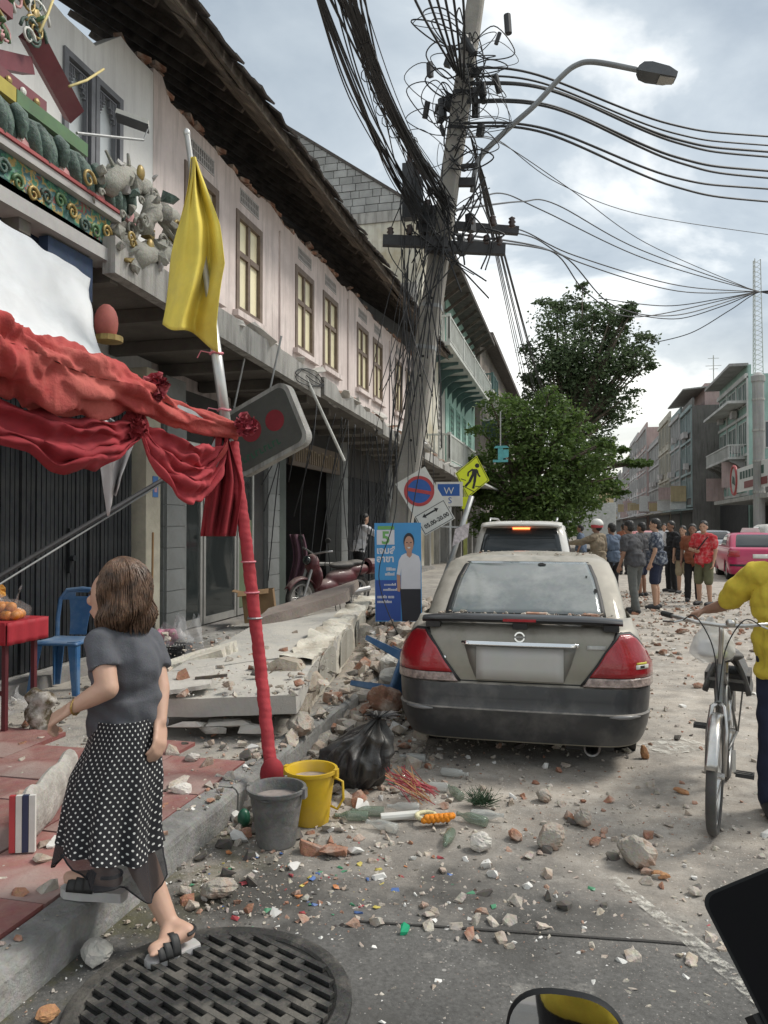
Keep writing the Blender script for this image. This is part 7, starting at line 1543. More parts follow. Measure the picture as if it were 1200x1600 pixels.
for k, mm in enumerate((m_red, m_wpl, mat('navy paint', (0.03, 0.04, 0.09), 0.6), m_wpl)): MB().box(q + ww * (-0.045 + 0.028 * k), (0.026, 0.02, 0.25), Matrix.Rotation(math.atan2(uu.y, uu.x) - math.pi / 2, 3, 'Z')).build('painted_edge', mm, CP)
# ---- stall table with bags of oranges
m_tcl = mat('red table cloth', (0.36, 0.018, 0.03), 0.7, var=0.12, vs=5); m_tleg = mat('maroon table frame', (0.10, 0.02, 0.025), 0.5)
TB = empty('stall_table', (-4.3, 4.8, PV), 'stall table with a red cloth top at the left edge', 'table')
tx0, tx1, ty0, ty1, tz = -4.9, -3.86, 4.60, 5.02, 0.945
def cloth(u, v):
 return (lerp(tx0, tx1, u), ty0 - 0.012 + 0.008 * math.sin(u * 40), tz - 0.16 * v)
MB().bb(tx0, tx1, ty0, ty1, tz - 0.02, tz).build('table_top', m_tcl, TB); MB().grid(cloth, 60, 5, thick=0.004).build('cloth_drop', m_tcl, TB, smooth=True); MB().grid(lambda u, v: (tx1 + 0.012 + 0.008 * math.sin(u * 22), lerp(ty0 - 0.01, ty1, u), tz - 0.16 * v), 30, 5, thick=0.004).build('cloth_drop', m_tcl, TB, smooth=True)
for x in (tx0 + 0.06, tx1 - 0.06):
 for y in (ty0 + 0.06, ty1 - 0.06): MB().bb(x - 0.016, x + 0.016, y - 0.016, y + 0.016, PV, tz - 0.021).build('leg', m_tleg, TB)
MB().bb(tx0 + 0.08, tx1 - 0.08, ty0 + 0.05, ty0 + 0.075, 0.42, 0.45).build('stretcher', m_tleg, TB)
m_or = mat('orange peel', (0.62, 0.22, 0.02), 0.45, var=0.12, vs=9, bump=0.2, bs=120, rand=0.15); m_net = mat('clear plastic bag', (0.75, 0.75, 0.75), 0.15, var=0.05, alpha=0.22); m_yg = mat('saffron net', (0.60, 0.28, 0.04), 0.7, var=0.3, vs=20, alpha=0.75)
om = MB().ell((0, 0, 0), (0.036, 0.036, 0.033), nu=12, nv=8).mesh('orange', m_or, None, True)
for bi, (bx, by, w, hgt, lab) in enumerate(((-4.02, 4.80, 0.13, 0.10, 'clear bag of oranges nearest the table corner'), (-4.24, 4.82, 0.16, 0.17, 'heaped bag of oranges with knotted handles on the red table'), (-4.58, 4.8, 0.15, 0.12, 'bag of oranges at the far left of the red table'))):
 OB = empty('orange_bag', (bx, by, tz), lab, 'fruit bag', 'bags of oranges on the stall'); r2 = random.Random(bi); k = 0
 for lay in range(3 if hgt > 0.15 else 2):
  for i in range(16 if lay == 0 else 9):
   a = r2.uniform(0, 6.28); q = w * (1 - 0.3 * lay) * math.sqrt(r2.random()); inst('orange', om, (bx + q * math.cos(a), by + q * 0.8 * math.sin(a), tz + 0.034 + 0.058 * lay), OB, (r2.uniform(0, 3), r2.uniform(0, 3), 0))
 bag = MB().ell((bx, by, tz + hgt * 0.5), (w + 0.04, w * 0.8 + 0.04, hgt * 0.62 + 0.03), nu=26, nv=14)
 bag.v = [(x + 0.012 * nz3((x, y, z), 22), y + 0.012 * nz3((x, z, y), 25), max(tz + 0.002, z) + 0.01 * nz3((y, x, z), 20)) for x, y, z in bag.v]; bag.build('bag_film', mat('thin bag film', (0.75, 0.75, 0.75), 0.12, var=0.05, alpha=0.10), OB, smooth=True)
 for s in (-1, 1): MB().grid(lambda u, v, s=s: (bx + s * (0.05 + 0.05 * math.sin(u * 3.14)) + 0.02 * v, by + 0.01 * math.sin(u * 20), tz + hgt * 0.9 + 0.16 * math.sin(u * 3.14) * (0.8 + 0.2 * v)), 16, 3).build('bag_handle', m_net, OB, smooth=True)
 if bi == 1:
  sh_ = MB().ell((bx, by, tz + 0.19), (0.15, 0.12, 0.09), nu=24, nv=12); sh_.v = [(x + 0.03 * nz3((x, y, z), 30), y + 0.03 * nz3((x, z, y), 35), z + 0.02 * nz3((y, x, z), 30)) for x, y, z in sh_.v]; sh_.build('saffron_flowers', m_yg, OB)
# brown-and-white bundle on the ground by the table leg
bn = MB();
for p, r in (((0, 0, 0.10), 0.09), ((0.05, 0, 0.20), 0.07), ((-0.05, 0.02, 0.22), 0.06), ((0.02, 0, 0.03), 0.08)): bn.ell(at(60, 1138, Z=PV) + Vector(p), (r * 1.1, r, r * 1.1))
o = remesh(bn, 'cloth_bundle', mat('mottled brown bundle', (0.10, 0.075, 0.04), 0.9, var=0.6, vs=9, dirt=((0.6, 0.58, 0.55), 0.7, 9)), 0.012, None, 2, disp=lambda p, n_: n_ * 0.02 * nz3(p, 18)); tag(o, 'small mottled brown and white bundle on the paving under the table', 'bundle')
# ---- blue plastic chairs
m_bch = mat('blue plastic', (0.035, 0.12, 0.27), 0.45, var=0.15, vs=4, dirt=((0.25, 0.30, 0.34), 0.3, 4), dust=((0.40, 0.42, 0.42), 0.35))
def chair(label):
 T = empty('plastic_chair', (0, 0, 0), label, 'chair', 'blue plastic chairs')
 def seat(u, v): x = (u - 0.5) * 0.40 * (1 - 0.06 * v); y = (v - 0.5) * 0.40; e_ = max(abs(u - 0.5), abs(v - 0.5)) * 2; return (x, y, 0.44 - 0.02 * (1 - e_ ** 2) - 0.03 * max(0, e_ - 0.85) / 0.15)
 MB().grid(seat, 18, 18, thick=0.014).build('seat', m_bch, T, smooth=True)
 for sx in (-1, 1):
  for sy in (-1, 1):
   t = Vector((sx * 0.175, sy * 0.175, 0.43)); b = Vector((sx * 0.215, sy * 0.225, 0)); a1 = Vector((-sx * 0.055, 0, 0)); a2 = Vector((0, -sy * 0.055, 0)); mb = MB()
   for q in (a1, a2): th = Vector((0, sy * 0.006, 0)) if q is a1 else Vector((sx * 0.006, 0, 0)); mb.hexa([b - th, b + q * 0.7 - th, b + q * 0.7 + th, b + th, t - th, t + q * 1.25 - th, t + q * 1.25 + th, t + th])
   mb.build('leg', m_bch, T)
 def by(z): return 0.185 + (z - 0.44) * 0.22
 mb = MB()
 for s in (-1, 1): mb.tube([(s * 0.18, by(0.42), 0.42), (s * 0.195, by(0.58), 0.58), (s * 0.19, by(0.74), 0.74), (s * 0.14, by(0.815), 0.815), (0, by(0.83), 0.83)], 0.019, 8)
 mb.grid(lambda u, v: ((u - 0.5) * 0.15 * (1 + 0.5 * v * v), by(0.44 + 0.30 * v) + 0.004, 0.44 + 0.30 * v), 6, 10, thick=0.010)
 def hd(u, v): x = (u - 0.5) * 0.36; z = 0.735 + 0.085 * v * (1 - 0.35 * (2 * u - 1) ** 4); return (x, by(z), z)
 for a, b, c_, d_ in ((0, 1, 0, 0.35), (0, 0.33, 0.35, 0.75), (0.67, 1, 0.35, 0.75), (0, 1, 0.75, 1)): mb.grid(lambda u, v, a=a, b=b, c_=c_, d_=d_: hd(lerp(a, b, u), lerp(c_, d_, v)), 10, 3, thick=0.010)
 mb.build('backrest', m_bch, T, smooth=False); return T
ch = chair('upright blue plastic chair between the fruit table and the shutter'); ch.location = at(103, 1078, Z=PV); ch.location.z = PV; ch.rotation_euler = (0, 0, R_(8)); ch.scale = (1.06,) * 3
ch2 = copy_tree(ch); ch2['label'] = 'overturned blue plastic chair in the rubble below the poster'; ch2.location = at(596, 1030, Z=0.42) - Vector((0, 0.3, 0)); ch2.rotation_euler = (R_(98), R_(20), R_(65)); ch2.scale = (0.95,) * 3
# ---- buckets
def bucket(label, c, r0, r1, h, m, handle):
 T = empty('bucket', c, label, 'bucket', 'buckets by the kerb'); c = Vector(c)
 MB().lathe([(r0, 0), (r0 + (r1 - r0) * 0.5, h * 0.5), (r1, h * 0.93), (r1 + 0.012, h * 0.935), (r1 + 0.014, h), (r1, h), (r1 - 0.006, h * 0.97), (r0 + (r1 - r0) * 0.5 - 0.006, h * 0.5), (r0 - 0.004, 0.012), (0.001, 0.012)], c, 36).build('pail', m, T, sharp=45)
 MB().lathe([(0.001, h * 0.80), (r0 + (r1 - r0) * 0.78 - 0.004, h * 0.80)], c, 30, capb=False).build('water', mat('murky water', (0.30, 0.26, 0.24), 0.12, var=0.2, vs=14), T)
 mb = MB(); mb.tube([c + Vector(p) for p in handle], 0.007, 7); mb.build('handle', m, T, smooth=True)
 for s in (-1, 1): MB().box(c + Vector((s * (r1 + 0.012), 0, h * 0.93)), (0.02, 0.04, 0.05)).build('handle_lug', m, T)
 return T
m_gb = mat('worn grey rubber', (0.13, 0.13, 0.125), 0.7, var=0.3, vs=5, bump=0.4, bs=30, dirt=((0.22, 0.21, 0.20), 0.6, 5)); m_yb = mat('yellow bucket plastic', (0.58, 0.38, 0.015), 0.4, var=0.08, vs=5, dirt=((0.40, 0.27, 0.10), 0.35, 4))
bg = at(432, 1318, Z=0); bg.z = 0.004; bucket('scuffed grey bucket standing in the gutter', bg, 0.098, 0.138, 0.285, m_gb, [(0.145, 0, 0.27), (0.10, -0.10, 0.262), (0, -0.146, 0.255), (-0.10, -0.10, 0.262), (-0.145, 0, 0.27)])
by_ = at(486, 1284, Z=0); by_.z = 0.004; bucket('bright yellow bucket behind the grey one', by_, 0.098, 0.132, 0.29, m_yb, [(0.13, -0.02, 0.26), (0.19, -0.03, 0.24), (0.195, -0.03, 0.15), (0.16, -0.03, 0.09), (0.12, -0.02, 0.10)])
# ---- black rubbish bag
m_poly = mat('black polythene', (0.022, 0.022, 0.024), 0.30, var=0.3, vs=6, bump=0.8, bs=9, dirt=((0.09, 0.085, 0.075), 0.4, 4), dust=((0.30, 0.28, 0.24), 0.25))
GBc = at(548, 1246, Z=0)
def gbag(u, v):
 a = u * 6.283; pr_ = [(0, 0.10), (0.06, 0.17), (0.25, 0.225), (0.5, 0.215), (0.72, 0.15), (0.88, 0.06), (0.93, 0.045), (1.0, 0.10)]; r = interp(pr_, v)[0]; c_ = GBc + Vector((-0.04 + 0.20 * v ** 2, 0.16, 0.46 * v + 0.004))
 f = 1 + (0.04 + 0.16 * v) * math.sin(9 * a + 3 * math.sin(v * 3) + 1.5 * nz3((math.cos(a), math.sin(a), v), 2)) + 0.10 * (0.3 + v) * math.sin(17 * a + 2 * v); q = c_ + Vector((math.cos(a) * r * f, math.sin(a) * r * f * 0.9, 0))
 e_ = abs(nz3((q.x, q.y, q.z), 6)) * 0.07 + abs(nz3((q.x + 4, q.y, q.z * 0.7), 13)) * 0.03; d_ = Vector((math.cos(a), math.sin(a), 0)); q -= d_ * e_; q.z = max(0.003, q.z + 0.03 * nz3(q, 7) * min(1, v * 6)); return q
o = MB().grid(gbag, 110, 60).build('rubbish_bag', m_poly, None, True); tag(o, 'crumpled black rubbish bag leaning by the buckets', 'bag')
# ---- basket, clear bags, carton, broom
BK = empty('plastic_basket', at(262, 1040, Z=0.2), 'black plastic crate holding a pink bag beside the glass door', 'basket')
m_bkp = mat('black crate plastic', (0.02, 0.02, 0.022), 0.5); bc_ = at(262, 1040, Z=0.2); bw, bd_, bh = 0.19, 0.15, 0.22; mb = MB()
for z in (0, 0.055, 0.11, 0.165, 0.21):
 for s in (-1, 1): mb.box(bc_ + Vector((0, s * bd_, z)), (2 * bw, 0.008, 0.016)); mb.box(bc_ + Vector((s * bw, 0, z)), (0.008, 2 * bd_, 0.015))
for k in range(13):
 x = -bw + 2 * bw * k / 12
 for s in (-1, 1): mb.box(bc_ + Vector((x, s * (bd_ + 0.001), 0.10)), (0.012, 0.007, 0.22))
 y = -bd_ + 2 * bd_ * k / 12
 for s in (-1, 1): mb.box(bc_ + Vector((s * (bw + 0.001), y, 0.10)), (0.007, 0.011, 0.22))
mb.build('lattice', m_bkp, BK); MB().box(bc_ + Vector((0, 0, 0.005)), (2 * bw, 2 * bd_, 0.01)).build('base', m_bkp, BK); MB().box(bc_ + Vector((0, 0, 0.1)), (2 * bw - 0.04, 2 * bd_ - 0.04, 0.17)).build('dark_contents', m_ink, BK)
PK = empty('pink_bag', bc_ + Vector((0, 0, 0.2)), 'clear bag full of pink bundles on the black crate', 'bag'); mb = MB(); r2 = random.Random(3)
for k in range(12): mb.ell(bc_ + Vector((r2.uniform(-.13, .1), r2.uniform(-.08, .08), 0.24 + r2.uniform(0, 0.1))), (0.05, 0.045, 0.045), nu=10, nv=7)
remesh(mb, 'contents', mat('pink foam', (0.50, 0.19, 0.27), 0.7, var=0.3, vs=12), 0.012, PK, 1, disp=lambda p, n_: n_ * 0.01 * nz3(p, 40))
def film(name, label, c, w, h, seed, par=None):
 def fn(u, v): a = u * 6.283; r = w * (1 - 0.55 * v) * (1 + 0.25 * math.sin(a * 3 + seed + v * 4)); q = c + Vector((r * math.cos(a), r * 0.7 * math.sin(a), h * v + 0.03 * math.sin(a * 2 + seed))); return q + Vector((nz3(q, 9), nz3(q, 11), nz3(q, 8))) * 0.03
 o = MB().grid(fn, 40, 16).build(name, m_net, par, smooth=True)
 if not par: tag(o, label, 'bag', 'clear plastic bags')
film('film', '', bc_ + Vector((0.06, 0, 0.22)), 0.17, 0.20, 1, PK); film('film', '', bc_ + Vector((0.12, 0.02, 0.25)), 0.10, 0.26, 4, PK)
film('plastic_bag', 'empty clear plastic bag hanging beside the black crate', at(306, 1030, Z=0.3), 0.09, 0.42, 2); film('plastic_bag', 'clear bag lying under the fruit table', at(15, 1110, Z=PV), 0.16, 0.16, 6)
CB = empty('cardboard_box', at(405, 968, Z=0.3), 'open brown cardboard box by the shop door', 'box'); m_cb = mat('cardboard', (0.26, 0.165, 0.085), 0.9, var=0.12, vs=4, dirt=((0.17, 0.11, 0.06), 0.4, 3)); c_ = at(408, 968, Z=0.32); rz = rot3(0, -6, 18)
for p, s_ in (((0, -0.16, 0.2), (0.42, 0.008, 0.42)), ((0, 0.16, 0.2), (0.42, 0.008, 0.42)), ((-0.21, 0, 0.2), (0.008, 0.31, 0.42)), ((0.21, 0, 0.2), (0.008, 0.31, 0.42)), ((0, 0, 0.0), (0.42, 0.31, 0.008))): MB().box(c_ + rz @ Vector(p), s_, rz).build('panel', m_cb, CB)
MB().box(c_ + rz @ Vector((-0.05, -0.22, 0.40)), (0.42, 0.13, 0.008), rz @ rot3(25)).build('flap', m_cb, CB); MB().box(c_ + rz @ Vector((-0.28, 0, 0.42)), (0.14, 0.31, 0.008), rz @ rot3(0, 20)).build('flap', m_cb, CB); MB().box(c_ + rz @ Vector((0, -0.166, 0.2)), (0.05, 0.003, 0.42), rz).build('tape', mat('parcel tape', (0.34, 0.24, 0.13), 0.3), CB)
BR = empty('broom', at(237, 985, Z=0.27), 'wooden broom leaning on the cream pillar', 'broom'); p0, p1 = at(237, 975, X=-4.72), at(239, 832, X=-4.8); MB().cyl(p0, p1, 0.013, n=8).build('handle', mat('broom handle', (0.34, 0.19, 0.08), 0.6), BR)
br = MB(); r2 = random.Random(2)
for k in range(60): a = r2.uniform(0, 6.28); q = r2.uniform(0, 0.07); br.cyl(p0 + Vector((0.02 * math.cos(a), 0.02 * math.sin(a), 0.06)), p0 + Vector((q * math.cos(a) * 1.3, q * math.sin(a), -0.20)), 0.003, n=4, caps=False)
br.lathe([(0.02, 0.08), (0.045, 0.0), (0.03, -0.02)], p0, 10); br.build('bristles', mat('dark bristles', (0.05, 0.035, 0.03), 0.9), BR)
# ---- fallen marigold garland, incense, bottles, pine sprig
GL = empty('garland', at(678, 1275, Z=0.03), 'orange marigold and white jasmine garland lying in the rubble', 'garland'); mo_ = MB().ell((0, 0, 0), (0.019, 0.019, 0.017), nu=9, nv=6).mesh('marigold', mat('marigold', (0.68, 0.23, 0.01), 0.7, var=0.3, vs=60, rand=0.1), None, True)
c_ = at(680, 1284, Z=0.03)
for k in range(12): t = k / 11; inst('marigold', mo_, c_ + Vector((-0.055 + 0.13 * t, -0.03 + 0.06 * t, 0.012 + 0.012 * (k % 2))), GL, (k, k * 2, 0)); inst('marigold', mo_, c_ + Vector((-0.045 + 0.13 * t, 0.0 + 0.06 * t, 0.018)), GL, (k * 2, k, 0))
mb = MB()
for k in range(40): t = k / 39 * 4.4; p = c_ + Vector((-0.055 + 0.052 * math.cos(t + 0.7), 0.035 + 0.052 * math.sin(t + 0.7), 0.015)); mb.ell(p, (0.014, 0.014, 0.012), nu=7, nv=5)
mb.build('jasmine_loop', mat('jasmine', (0.64, 0.60, 0.38), 0.8, var=0.2, vs=50), GL, smooth=True)
IN = empty('incense_sticks', at(640, 1230, Z=0.05), 'fan of dark red incense sticks spilled beside the rubbish bag', 'incense'); r2 = random.Random(6); m_inc = mat('red incense stick', (0.30, 0.05, 0.06), 0.8, var=0.2); m_inc2 = mat('bamboo stick', (0.40, 0.22, 0.10), 0.8)
for k in range(46):
 a = at(r2.uniform(600, 645), r2.uniform(1195, 1225), Z=0.13 + r2.uniform(0, 0.08)); b = at(r2.uniform(640, 690), r2.uniform(1228, 1258), Z=r2.uniform(0.02, 0.06)); MB().cyl(a, b, 0.0028, n=4).build('stick', m_inc if k % 3 else m_inc2, IN)
m_bot = mat('green bottle glass', (0.16, 0.22, 0.16), 0.08, var=0.05, alpha=0.55, spec=0.8); m_bot2 = mat('clear bottle plastic', (0.50, 0.52, 0.50), 0.15, var=0.05, alpha=0.45)
bprof = [(0.028, 0), (0.031, 0.01), (0.031, 0.11), (0.026, 0.135), (0.012, 0.165), (0.011, 0.19), (0.014, 0.195), (0.013, 0.205)]
bmeshes = [MB().lathe(bprof, (0, 0, 0), 14, capt=True).mesh('bottle', m_, None, True) for m_ in (m_bot, m_bot2)]
blab = [(635, 1215, 'right under the incense sticks'), (655, 1262, 'behind the white gutter piece'), (600, 1268, 'beside the yellow bucket'), (690, 1205, 'nearest the car bumper'), (720, 1245, 'left of the pine sprig'), (735, 1272, 'beyond the marigold garland'), (575, 1275, 'close to the buckets in the gutter'), (665, 1185, 'under the left rear of the sedan'), (705, 1300, 'below the garland'), (620, 1295, 'on the dust before the rubbish bag'), (760, 1285, 'right of the garland'), (700, 1230, 'between garland and car')]
for i, (px, py, w) in enumerate(blab):
 o = inst('bottle', bmeshes[i % 2], at(px, py, Z=0.03), None, (R_(88), 0, r2.uniform(0, 6.3)), (0.9,) * 3); tag(o, ('green glass' if i % 2 == 0 else 'clear plastic') + ' bottle lying ' + w, 'bottle', 'empty bottles in the rubble')
SPR = empty('pine_sprig', at(752, 1262, Z=0), 'small dark green pine sprig on the dusty road behind the car', 'plant'); c_ = at(752, 1258, Z=0.01); mb = MB()
for k in range(150):
 a = r2.uniform(0, 6.28); e_ = r2.uniform(0.15, 1.2); d_ = Vector((math.cos(a) * math.cos(e_), math.sin(a) * math.cos(e_), math.sin(e_))); b_ = c_ + Vector((r2.uniform(-.05, .05), r2.uniform(-.03, .03), r2.uniform(0, .03))); mb.cyl(b_, b_ + d_ * r2.uniform(0.05, 0.11), 0.0022, 0.001, 4, False)
mb.build('needles', mat('pine needles', (0.035, 0.075, 0.035), 0.7, var=0.3), SPR); MB().cyl(c_ - Vector((0.05, 0, 0)), c_ + Vector((0.07, 0.02, 0.03)), 0.006, n=6).build('twig', m_bark, SPR)
o = MB().tube([at(595, 1277, Z=0.03), at(655, 1272, Z=0.035)], 0.022, 10).build('gutter_piece', m_wpl); tag(o, 'short white plastic pipe lying beside the garland', 'pipe')
o = MB().ell(at(381, 1278, Z=0.06), (0.035, 0.035, 0.05), nu=14, nv=9).build('green_bottle_cap', mat('green plastic', (0.02, 0.10, 0.06), 0.35), None, True); tag(o, 'rounded dark green plastic jar at the kerb left of the buckets', 'jar')
# ---- motorbike inside the dark shop
MT = empty('motorbike', (0, 0, 0), 'dusty dark red motorbike parked in the dark shop opening', 'motorbike'); m_mr = mat('dusty maroon paint', (0.095, 0.022, 0.028), 0.45, var=0.2, vs=5, coat=0.2, dust=((0.36, 0.32, 0.28), 0.6)); m_mk = mat('dusty black plastic', (0.035, 0.034, 0.034), 0.6, dust=((0.3, 0.27, 0.23), 0.5))
for y, nm in ((0, 'front'), (1.22, 'rear')):
 W = empty('wheel', (0, y, 0.28)); W.parent = MT; ry = Matrix.Rotation(math.pi / 2, 3, 'Y')
 MB().lathe([(0.215, -0.03), (0.25, -0.045), (0.28, -0.02), (0.282, 0), (0.28, 0.02), (0.25, 0.045), (0.215, 0.03)], (0, y, 0.28), 28, ry, capb=False).build('tyre', m_tyre, W, smooth=True); mb = MB().lathe([(0.19, -0.025), (0.217, -0.03), (0.217, 0.03), (0.19, 0.025), (0.19, -0.025)], (0, y, 0.28), 26, ry, capb=False)
 for k in range(18): a = k * 0.349; mb.cyl((0.02 * (-1) ** k, y + 0.03 * math.cos(a), 0.28 + 0.03 * math.sin(a)), (0, y + 0.2 * math.cos(a + 0.3), 0.28 + 0.2 * math.sin(a + 0.3)), 0.003, n=4)
 mb.cyl((-0.05, y, 0.28), (0.05, y, 0.28), 0.04, n=12); mb.build('rim', m_rim, W)
MB().grid(lambda u, v: ((v - 0.5) * 0.13, 0.31 * math.cos(R_(150 - 140 * u)) * 1.02, 0.28 + 0.32 * math.sin(R_(150 - 140 * u)) - 0.04 * (2 * v - 1) ** 2), 20, 6, thick=0.006).build('fender', m_mr, MT, smooth=True)
mb = MB(); [mb.cyl((s * 0.06, 0, 0.28), (s * 0.06, 0.20, 0.86), 0.022, n=8) for s in (-1, 1)]; mb.build('fork', m_rim, MT)
mb = MB(); mb.ell((0, 0.20, 0.78), (0.14, 0.10, 0.16)); mb.ell((0, 0.28, 0.58), (0.17, 0.06, 0.2)); remesh(mb, 'leg_shield', m_mr, 0.02, MT, 3); MB().ell((0, 0.09, 0.84), (0.075, 0.05, 0.07)).build('headlight', m_cglass, MT, smooth=True)
mb = MB(); mb.ell((0, 0.85, 0.55), (0.13, 0.35, 0.14)); mb.ell((0, 1.2, 0.66), (0.12, 0.26, 0.10)); mb.ell((0, 0.55, 0.42), (0.12, 0.25, 0.12)); remesh(mb, 'body', m_mr, 0.02, MT, 3); mb = MB(); mb.ell((0, 0.85, 0.74), (0.12, 0.28, 0.06)); mb.ell((0, 1.15, 0.77), (0.11, 0.2, 0.05)); remesh(mb, 'seat', m_mk, 0.02, MT, 3)
MB().tube([(-0.33, 0.30, 1.0), (-0.2, 0.26, 0.98), (0, 0.22, 0.93), (0.2, 0.26, 0.98), (0.33, 0.30, 1.0)], 0.014, 8).build('handlebar', m_rim, MT, smooth=True)
for s in (-1, 1): MB().ell((s * 0.3, 0.22, 1.16), (0.06, 0.015, 0.04)).build('mirror', m_mk, MT, smooth=True); MB().cyl((s * 0.27, 0.28, 0.99), (s * 0.3, 0.23, 1.14), 0.006, n=5).build('mirror_stem', m_mk, MT)
MB().bb(-0.1, 0.1, 0.45, 0.9, 0.24, 0.42).build('engine', m_mk, MT); MB().cyl((0.12, 0.7, 0.3), (0.14, 1.35, 0.36), 0.045, n=10).build('silencer', m_rim, MT)
MB().lathe([(0.08, -0.1), (0.13, -0.08), (0.13, 0.08), (0.08, 0.1)], (0, 1.5, 0.7), 16, Matrix.Rotation(math.pi / 2, 3, 'X')).build('gas_drum', m_mr, MT)
q = at(468, 963, Z=FZ); MT.location = (q.x, q.y, FZ); MT.rotation_euler = (0, R_(4), R_(-28))
# pink-grey cloth and clutter on the wall of that shop
def rc_(u, v): return at(452 + 22 * u + 6 * math.sin(v * 4), 835 + 85 * v, d=12.3 + 0.05 * math.sin(u * 12))
o = MB().grid(rc_, 16, 14, thick=0.006).build('hanging_cloth', mat('dull mauve cloth', (0.11, 0.055, 0.075), 0.9, var=0.3)); tag(o, 'dull mauve cloth hanging in the dark shop above the motorbike', 'cloth')
SB = empty('folding_bench', (-4.35, 13.3, FZ), 'grey work bench standing behind the motorbike', 'bench'); MB().bb(-4.9, -4.0, 13.0, 13.5, 0.92, 0.96).build('top', m_conc, SB)
for x in (-4.85, -4.05):
 for y in (13.05, 13.45): MB().bb(x - 0.02, x + 0.02, y - 0.02, y + 0.02, FZ, 0.919).build('leg', m_xarm, SB)
# ================================================================== BICYCLE
BY = empty('bicycle', (0, 0, 0), 'old grey bicycle with wide chrome handlebar held by the man in yellow', 'bicycle'); m_bk = mat('worn bicycle frame', (0.16, 0.16, 0.155), 0.45, metal=0.5, var=0.25, vs=10); m_bch2 = mat('dull chrome', (0.50, 0.49, 0.47), 0.28, metal=0.9, var=0.15, vs=14); m_brub = mat('worn tyre', (0.075, 0.073, 0.07), 0.85, var=0.2)
# local frame: front wheel contact at origin, bicycle runs towards +Y; it points at the viewer (-Y)
WR = 0.305
for y, tilt in ((0, 0), (1.02, 0)):
 W = empty('wheel', (0, y, WR)); W.parent = BY; ry = Matrix.Rotation(math.pi / 2, 3, 'Y')
 MB().lathe([(WR - 0.045, -0.018), (WR - 0.02, -0.026), (WR - 0.005, -0.018), (WR, 0), (WR - 0.005, 0.018), (WR - 0.02, 0.026), (WR - 0.045, 0.018)], (0, y, WR), 44, ry, capb=False).build('tyre', m_brub, W, smooth=True)
 mb = MB().lathe([(WR - 0.055, -0.014), (WR - 0.042, -0.017), (WR - 0.042, 0.017), (WR - 0.055, 0.014), (WR - 0.055, -0.014)], (0, y, WR), 44, ry, capb=False); mb.build('rim', m_bch2, W, smooth=True)
 mb = MB(); mb.cyl((-0.045, y, WR), (0.045, y, WR), 0.018, n=10)
 for k in range(28): a = k * 2 * math.pi / 28; s = (-1) ** k; mb.cyl((s * 0.03, y + 0.018 * math.cos(a), WR + 0.018 * math.sin(a)), (0, y + (WR - 0.05) * math.cos(a + 0.35 * (-1) ** (k // 2)), WR + (WR - 0.05) * math.sin(a + 0.35 * (-1) ** (k // 2))), 0.0012, n=3, caps=False)
 mb.build('spokes', m_bch2, W)
 MB().grid(lambda u, v, y=y: ((v - 0.5) * 0.06, y + (WR + 0.018) * math.cos(R_(160 - 150 * u)) * (1 if y else 1), WR + (WR + 0.018 - 0.012 * (2 * v - 1) ** 2) * math.sin(R_(160 - 150 * u))), 24, 4, thick=0.003).build('mudguard', m_bch2, BY, smooth=True)
HT, HB = Vector((0, 0.20, 0.86)), Vector((0, 0.13, 0.66))
mb = MB()
for s in (-1, 1): mb.tube([(s * 0.045, 0.0, WR), (s * 0.045, 0.06, 0.52), (s * 0.03, 0.10, 0.645), HB], [0.010, 0.013, 0.014, 0.016], 8)
mb.build('fork', m_bch2, BY, smooth=True); MB().cyl(HB, HT + Vector((0, 0.02, 0.02)), 0.022, n=12).build('head_tube', m_bk, BY)
BBk = Vector((0, 0.56, 0.30)); ST = Vector((0, 0.74, 0.72)); RA = Vector((0, 1.02, WR))
mb = MB(); mb.cyl(HT, ST + Vector((0, -0.02, -0.06)), 0.014, n=10); mb.cyl(HB, BBk, 0.016, n=10); mb.cyl(BBk, ST, 0.014, n=10)
for s in (-1, 1): mb.cyl(BBk + Vector((s * 0.03, 0, 0)), RA + Vector((s * 0.055, 0, 0)), 0.009, n=7); mb.cyl(ST + Vector((s * 0.012, 0, -0.08)), RA + Vector((s * 0.055, 0, 0)), 0.008, n=7)
mb.build('frame', m_bk, BY, smooth=True)
MB().tube([HT, HT + Vector((0, 0.03, 0.16)), HT + Vector((0, 0.0, 0.21))], 0.013, 9).build('stem', m_bch2, BY, smooth=True)
hb = HT + Vector((0, 0.0, 0.215)); MB().tube([hb + Vector(p) for p in ((-0.31, 0.16, 0.02), (-0.24, 0.06, 0.02), (-0.12, -0.03, 0.01), (0, -0.01, 0), (0.12, -0.03, 0.01), (0.24, 0.06, 0.02), (0.31, 0.16, 0.02))], 0.0115, 9).build('handlebar', m_bch2, BY, smooth=True)
for s in (-1, 1):
 MB().tube([hb + Vector((s * 0.27, 0.10, 0.02)), hb + Vector((s * 0.33, 0.19, 0.02))], 0.017, 9).build('grip', m_ink, BY); MB().tube([hb + Vector((s * 0.19, 0.0, 0.015)), hb + Vector((s * 0.24, -0.02, 0.0)), hb + Vector((s * 0.31, 0.06, -0.01))], 0.006, 6).build('brake_lever', m_bch2, BY)
 cable('brake_cable', [hb + Vector((s * 0.2, 0, 0.01)), hb + Vector((s * 0.12, -0.12, 0.05)), hb + Vector((s * 0.03, -0.1, -0.12)), HB + Vector((0, -0.03, 0.02))], 0.0035, parent=BY, n=6)
MB().ell(hb + Vector((0.05, -0.03, 0.02)), (0.028, 0.028, 0.022)).build('bell', m_bch2, BY, smooth=True)
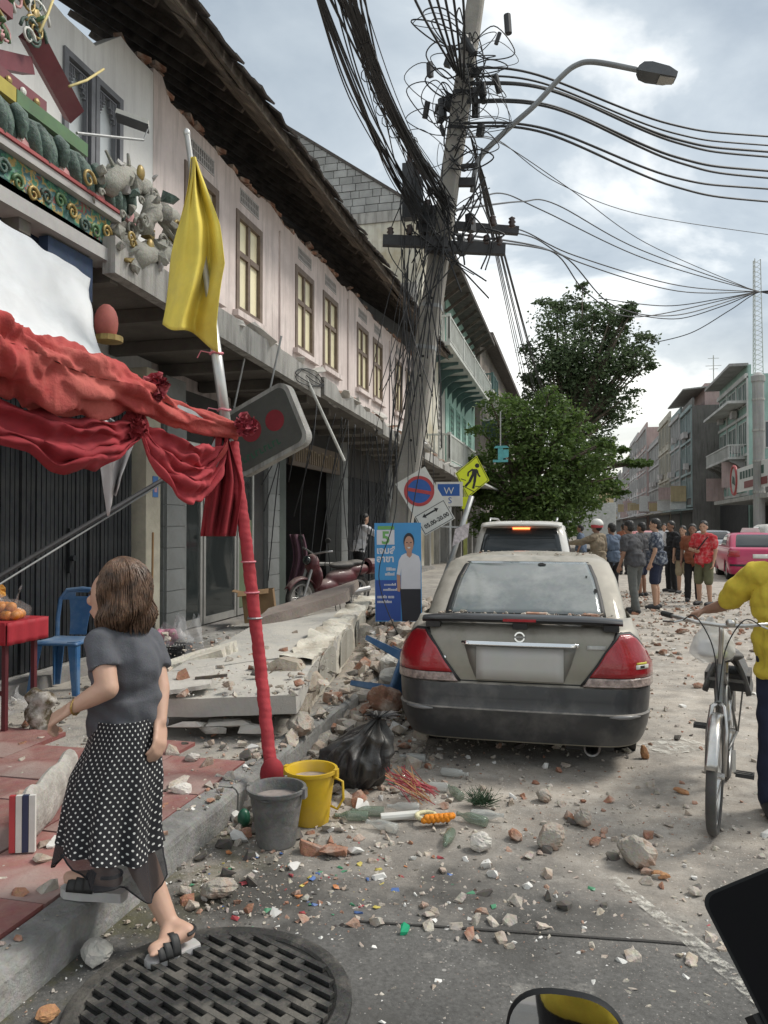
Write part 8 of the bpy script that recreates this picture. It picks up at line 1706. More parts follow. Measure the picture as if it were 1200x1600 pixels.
mb = MB(); mb.ell(ST + Vector((0, 0.08, 0.10)), (0.10, 0.10, 0.035)); mb.ell(ST + Vector((0, -0.05, 0.105)), (0.045, 0.12, 0.03)); remesh(mb, 'saddle', m_mk, 0.012, BY, 4); MB().cyl(ST, ST + Vector((0, 0.02, 0.09)), 0.012, n=8).build('seat_post', m_bch2, BY)
# ribbed pad strapped on the rear carrier
pad = MB(); pc = Vector((0, 0.98, 0.72))
pad.grid(lambda u, v: pc + Vector(((u - 0.5) * 0.28, (v - 0.5) * 0.36, 0.10 * math.sin(u * 3.14) * (1) - 0.13 * abs(2 * u - 1) ** 3 + 0.012 * math.sin(v * 44))), 22, 40, thick=0.03); pad.build('ribbed_pad', mat('grey ribbed rubber', (0.12, 0.12, 0.12), 0.55, var=0.2), BY, smooth=True)
mb = MB(); mb.bb(-0.10, 0.10, 0.80, 1.20, 0.655, 0.675)
for s in (-1, 1): mb.cyl((s * 0.09, 1.0, 0.66), (s * 0.06, 1.02, WR), 0.006, n=6)
mb.build('carrier', m_bk, BY); MB().bb(-0.13, 0.13, 0.82, 1.16, 0.60, 0.70).build('black_box', m_mk, BY)
mb = MB().lathe([(0.085, -0.003), (0.09, 0), (0.085, 0.003), (0.02, 0.003), (0.02, -0.003), (0.085, -0.003)], BBk + Vector((-0.05, 0, 0)), 24, Matrix.Rotation(math.pi / 2, 3, 'Y'), capb=False); mb.build('chainring', m_bch2, BY)
for s, a in ((-1, R_(35)), (1, R_(215))):
 e_ = BBk + Vector((s * 0.07, 0.16 * math.cos(a), 0.16 * math.sin(a))); MB().bar(BBk + Vector((s * 0.06, 0, 0)), e_, 0.014, 0.02, (1, 0, 0)).build('crank', m_bch2, BY); mb = MB()
 for d_ in (-0.03, 0, 0.03): mb.box(e_ + Vector((s * 0.055, d_, 0)), (0.095, 0.014, 0.022))
 mb.cyl(e_, e_ + Vector((s * 0.1, 0, 0)), 0.007, n=6); mb.box(e_ + Vector((s * 0.10, 0, 0)), (0.008, 0.075, 0.024)); mb.build('pedal', m_mk, BY)
q = at(1116, 1302, Z=0); BY.location = (q.x, q.y, 0.0); BY.rotation_euler = (0, R_(1.5), R_(-13.5))
# clear bag of food hanging from the handlebar
HBAG = empty('hanging_bag', at(1112, 965, d=4.62), 'clear plastic bag with white foam boxes hanging from the bicycle handlebar', 'bag'); c_ = at(1112, 1012, d=4.60)
def hbf(u, v):
 a = u * 6.283; r = 0.012 + 0.115 * math.sin(min(1, v * 1.15) * 1.7) ** 1.3 * (1 if v < 0.8 else 1 - (v - 0.8) * 3.2); q = c_ + Vector((r * math.cos(a) * 1.05, r * 0.6 * math.sin(a), 0.19 - 0.28 * v)); return q + Vector((nz3(q, 13), nz3(q, 15), nz3(q, 12))) * 0.018
MB().grid(hbf, 36, 24).build('bag_film', mat('milky bag film', (0.72, 0.72, 0.70), 0.3, var=0.05, alpha=0.55), HBAG, smooth=True)
mb = MB(); mb.ell(c_ + Vector((-0.02, 0, -0.02)), (0.07, 0.045, 0.04)); mb.ell(c_ + Vector((-0.03, 0, 0.02)), (0.05, 0.04, 0.03)); remesh(mb, 'contents', m_prw, 0.012, HBAG, 2); MB().ell(c_ + Vector((0.045, 0, -0.035)), (0.045, 0.035, 0.03)).build('green_contents', mat('lime packet', (0.42, 0.48, 0.08), 0.6), HBAG, smooth=True)
# ================================================================== THE CAMERA HOLDER'S MOTORCYCLE: bar, mirror, phone
MC = empty('motorcycle', (0.2, 0.5, 0), 'black motorcycle front seen only by its round mirror and phone at the bottom edge', 'motorcycle')
mc_ = at(884, 1628, d=0.80); m_mblk = mat('satin black plastic', (0.010, 0.011, 0.012), 0.6, var=0.1, spec=0.2)
fw = (Vector((0, 0, EYE)) - mc_); fw.z *= 0.3; fw.normalize(); ru = Vector((-fw.y, fw.x, 0)).normalized(); ru = -ru if ru.x < 0 else ru; vu = ru.cross(-fw).normalized(); vu = vu if vu.z > 0 else -vu
hs = [(0.062 * math.copysign(abs(math.cos(t)) ** 0.75, math.cos(t)), 0.047 * math.copysign(abs(math.sin(t)) ** 0.8, math.sin(t))) for t in [k * 2 * math.pi / 40 for k in range(40)]]
mh = MB(); vs = []
for s, dz in ((0.96, 0.004), (1.0, 0.0), (1.0, -0.008), (0.85, -0.028), (0.4, -0.038)): vs += [mc_ + ru * x * s + vu * y * s + fw * dz for x, y in hs]
mh.add(vs, [(k * 40 + j, k * 40 + (j + 1) % 40, (k + 1) * 40 + (j + 1) % 40, (k + 1) * 40 + j) for k in range(4) for j in range(40)] + [tuple(range(160, 200))]); mir = mh.build('mirror_housing', m_mblk, MC, smooth=True)
MB().add([mc_ + ru * x * 0.95 + vu * y * 0.95 + fw * 0.0025 for x, y in hs], [tuple(range(40))]).build('mirror_glass', mat('mirror silver', (0.8, 0.8, 0.8), 0.02, metal=1.0, var=0.0), mir)
HBc = Vector((0.16, 0.52, 0.90)); MB().tube([mc_ - fw * 0.03 - vu * 0.02, mc_ - fw * 0.03 - vu * 0.10, HBc + Vector((0.12, 0, 0.02))], 0.006, 8).build('mirror_stem', m_mblk, MC, smooth=True)
MB().tube([HBc + Vector((-0.36, -0.1, 0.02)), HBc + Vector((-0.2, 0, 0)), HBc, HBc + Vector((0.25, 0, 0)), HBc + Vector((0.42, -0.1, 0.02))], 0.012, 8).build('handlebar', m_mblk, MC, smooth=True)
MB().cyl(HBc, HBc + Vector((0, 0.30, -0.62)), 0.03, n=10).build('steering_column', m_mblk, MC); MB().lathe([(0.2, -0.04), (0.26, -0.05), (0.28, 0), (0.26, 0.05), (0.2, 0.04)], HBc + Vector((0, 0.30, -0.62)), 26, Matrix.Rotation(math.pi / 2, 3, 'Y')).build('front_wheel', m_tyre, MC, smooth=True)
# phone in its holder
ph = at(1248, 1532, d=0.62); fw = (Vector((0, 0, EYE)) - ph).normalized(); ru = fw.cross(Vector((0, 0, 1))).normalized(); ru = -ru if ru.dot(_Rt) < 0 else ru; vu = ru.cross(-fw).normalized(); vu = vu if vu.z > 0 else -vu
t = R_(32); pu = ru * math.cos(t) + vu * math.sin(t); pv_ = vu * math.cos(t) - ru * math.sin(t)
PH = empty('phone', ph, 'black smartphone clamped in a holder at the lower right corner', 'phone'); rr2 = rrect(0.040, 0.080, 0.011)
MB().prism(rr2, ph, pu, pv_, -fw * 0.009).build('case', m_mblk, PH); MB().prism([(x * 0.93, y * 0.965) for x, y in rr2], ph + fw * 0.0003, pu, pv_, fw * 0.0008).build('screen', mat('dark phone glass', (0.006, 0.006, 0.007), 0.6, var=0.05, spec=0.06), PH)
CLp = MB(); CLp.tube([ph - pu * 0.035 - pv_ * 0.045 + fw * 0.006, ph - pu * 0.022 - pv_ * 0.085 + fw * 0.006, ph + pv_ * -0.14 - fw * 0.01, HBc + Vector((0.22, 0, 0.01))], [0.012, 0.017, 0.02, 0.016], 12); CLp.build('holder_arm', m_mblk, PH, smooth=True); MB().bar(ph - pu * 0.044 - pv_ * 0.01 - fw * 0.004, ph - pu * 0.044 - pv_ * 0.06 - fw * 0.004, 0.014, 0.010).build('clamp', m_mblk, PH)
# ================================================================== PEOPLE
def skin_mat(n, c): return mat(n, c, 0.55, var=0.08, vs=7)
m_skA, m_skB = skin_mat('skin warm', (0.42, 0.25, 0.17)), skin_mat('skin tan', (0.24, 0.13, 0.085)); m_hair = mat('black hair', (0.012, 0.011, 0.010), 0.5, var=0.3, vs=20); m_shoe = mat('dark shoe', (0.03, 0.03, 0.032), 0.7)
def hand(mb, wr_, d_, n_, s=1.0, side=1, curl=0.5):
 """palm, four unequal fingers with a bend and a thumb leaving the side of the palm"""
 d_ = Vector(d_).normalized(); n_ = Vector(n_); n_ = (n_ - d_ * n_.dot(d_)).normalized(); w = d_.cross(n_) * side; wr_ = Vector(wr_)
 for k, L in enumerate((0.070, 0.080, 0.075, 0.058)):
  o = w * (0.030 - 0.020 * k) * s; b = wr_ + d_ * 0.085 * s + o; mb.capsule(wr_ + d_ * 0.012 * s + o * 0.7, 0.013 * s, b, 0.011 * s, 8)
  m_ = b + (d_ * math.cos(curl) + n_ * math.sin(curl)) * L * 0.52 * s; mb.capsule(b, 0.0095 * s, m_, 0.0088 * s, 8); mb.capsule(m_, 0.0088 * s, m_ + (d_ * math.cos(curl * 2.2) + n_ * math.sin(curl * 2.2)) * L * 0.48 * s, 0.0075 * s, 8)
 t0 = wr_ + d_ * 0.025 * s + w * 0.028 * s; t1 = t0 + (d_ * 0.6 + w * 0.7 + n_ * 0.4).normalized() * 0.038 * s; mb.capsule(t0, 0.013 * s, t1, 0.0105 * s, 8); mb.capsule(t1, 0.0105 * s, t1 + (d_ * 0.9 + n_ * 0.45).normalized() * 0.03 * s, 0.009 * s, 8)
def person(label, loc, face, h=1.7, sk=m_skA, shirt=None, sleeve=0.5, low=None, lowlen=1.0, shoe=m_shoe, hair=m_hair, arms=None, step=0.0, lean=0.0, turn=0.0, group=None, hairlen=0.0, vox=0.013, width=1.0, hem=0.86, extra=None):
 """standing figure, facing +Y before it is turned; arms = ((elbow, wrist), (elbow, wrist)) offsets from the shoulder for the left (-X) and right (+X) arm"""
 T = empty('person', (0, 0, 0), label, 'person', group); k = h / 1.7; V = lambda x, y, z: Vector((x * k * width, y * k, z * k)); ln = lambda z: lean * max(0, z - 0.9)
 hp = [V(s * 0.085, 0, 0.90) for s in (-1, 1)]; kn = [V(s * 0.10, s * step * 0.5 + 0.03, 0.48) for s in (-1, 1)]; an = [V(s * 0.11, s * step, 0.085) for s in (-1, 1)]; sh_ = [V(s * 0.175, ln(1.38), 1.375) for s in (-1, 1)]
 arms = arms or (((-0.05, -0.02, -0.27), (-0.06, 0.06, -0.50)), ((0.05, -0.02, -0.27), (0.06, 0.06, -0.50)))
 el = [sh_[i] + Vector(arms[i][0]) * k for i in (0, 1)]; wr_ = [sh_[i] + Vector(arms[i][1]) * k for i in (0, 1)]
 Rt = Matrix.Rotation(turn, 3, 'Z'); hc = V(0, ln(1.58) + 0.02, 1.585); H = lambda x, y, z: hc + Rt @ (Vector((x, y, z)) * k)
 mb = MB(); mb.capsule(V(0, ln(1.0), 0.95), 0.11 * k, V(0, ln(1.3), 1.28), 0.12 * k); mb.capsule(V(0, ln(1.38), 1.36), 0.062 * k, hc - Vector((0, 0, 0.06)), 0.052 * k)
 mb.ell(H(0, 0, 0.02), (0.076 * k, 0.094 * k, 0.105 * k), Rt, 16, 12); mb.ell(H(0, 0.028, -0.065), (0.056 * k, 0.062 * k, 0.055 * k), Rt); mb.ell(H(0, 0.098, -0.022), (0.014 * k, 0.020 * k, 0.024 * k), Rt, 8, 6); mb.ell(H(0, 0.088, -0.072), (0.026 * k, 0.012 * k, 0.010 * k), Rt, 8, 6)
 for s in (-1, 1): mb.ell(H(s * 0.078, -0.005, -0.01), (0.012 * k, 0.024 * k, 0.032 * k), Rt, 8, 6)
 for i in (0, 1):
  mb.capsule(sh_[i], 0.052 * k, el[i], 0.040 * k); mb.capsule(el[i], 0.040 * k, wr_[i], 0.027 * k); hand(mb, wr_[i], wr_[i] - el[i], Vector((-(1 if i else -1), 0.3, 0)), k * 1.05, 1, 0.45)
  mb.capsule(hp[i], 0.085 * k, kn[i], 0.058 * k); mb.capsule(kn[i] + Vector((0, -0.015, -0.08)) * k, 0.056 * k, an[i], 0.038 * k); mb.capsule(kn[i], 0.056 * k, an[i], 0.036 * k); mb.capsule(an[i] + V(0, -0.03, -0.035), 0.040 * k, an[i] + V(0, 0.14, -0.05), 0.032 * k)
 body = remesh(mb, 'body', sk, vox, T, 3)
 for s in (-1, 1): MB().ell(H(s * 0.032, 0.084, 0.012), (0.013 * k, 0.007 * k, 0.007 * k), Rt, 8, 6).build('eye', m_ink, T, smooth=True)
 # hair
 hb_ = MB(); hb_.ell(H(0, -0.014, 0.045), (0.084 * k, 0.098 * k, 0.092 * k), Rt, 18, 12); hb_.ell(H(0, -0.045, -0.0), (0.080 * k, 0.07 * k, 0.085 * k), Rt)
 if hairlen: hb_.ell(H(0, -0.055, -0.09 - hairlen / 2), (0.085 * k, 0.05 * k, 0.09 * k + hairlen / 2), Rt)
 remesh(hb_, 'hair', hair, vox * 0.8, T, 2, disp=lambda p, n: n * 0.008 * nz3(p, 60))
 # shirt
 if shirt:
  mb = MB(); mb.capsule(sh_[0] * 0.9 + sh_[1] * 0.1, 0.075 * k, sh_[1] * 0.9 + sh_[0] * 0.1, 0.075 * k); mb.ell(V(0, ln(1.22), 1.22), (0.185 * k * width, 0.125 * k, 0.2 * k), None, 18, 12); mb.ell(V(0, ln(1.0) + 0.005, 1.0), (0.175 * k * width, 0.125 * k, 0.24 * k), None, 18, 12); mb.tube([V(0, ln(1.05), 1.08), V(0, ln(0.9), hem)], [0.158 * k * width, 0.168 * k * width], 20)
  for i in (0, 1):
   if sleeve > 0:
    e1 = sh_[i].lerp(el[i], min(1, sleeve * 1.3)); mb.capsule(sh_[i], 0.070 * k, e1, 0.060 * k)
    if sleeve > 0.9: mb.capsule(el[i], 0.058 * k, el[i].lerp(wr_[i], 0.9), 0.045 * k)
  remesh(mb, 'shirt', shirt, vox, T, 3, disp=lambda p, n: n * (0.016 + 0.010 * nz3(p, 12) - 0.02 * abs(nz3((p[0] * 16, p[1] * 16, p[2] * 9))) + 0.020 * nz3((p[0] * 1.0, p[1], p[2] * 2.2), 7)))
 if low:
  mb = MB(); mb.ell(V(0, 0.0, 0.90), (0.158 * k * width, 0.115 * k, 0.13 * k), None, 18, 12)
  for i in (0, 1):
   if lowlen >= 1: mb.capsule(hp[i], 0.098 * k, kn[i], 0.078 * k); mb.capsule(kn[i], 0.078 * k, an[i] + V(0, 0, 0.0), 0.066 * k)
   else: mb.capsule(hp[i], 0.102 * k, hp[i].lerp(kn[i], lowlen), 0.094 * k)
  remesh(mb, 'trousers' if lowlen >= 1 else 'shorts', low, vox, T, 3, disp=lambda p, n: n * (0.008 * nz3((p[0], p[1], p[2] * 2), 8)))
 if shoe:
  mb = MB()
  for i in (0, 1): mb.capsule(an[i] + V(0, -0.035, -0.040), 0.048 * k, an[i] + V(0, 0.15, -0.048), 0.040 * k)
  for i in (0, 1):
   so = MB(); so.capsule(an[i] + V(0, -0.035, -0.034), 0.050 * k, an[i] + V(0, 0.15, -0.046), 0.041 * k); so.v = [(x, y, max(0.004, z)) for x, y, z in so.v]; so.build('shoe', shoe, T, smooth=True)
 if extra: extra(T, V, H, k, sh_, wr_)
 T.location = loc; T.rotation_euler = (0, 0, face); return T
def cl(n, c, **kw): return mat(n, c, 0.9, var=kw.pop('var', 0.15), vs=kw.pop('vs', 6), bump=0.15, bs=60, **kw)
GRP = 'people gathered in the dusty street'
def gp_(px, py): p = at(px, py, Z=0); p.z = 0.0; return p
def helmet(T, V, H, k, sh_, wr_):
 hm = MB(); hm.ell(H(0, -0.01, 0.06), (0.118 * k, 0.135 * k, 0.115 * k), None, 20, 12); hm.v = [(x, y, max(z, H(0, 0, 0.035).z)) for x, y, z in hm.v]; hm.build('helmet', m_wpl, T, smooth=True); MB().lathe([(0.122 * k, -0.02), (0.124 * k, 0.02), (0.115 * k, 0.035), (0.11 * k, -0.03)], H(0, -0.01, 0.015), 24, capb=False).build('helmet_band', m_red, T, smooth=True)
def strap(T, V, H, k, sh_, wr_): MB().tube([V(-0.13, 0.03, 1.43), V(-0.08, 0.115, 1.32), V(0.05, 0.165, 1.12), V(0.15, 0.13, 0.98), V(0.185, 0.02, 0.93)], 0.013, 6).build('bag_strap', m_ink, T); MB().tube([V(-0.13, 0.03, 1.43), V(-0.02, -0.14, 1.2), V(0.185, 0.02, 0.93)], 0.013, 6).build('bag_strap', m_ink, T)
m_cam = cl('mottled khaki uniform', (0.20, 0.16, 0.11), var=0.25); m_navyp = cl('navy patterned shirt', (0.03, 0.04, 0.065), dirt=((0.28, 0.30, 0.33), 0.8, 16)); m_nv = cl('navy shorts', (0.015, 0.02, 0.045)); m_gr = cl('charcoal shirt', (0.06, 0.06, 0.065)); m_tr = cl('grey trousers', (0.10, 0.105, 0.10)); m_redT = cl('red t-shirt', (0.48, 0.02, 0.03), dirt=((0.60, 0.28, 0.26), 0.5, 13)); m_olv = cl('olive shorts', (0.11, 0.11, 0.06)); m_blkc = cl('black clothes', (0.014, 0.014, 0.016)); m_wht2 = cl('white shirt', (0.58, 0.58, 0.60)); m_brnT = cl('brown shirt', (0.20, 0.07, 0.035)); m_kh = cl('khaki shorts', (0.28, 0.23, 0.15)); m_blu = cl('steel blue shirt', (0.09, 0.12, 0.17)); m_gyl = cl('yellow t-shirt', (0.60, 0.46, 0.05), var=0.18, vs=7)
Wst = lambda deg: R_(deg)
person('officer in khaki uniform and white helmet with red band, arm stretched out', gp_(934, 945), R_(55), 1.72, m_skB, m_cam, 1.0, m_blkc, 1.0, arms=(((-0.12, 0.18, -0.10), (-0.16, 0.42, -0.12)), ((0.06, 0, -0.27), (0.05, 0.1, -0.48))), group=GRP, extra=helmet, turn=0.2)
person('man in pale blue shirt behind the officer', gp_(957, 938), R_(40), 1.68, m_skB, m_blu, 0.5, m_blkc, 1.0, group=GRP)
person('man in charcoal shirt and grey trousers walking away, seen from behind', gp_(993, 958), R_(48), 1.72, m_skB, m_gr, 0.5, m_tr, 1.0, step=0.12, lean=0.18, group=GRP, width=1.1)
person('man in navy patterned shirt and navy shorts watching', gp_(1026, 952), R_(75), 1.76, m_skA, m_navyp, 0.5, m_nv, 0.85, group=GRP, turn=0.25, width=1.1)
person('man in grey top half hidden behind the navy shirt', gp_(1004, 932), R_(60), 1.7, m_skB, m_gr, 0.5, m_nv, 0.8, group=GRP)
person('figure in black with a white scarf at the back of the crowd', gp_(1050, 925), R_(120), 1.74, m_skB, m_blkc, 1.0, m_blkc, 1.0, group=GRP, extra=lambda T, V, H, k, sh_, wr_: MB().grid(lambda u, v: V(0.04 + 0.10 * u, 0.14 - 0.02 * u, 1.42 - 0.5 * v), 6, 10, thick=0.02).build('scarf', m_wht2, T))
person('woman in black top and khaki shorts holding a white cup', gp_(1068, 928), R_(150), 1.62, m_skA, m_blkc, 0.5, m_kh, 0.9, group=GRP, hairlen=0.12, arms=(((-0.05, 0.02, -0.26), (0.0, 0.22, -0.30)), ((0.05, 0, -0.26), (0.05, 0.06, -0.48))), extra=lambda T, V, H, k, sh_, wr_: MB().cyl(wr_[0] + Vector((0.02, 0.08, -0.02)), wr_[0] + Vector((0.02, 0.08, 0.06)), 0.03, 0.036).build('cup', m_wpl, T))
person('person in brown shirt and black trousers beside the red shirt', gp_(1083, 940), R_(165), 1.66, m_skB, m_brnT, 0.5, m_blkc, 1.0, group=GRP, hairlen=0.06)
person('young man in red t-shirt and olive shorts with a cross-body strap', gp_(1101, 946), R_(140), 1.72, m_skA, m_redT, 0.5, m_olv, 0.95, group=GRP, extra=strap, turn=0.3, arms=(((-0.06, 0, -0.26), (-0.05, 0.06, -0.49)), ((0.10, 0.03, -0.24), (-0.08, 0.17, -0.27))), width=1.08)
person('person in blue top near the front of the white car', gp_(908, 905), R_(80), 1.66, m_skB, m_blu, 0.5, m_tr, 1.0, group=GRP)
person('person in white shirt far behind the patterned shirt', gp_(1038, 893), R_(170), 1.7, m_skA, m_wht2, 0.5, m_nv, 1.0, group=GRP)
person('person in brown top far behind the crowd on the left', gp_(975, 898), R_(20), 1.7, m_skB, m_brnT, 0.5, m_blkc, 1.0, group=GRP)
person('shopkeeper in white shirt with back turned behind the poster', at(560, 922, Z=FZ), R_(-50), 1.62, m_skA, m_wht2, 0.9, m_blkc, 1.0, lean=0.2, arms=(((-0.10, 0.20, -0.12), (-0.05, 0.42, -0.06)), ((0.08, 0.20, -0.12), (0.05, 0.42, -0.10))), hairlen=0.05)
# the man in yellow who wheels the bicycle: his left hand on the grip
MYp = at(1240, 1275, Z=0); MYp.z = 0.0; gripL = at(1104, 953, d=4.63)
fY = R_(176); inv = Matrix.Rotation(-fY, 3, 'Z'); k_ = 1.66 / 1.7; shY = Vector((0.175 * k_ * 1.12, 0.0, 1.375 * k_)); tg = inv @ (gripL - MYp) - shY; sideS = 1
def pocket(T, V, H, k, sh_, wr_): pass
person('man in yellow t-shirt and navy trousers reaching for the bicycle handlebar', MYp, fY, 1.66, m_skB, m_gyl, 0.62, m_nv, 1.0, arms=(((-0.06, 0.03, -0.26), (-0.05, 0.12, -0.47)), (tuple((tg * 0.5 + Vector((0.03, -0.06, -0.08))) / k_), tuple(tg / k_))), width=1.12, vox=0.010, hem=0.80)
person('rider holding the camera in yellow vest and dark trousers, seen only in the mirror', Vector((0.12, -0.62, 0.0)), 0.0, 1.75, m_skB, m_gyl, 0.5, m_blkc, 1.0, arms=(((-0.08, 0.12, -0.24), (-0.02, 0.36, -0.20)), ((0.08, 0.14, -0.24), (0.10, 0.40, -0.30))))
# ---- the woman stepping up on the kerb
WO = empty('person', at(215, 1480, Z=0), 'woman in grey t-shirt and long black polka-dot skirt stepping up the kerb', 'person')
q = lambda px, py, d: at(px, py, d=d)
m_skW = skin_mat('skin light', (0.50, 0.31, 0.225)); fdir = Vector((-0.87, 0.49, 0)); up = Vector((0, 0, 1)); lft = Vector((-0.49, -0.87, 0))
hc = q(178, 930, 3.02); nk = q(194, 985, 3.03); shL, shR = q(156, 1003, 2.90), q(234, 1001, 3.14); elL, wrL = q(168, 1076, 2.84), q(112, 1106, 2.84); elR, wrR = q(250, 1076, 3.06), q(250, 1128, 2.98); ch = q(192, 1040, 3.02); pv_ = q(194, 1150, 3.02)
knR, anR = q(206, 1310, 3.03), q(266, 1446, 2.93); knL, anL = q(160, 1290, 3.02), q(168, 1368, 3.06)
heelR, toeR = at(292, 1470, Z=0.055), at(240, 1492, Z=0.05); heelL, toeL = at(180, 1384, Z=PV + 0.055), at(108, 1380, Z=PV + 0.05)
mb = MB(); hf = Vector((-0.995, -0.10, 0)).normalized(); hl = Vector((-hf.y, hf.x, 0)); Hd = lambda a, b, c: hc + hf * a + hl * b + up * c; RH = Matrix((Vector((hf.x, hl.x, 0)), Vector((hf.y, hl.y, 0)), Vector((0, 0, 1))))
mb.ell(Hd(0, 0, 0.0), (0.092, 0.074, 0.105), RH, 18, 14); mb.ell(Hd(0.028, 0, -0.06), (0.062, 0.056, 0.055), RH); mb.ell(Hd(0.098, 0, -0.022), (0.018, 0.014, 0.022), RH, 8, 6); mb.ell(Hd(0.088, 0, -0.066), (0.012, 0.024, 0.009), RH, 8, 6); mb.capsule(Hd(-0.01, 0, -0.07), 0.048, nk, 0.055)
mb.capsule(shL, 0.048, elL, 0.041); mb.capsule(elL, 0.042, elL.lerp(wrL, 0.4), 0.038); mb.capsule(elL.lerp(wrL, 0.4), 0.038, wrL, 0.025); hand(mb, wrL, (wrL - elL) * 1 + Vector((0, 0, -0.01)), Vector((0.2, 0.5, -0.9)), 1.0, -1, 0.75)
mb.capsule(shR, 0.046, elR, 0.039); mb.capsule(elR, 0.039, wrR, 0.026); hand(mb, wrR, wrR - elR, Vector((-1, 0.2, 0)), 1.0, 1, 0.5); mb.capsule(ch, 0.09, pv_, 0.09); mb.capsule(shL, 0.05, shR, 0.05)
mb.capsule(pv_ + lft * -0.05, 0.075, knR, 0.062); mb.capsule(knR, 0.058, knR.lerp(anR, 0.35), 0.056); mb.capsule(knR.lerp(anR, 0.35), 0.056, anR, 0.034); mb.capsule(anR, 0.036, heelR + up * 0.032, 0.032); mb.capsule(anR, 0.034, toeR.lerp(heelR, 0.25) + up * 0.018, 0.022); mb.capsule(heelR + up * 0.03, 0.030, toeR + up * 0.022, 0.022)
mb.capsule(pv_ + lft * 0.03, 0.075, knL, 0.062); mb.capsule(knL, 0.056, anL, 0.036); mb.capsule(anL, 0.035, heelL + up * 0.03, 0.03); mb.capsule(heelL + up * 0.025, 0.03, toeL + up * 0.025, 0.024); mb.capsule(anL, 0.032, toeL.lerp(heelL, 0.35) + up * 0.03, 0.024)
for f, h_, sg in ((toeR, heelR, 1), (toeL, heelL, -1)):
 d_ = (f - h_).normalized(); s_ = Vector((-d_.y, d_.x, 0))
 for j in range(5): b = f + s_ * (0.026 - 0.013 * j) * sg + up * 0.016 - d_ * 0.01; mb.capsule(b, 0.010, b + d_ * (0.030 - 0.004 * j), 0.009 - 0.0007 * j, 7)
remesh(mb, 'body', m_skW, 0.007, WO, 4)
for s in (-1, 1): MB().ell(Hd(0.080, s * 0.032, 0.010), (0.007, 0.014, 0.008), RH, 8, 6).build('eye', m_ink, WO, smooth=True)
mb = MB(); mb.capsule(shL.lerp(shR, 0.08), 0.057, shR.lerp(shL, 0.08), 0.057); mb.capsule(nk - up * 0.01, 0.062, ch, 0.10); mb.ell(q(196, 1040, 3.02), (0.145, 0.14, 0.16), nu=18, nv=12); mb.ell(q(196, 1095, 3.02), (0.142, 0.138, 0.15), nu=18, nv=12); mb.tube([q(196, 1085, 3.02), q(198, 1148, 3.02)], [0.146, 0.150], 24)
for a, b in ((shL, elL), (shR, elR)): e_ = a.lerp(b, 0.46); mb.capsule(a, 0.055, a.lerp(b, 0.3), 0.056, 14); mb.tube([a.lerp(b, 0.2), a.lerp(b, 0.60)], [0.056, 0.060], 16)
def wrk(p, n):
 t = p.z * 2.2 + (p.x - p.y) * 0.5; low = max(0, 1.02 - p.z) / 0.3; return n * (0.0075 * math.sin(75 * (p.z + 0.35 * (p.x + p.y)) + 6 * nz3(p, 5)) * min(1, low + 0.15) - 0.008 * abs(nz3((p.x * 15, p.y * 15, p.z * 6 + p.x * 5))) + 0.016 * nz3((p.x * 2, p.y * 2, p.z * 0.7), 6) + 0.004 * nz3(p, 22))
remesh(mb, 'shirt', mat('grey jersey', (0.085, 0.088, 0.10), 0.92, var=0.12, vs=8, bump=0.25, bs=160), 0.008, WO, 4, disp=wrk)
# skirt, pleated, with a printed dot and a sheer hem
KY = [1118, 1165, 1210, 1255, 1300, 1330, 1368]; KL = [152, 138, 116, 106, 103, 104, 110]; KR = [244, 250, 252, 247, 244, 247, 252]
def skirt(u, v, y0=1118, y1=1322, grow=0.0):
 a = u * 6.283; ca, sa = math.cos(a), math.sin(a); y = lerp(y0, y1, v) - (34 * v ** 3) * max(0, -ca) + 8 * v * math.sin(3 * a); yy = min(max(y, 1118), 1367.9)
 i = max(k for k in range(6) if KY[k] <= yy); t = (yy - KY[i]) / (KY[i + 1] - KY[i]); xl, xr = lerp(KL[i], KL[i + 1], t), lerp(KR[i], KR[i + 1], t); rx = (xr - xl) / 2 * 3.0 / F_PX + grow; dp = lerp(0.13, 0.215, v); pl_ = 1 + (0.012 + 0.075 * v) * math.sin(9 * a + 2 * v) + 0.04 * v * math.sin(17 * a + 1)
 return at((xl + xr) / 2, y, d=lerp(3.0, 2.95, v)) + _Rt * ca * rx * pl_ + Vector((_Fw.x, _Fw.y, 0)) * (-sa) * dp * pl_
def dots():
 m = bpy.data.materials.new('black polka-dot cloth'); m.use_nodes = True; t = m.node_tree; b = t.nodes['Principled BSDF']; b.inputs['Roughness'].default_value = 0.85; uv = t.nodes.new('ShaderNodeUVMap'); prev = None
 def mth(op, *a):
  n = t.nodes.new('ShaderNodeMath'); n.operation = op
  for i, x in enumerate(a): (t.links.new(x, n.inputs[i]) if hasattr(x, 'is_output') else setattr(n.inputs[i], 'default_value', x))
  return n.outputs[0]
 sp = t.nodes.new('ShaderNodeSeparateXYZ'); t.links.new(uv.outputs[0], sp.inputs[0]); outs = []
 for off in (0.0, 0.5):
  x = mth('SUBTRACT', mth('FRACT', mth('ADD', mth('MULTIPLY', sp.outputs[0], 40.0), off)), 0.5); y = mth('SUBTRACT', mth('FRACT', mth('ADD', mth('MULTIPLY', sp.outputs[1], 17.0), off)), 0.5); outs.append(mth('LESS_THAN', mth('ADD', mth('MULTIPLY', x, x), mth('MULTIPLY', y, y)), 0.018))
 mx = t.nodes.new('ShaderNodeMix'); mx.data_type = 'RGBA'; t.links.new(mth('MAXIMUM', *outs), mx.inputs['Factor']); mx.inputs['A'].default_value = (0.010, 0.010, 0.013, 1); mx.inputs['B'].default_value = (0.62, 0.62, 0.60, 1); t.links.new(mx.outputs['Result'], b.inputs['Base Color']); return m
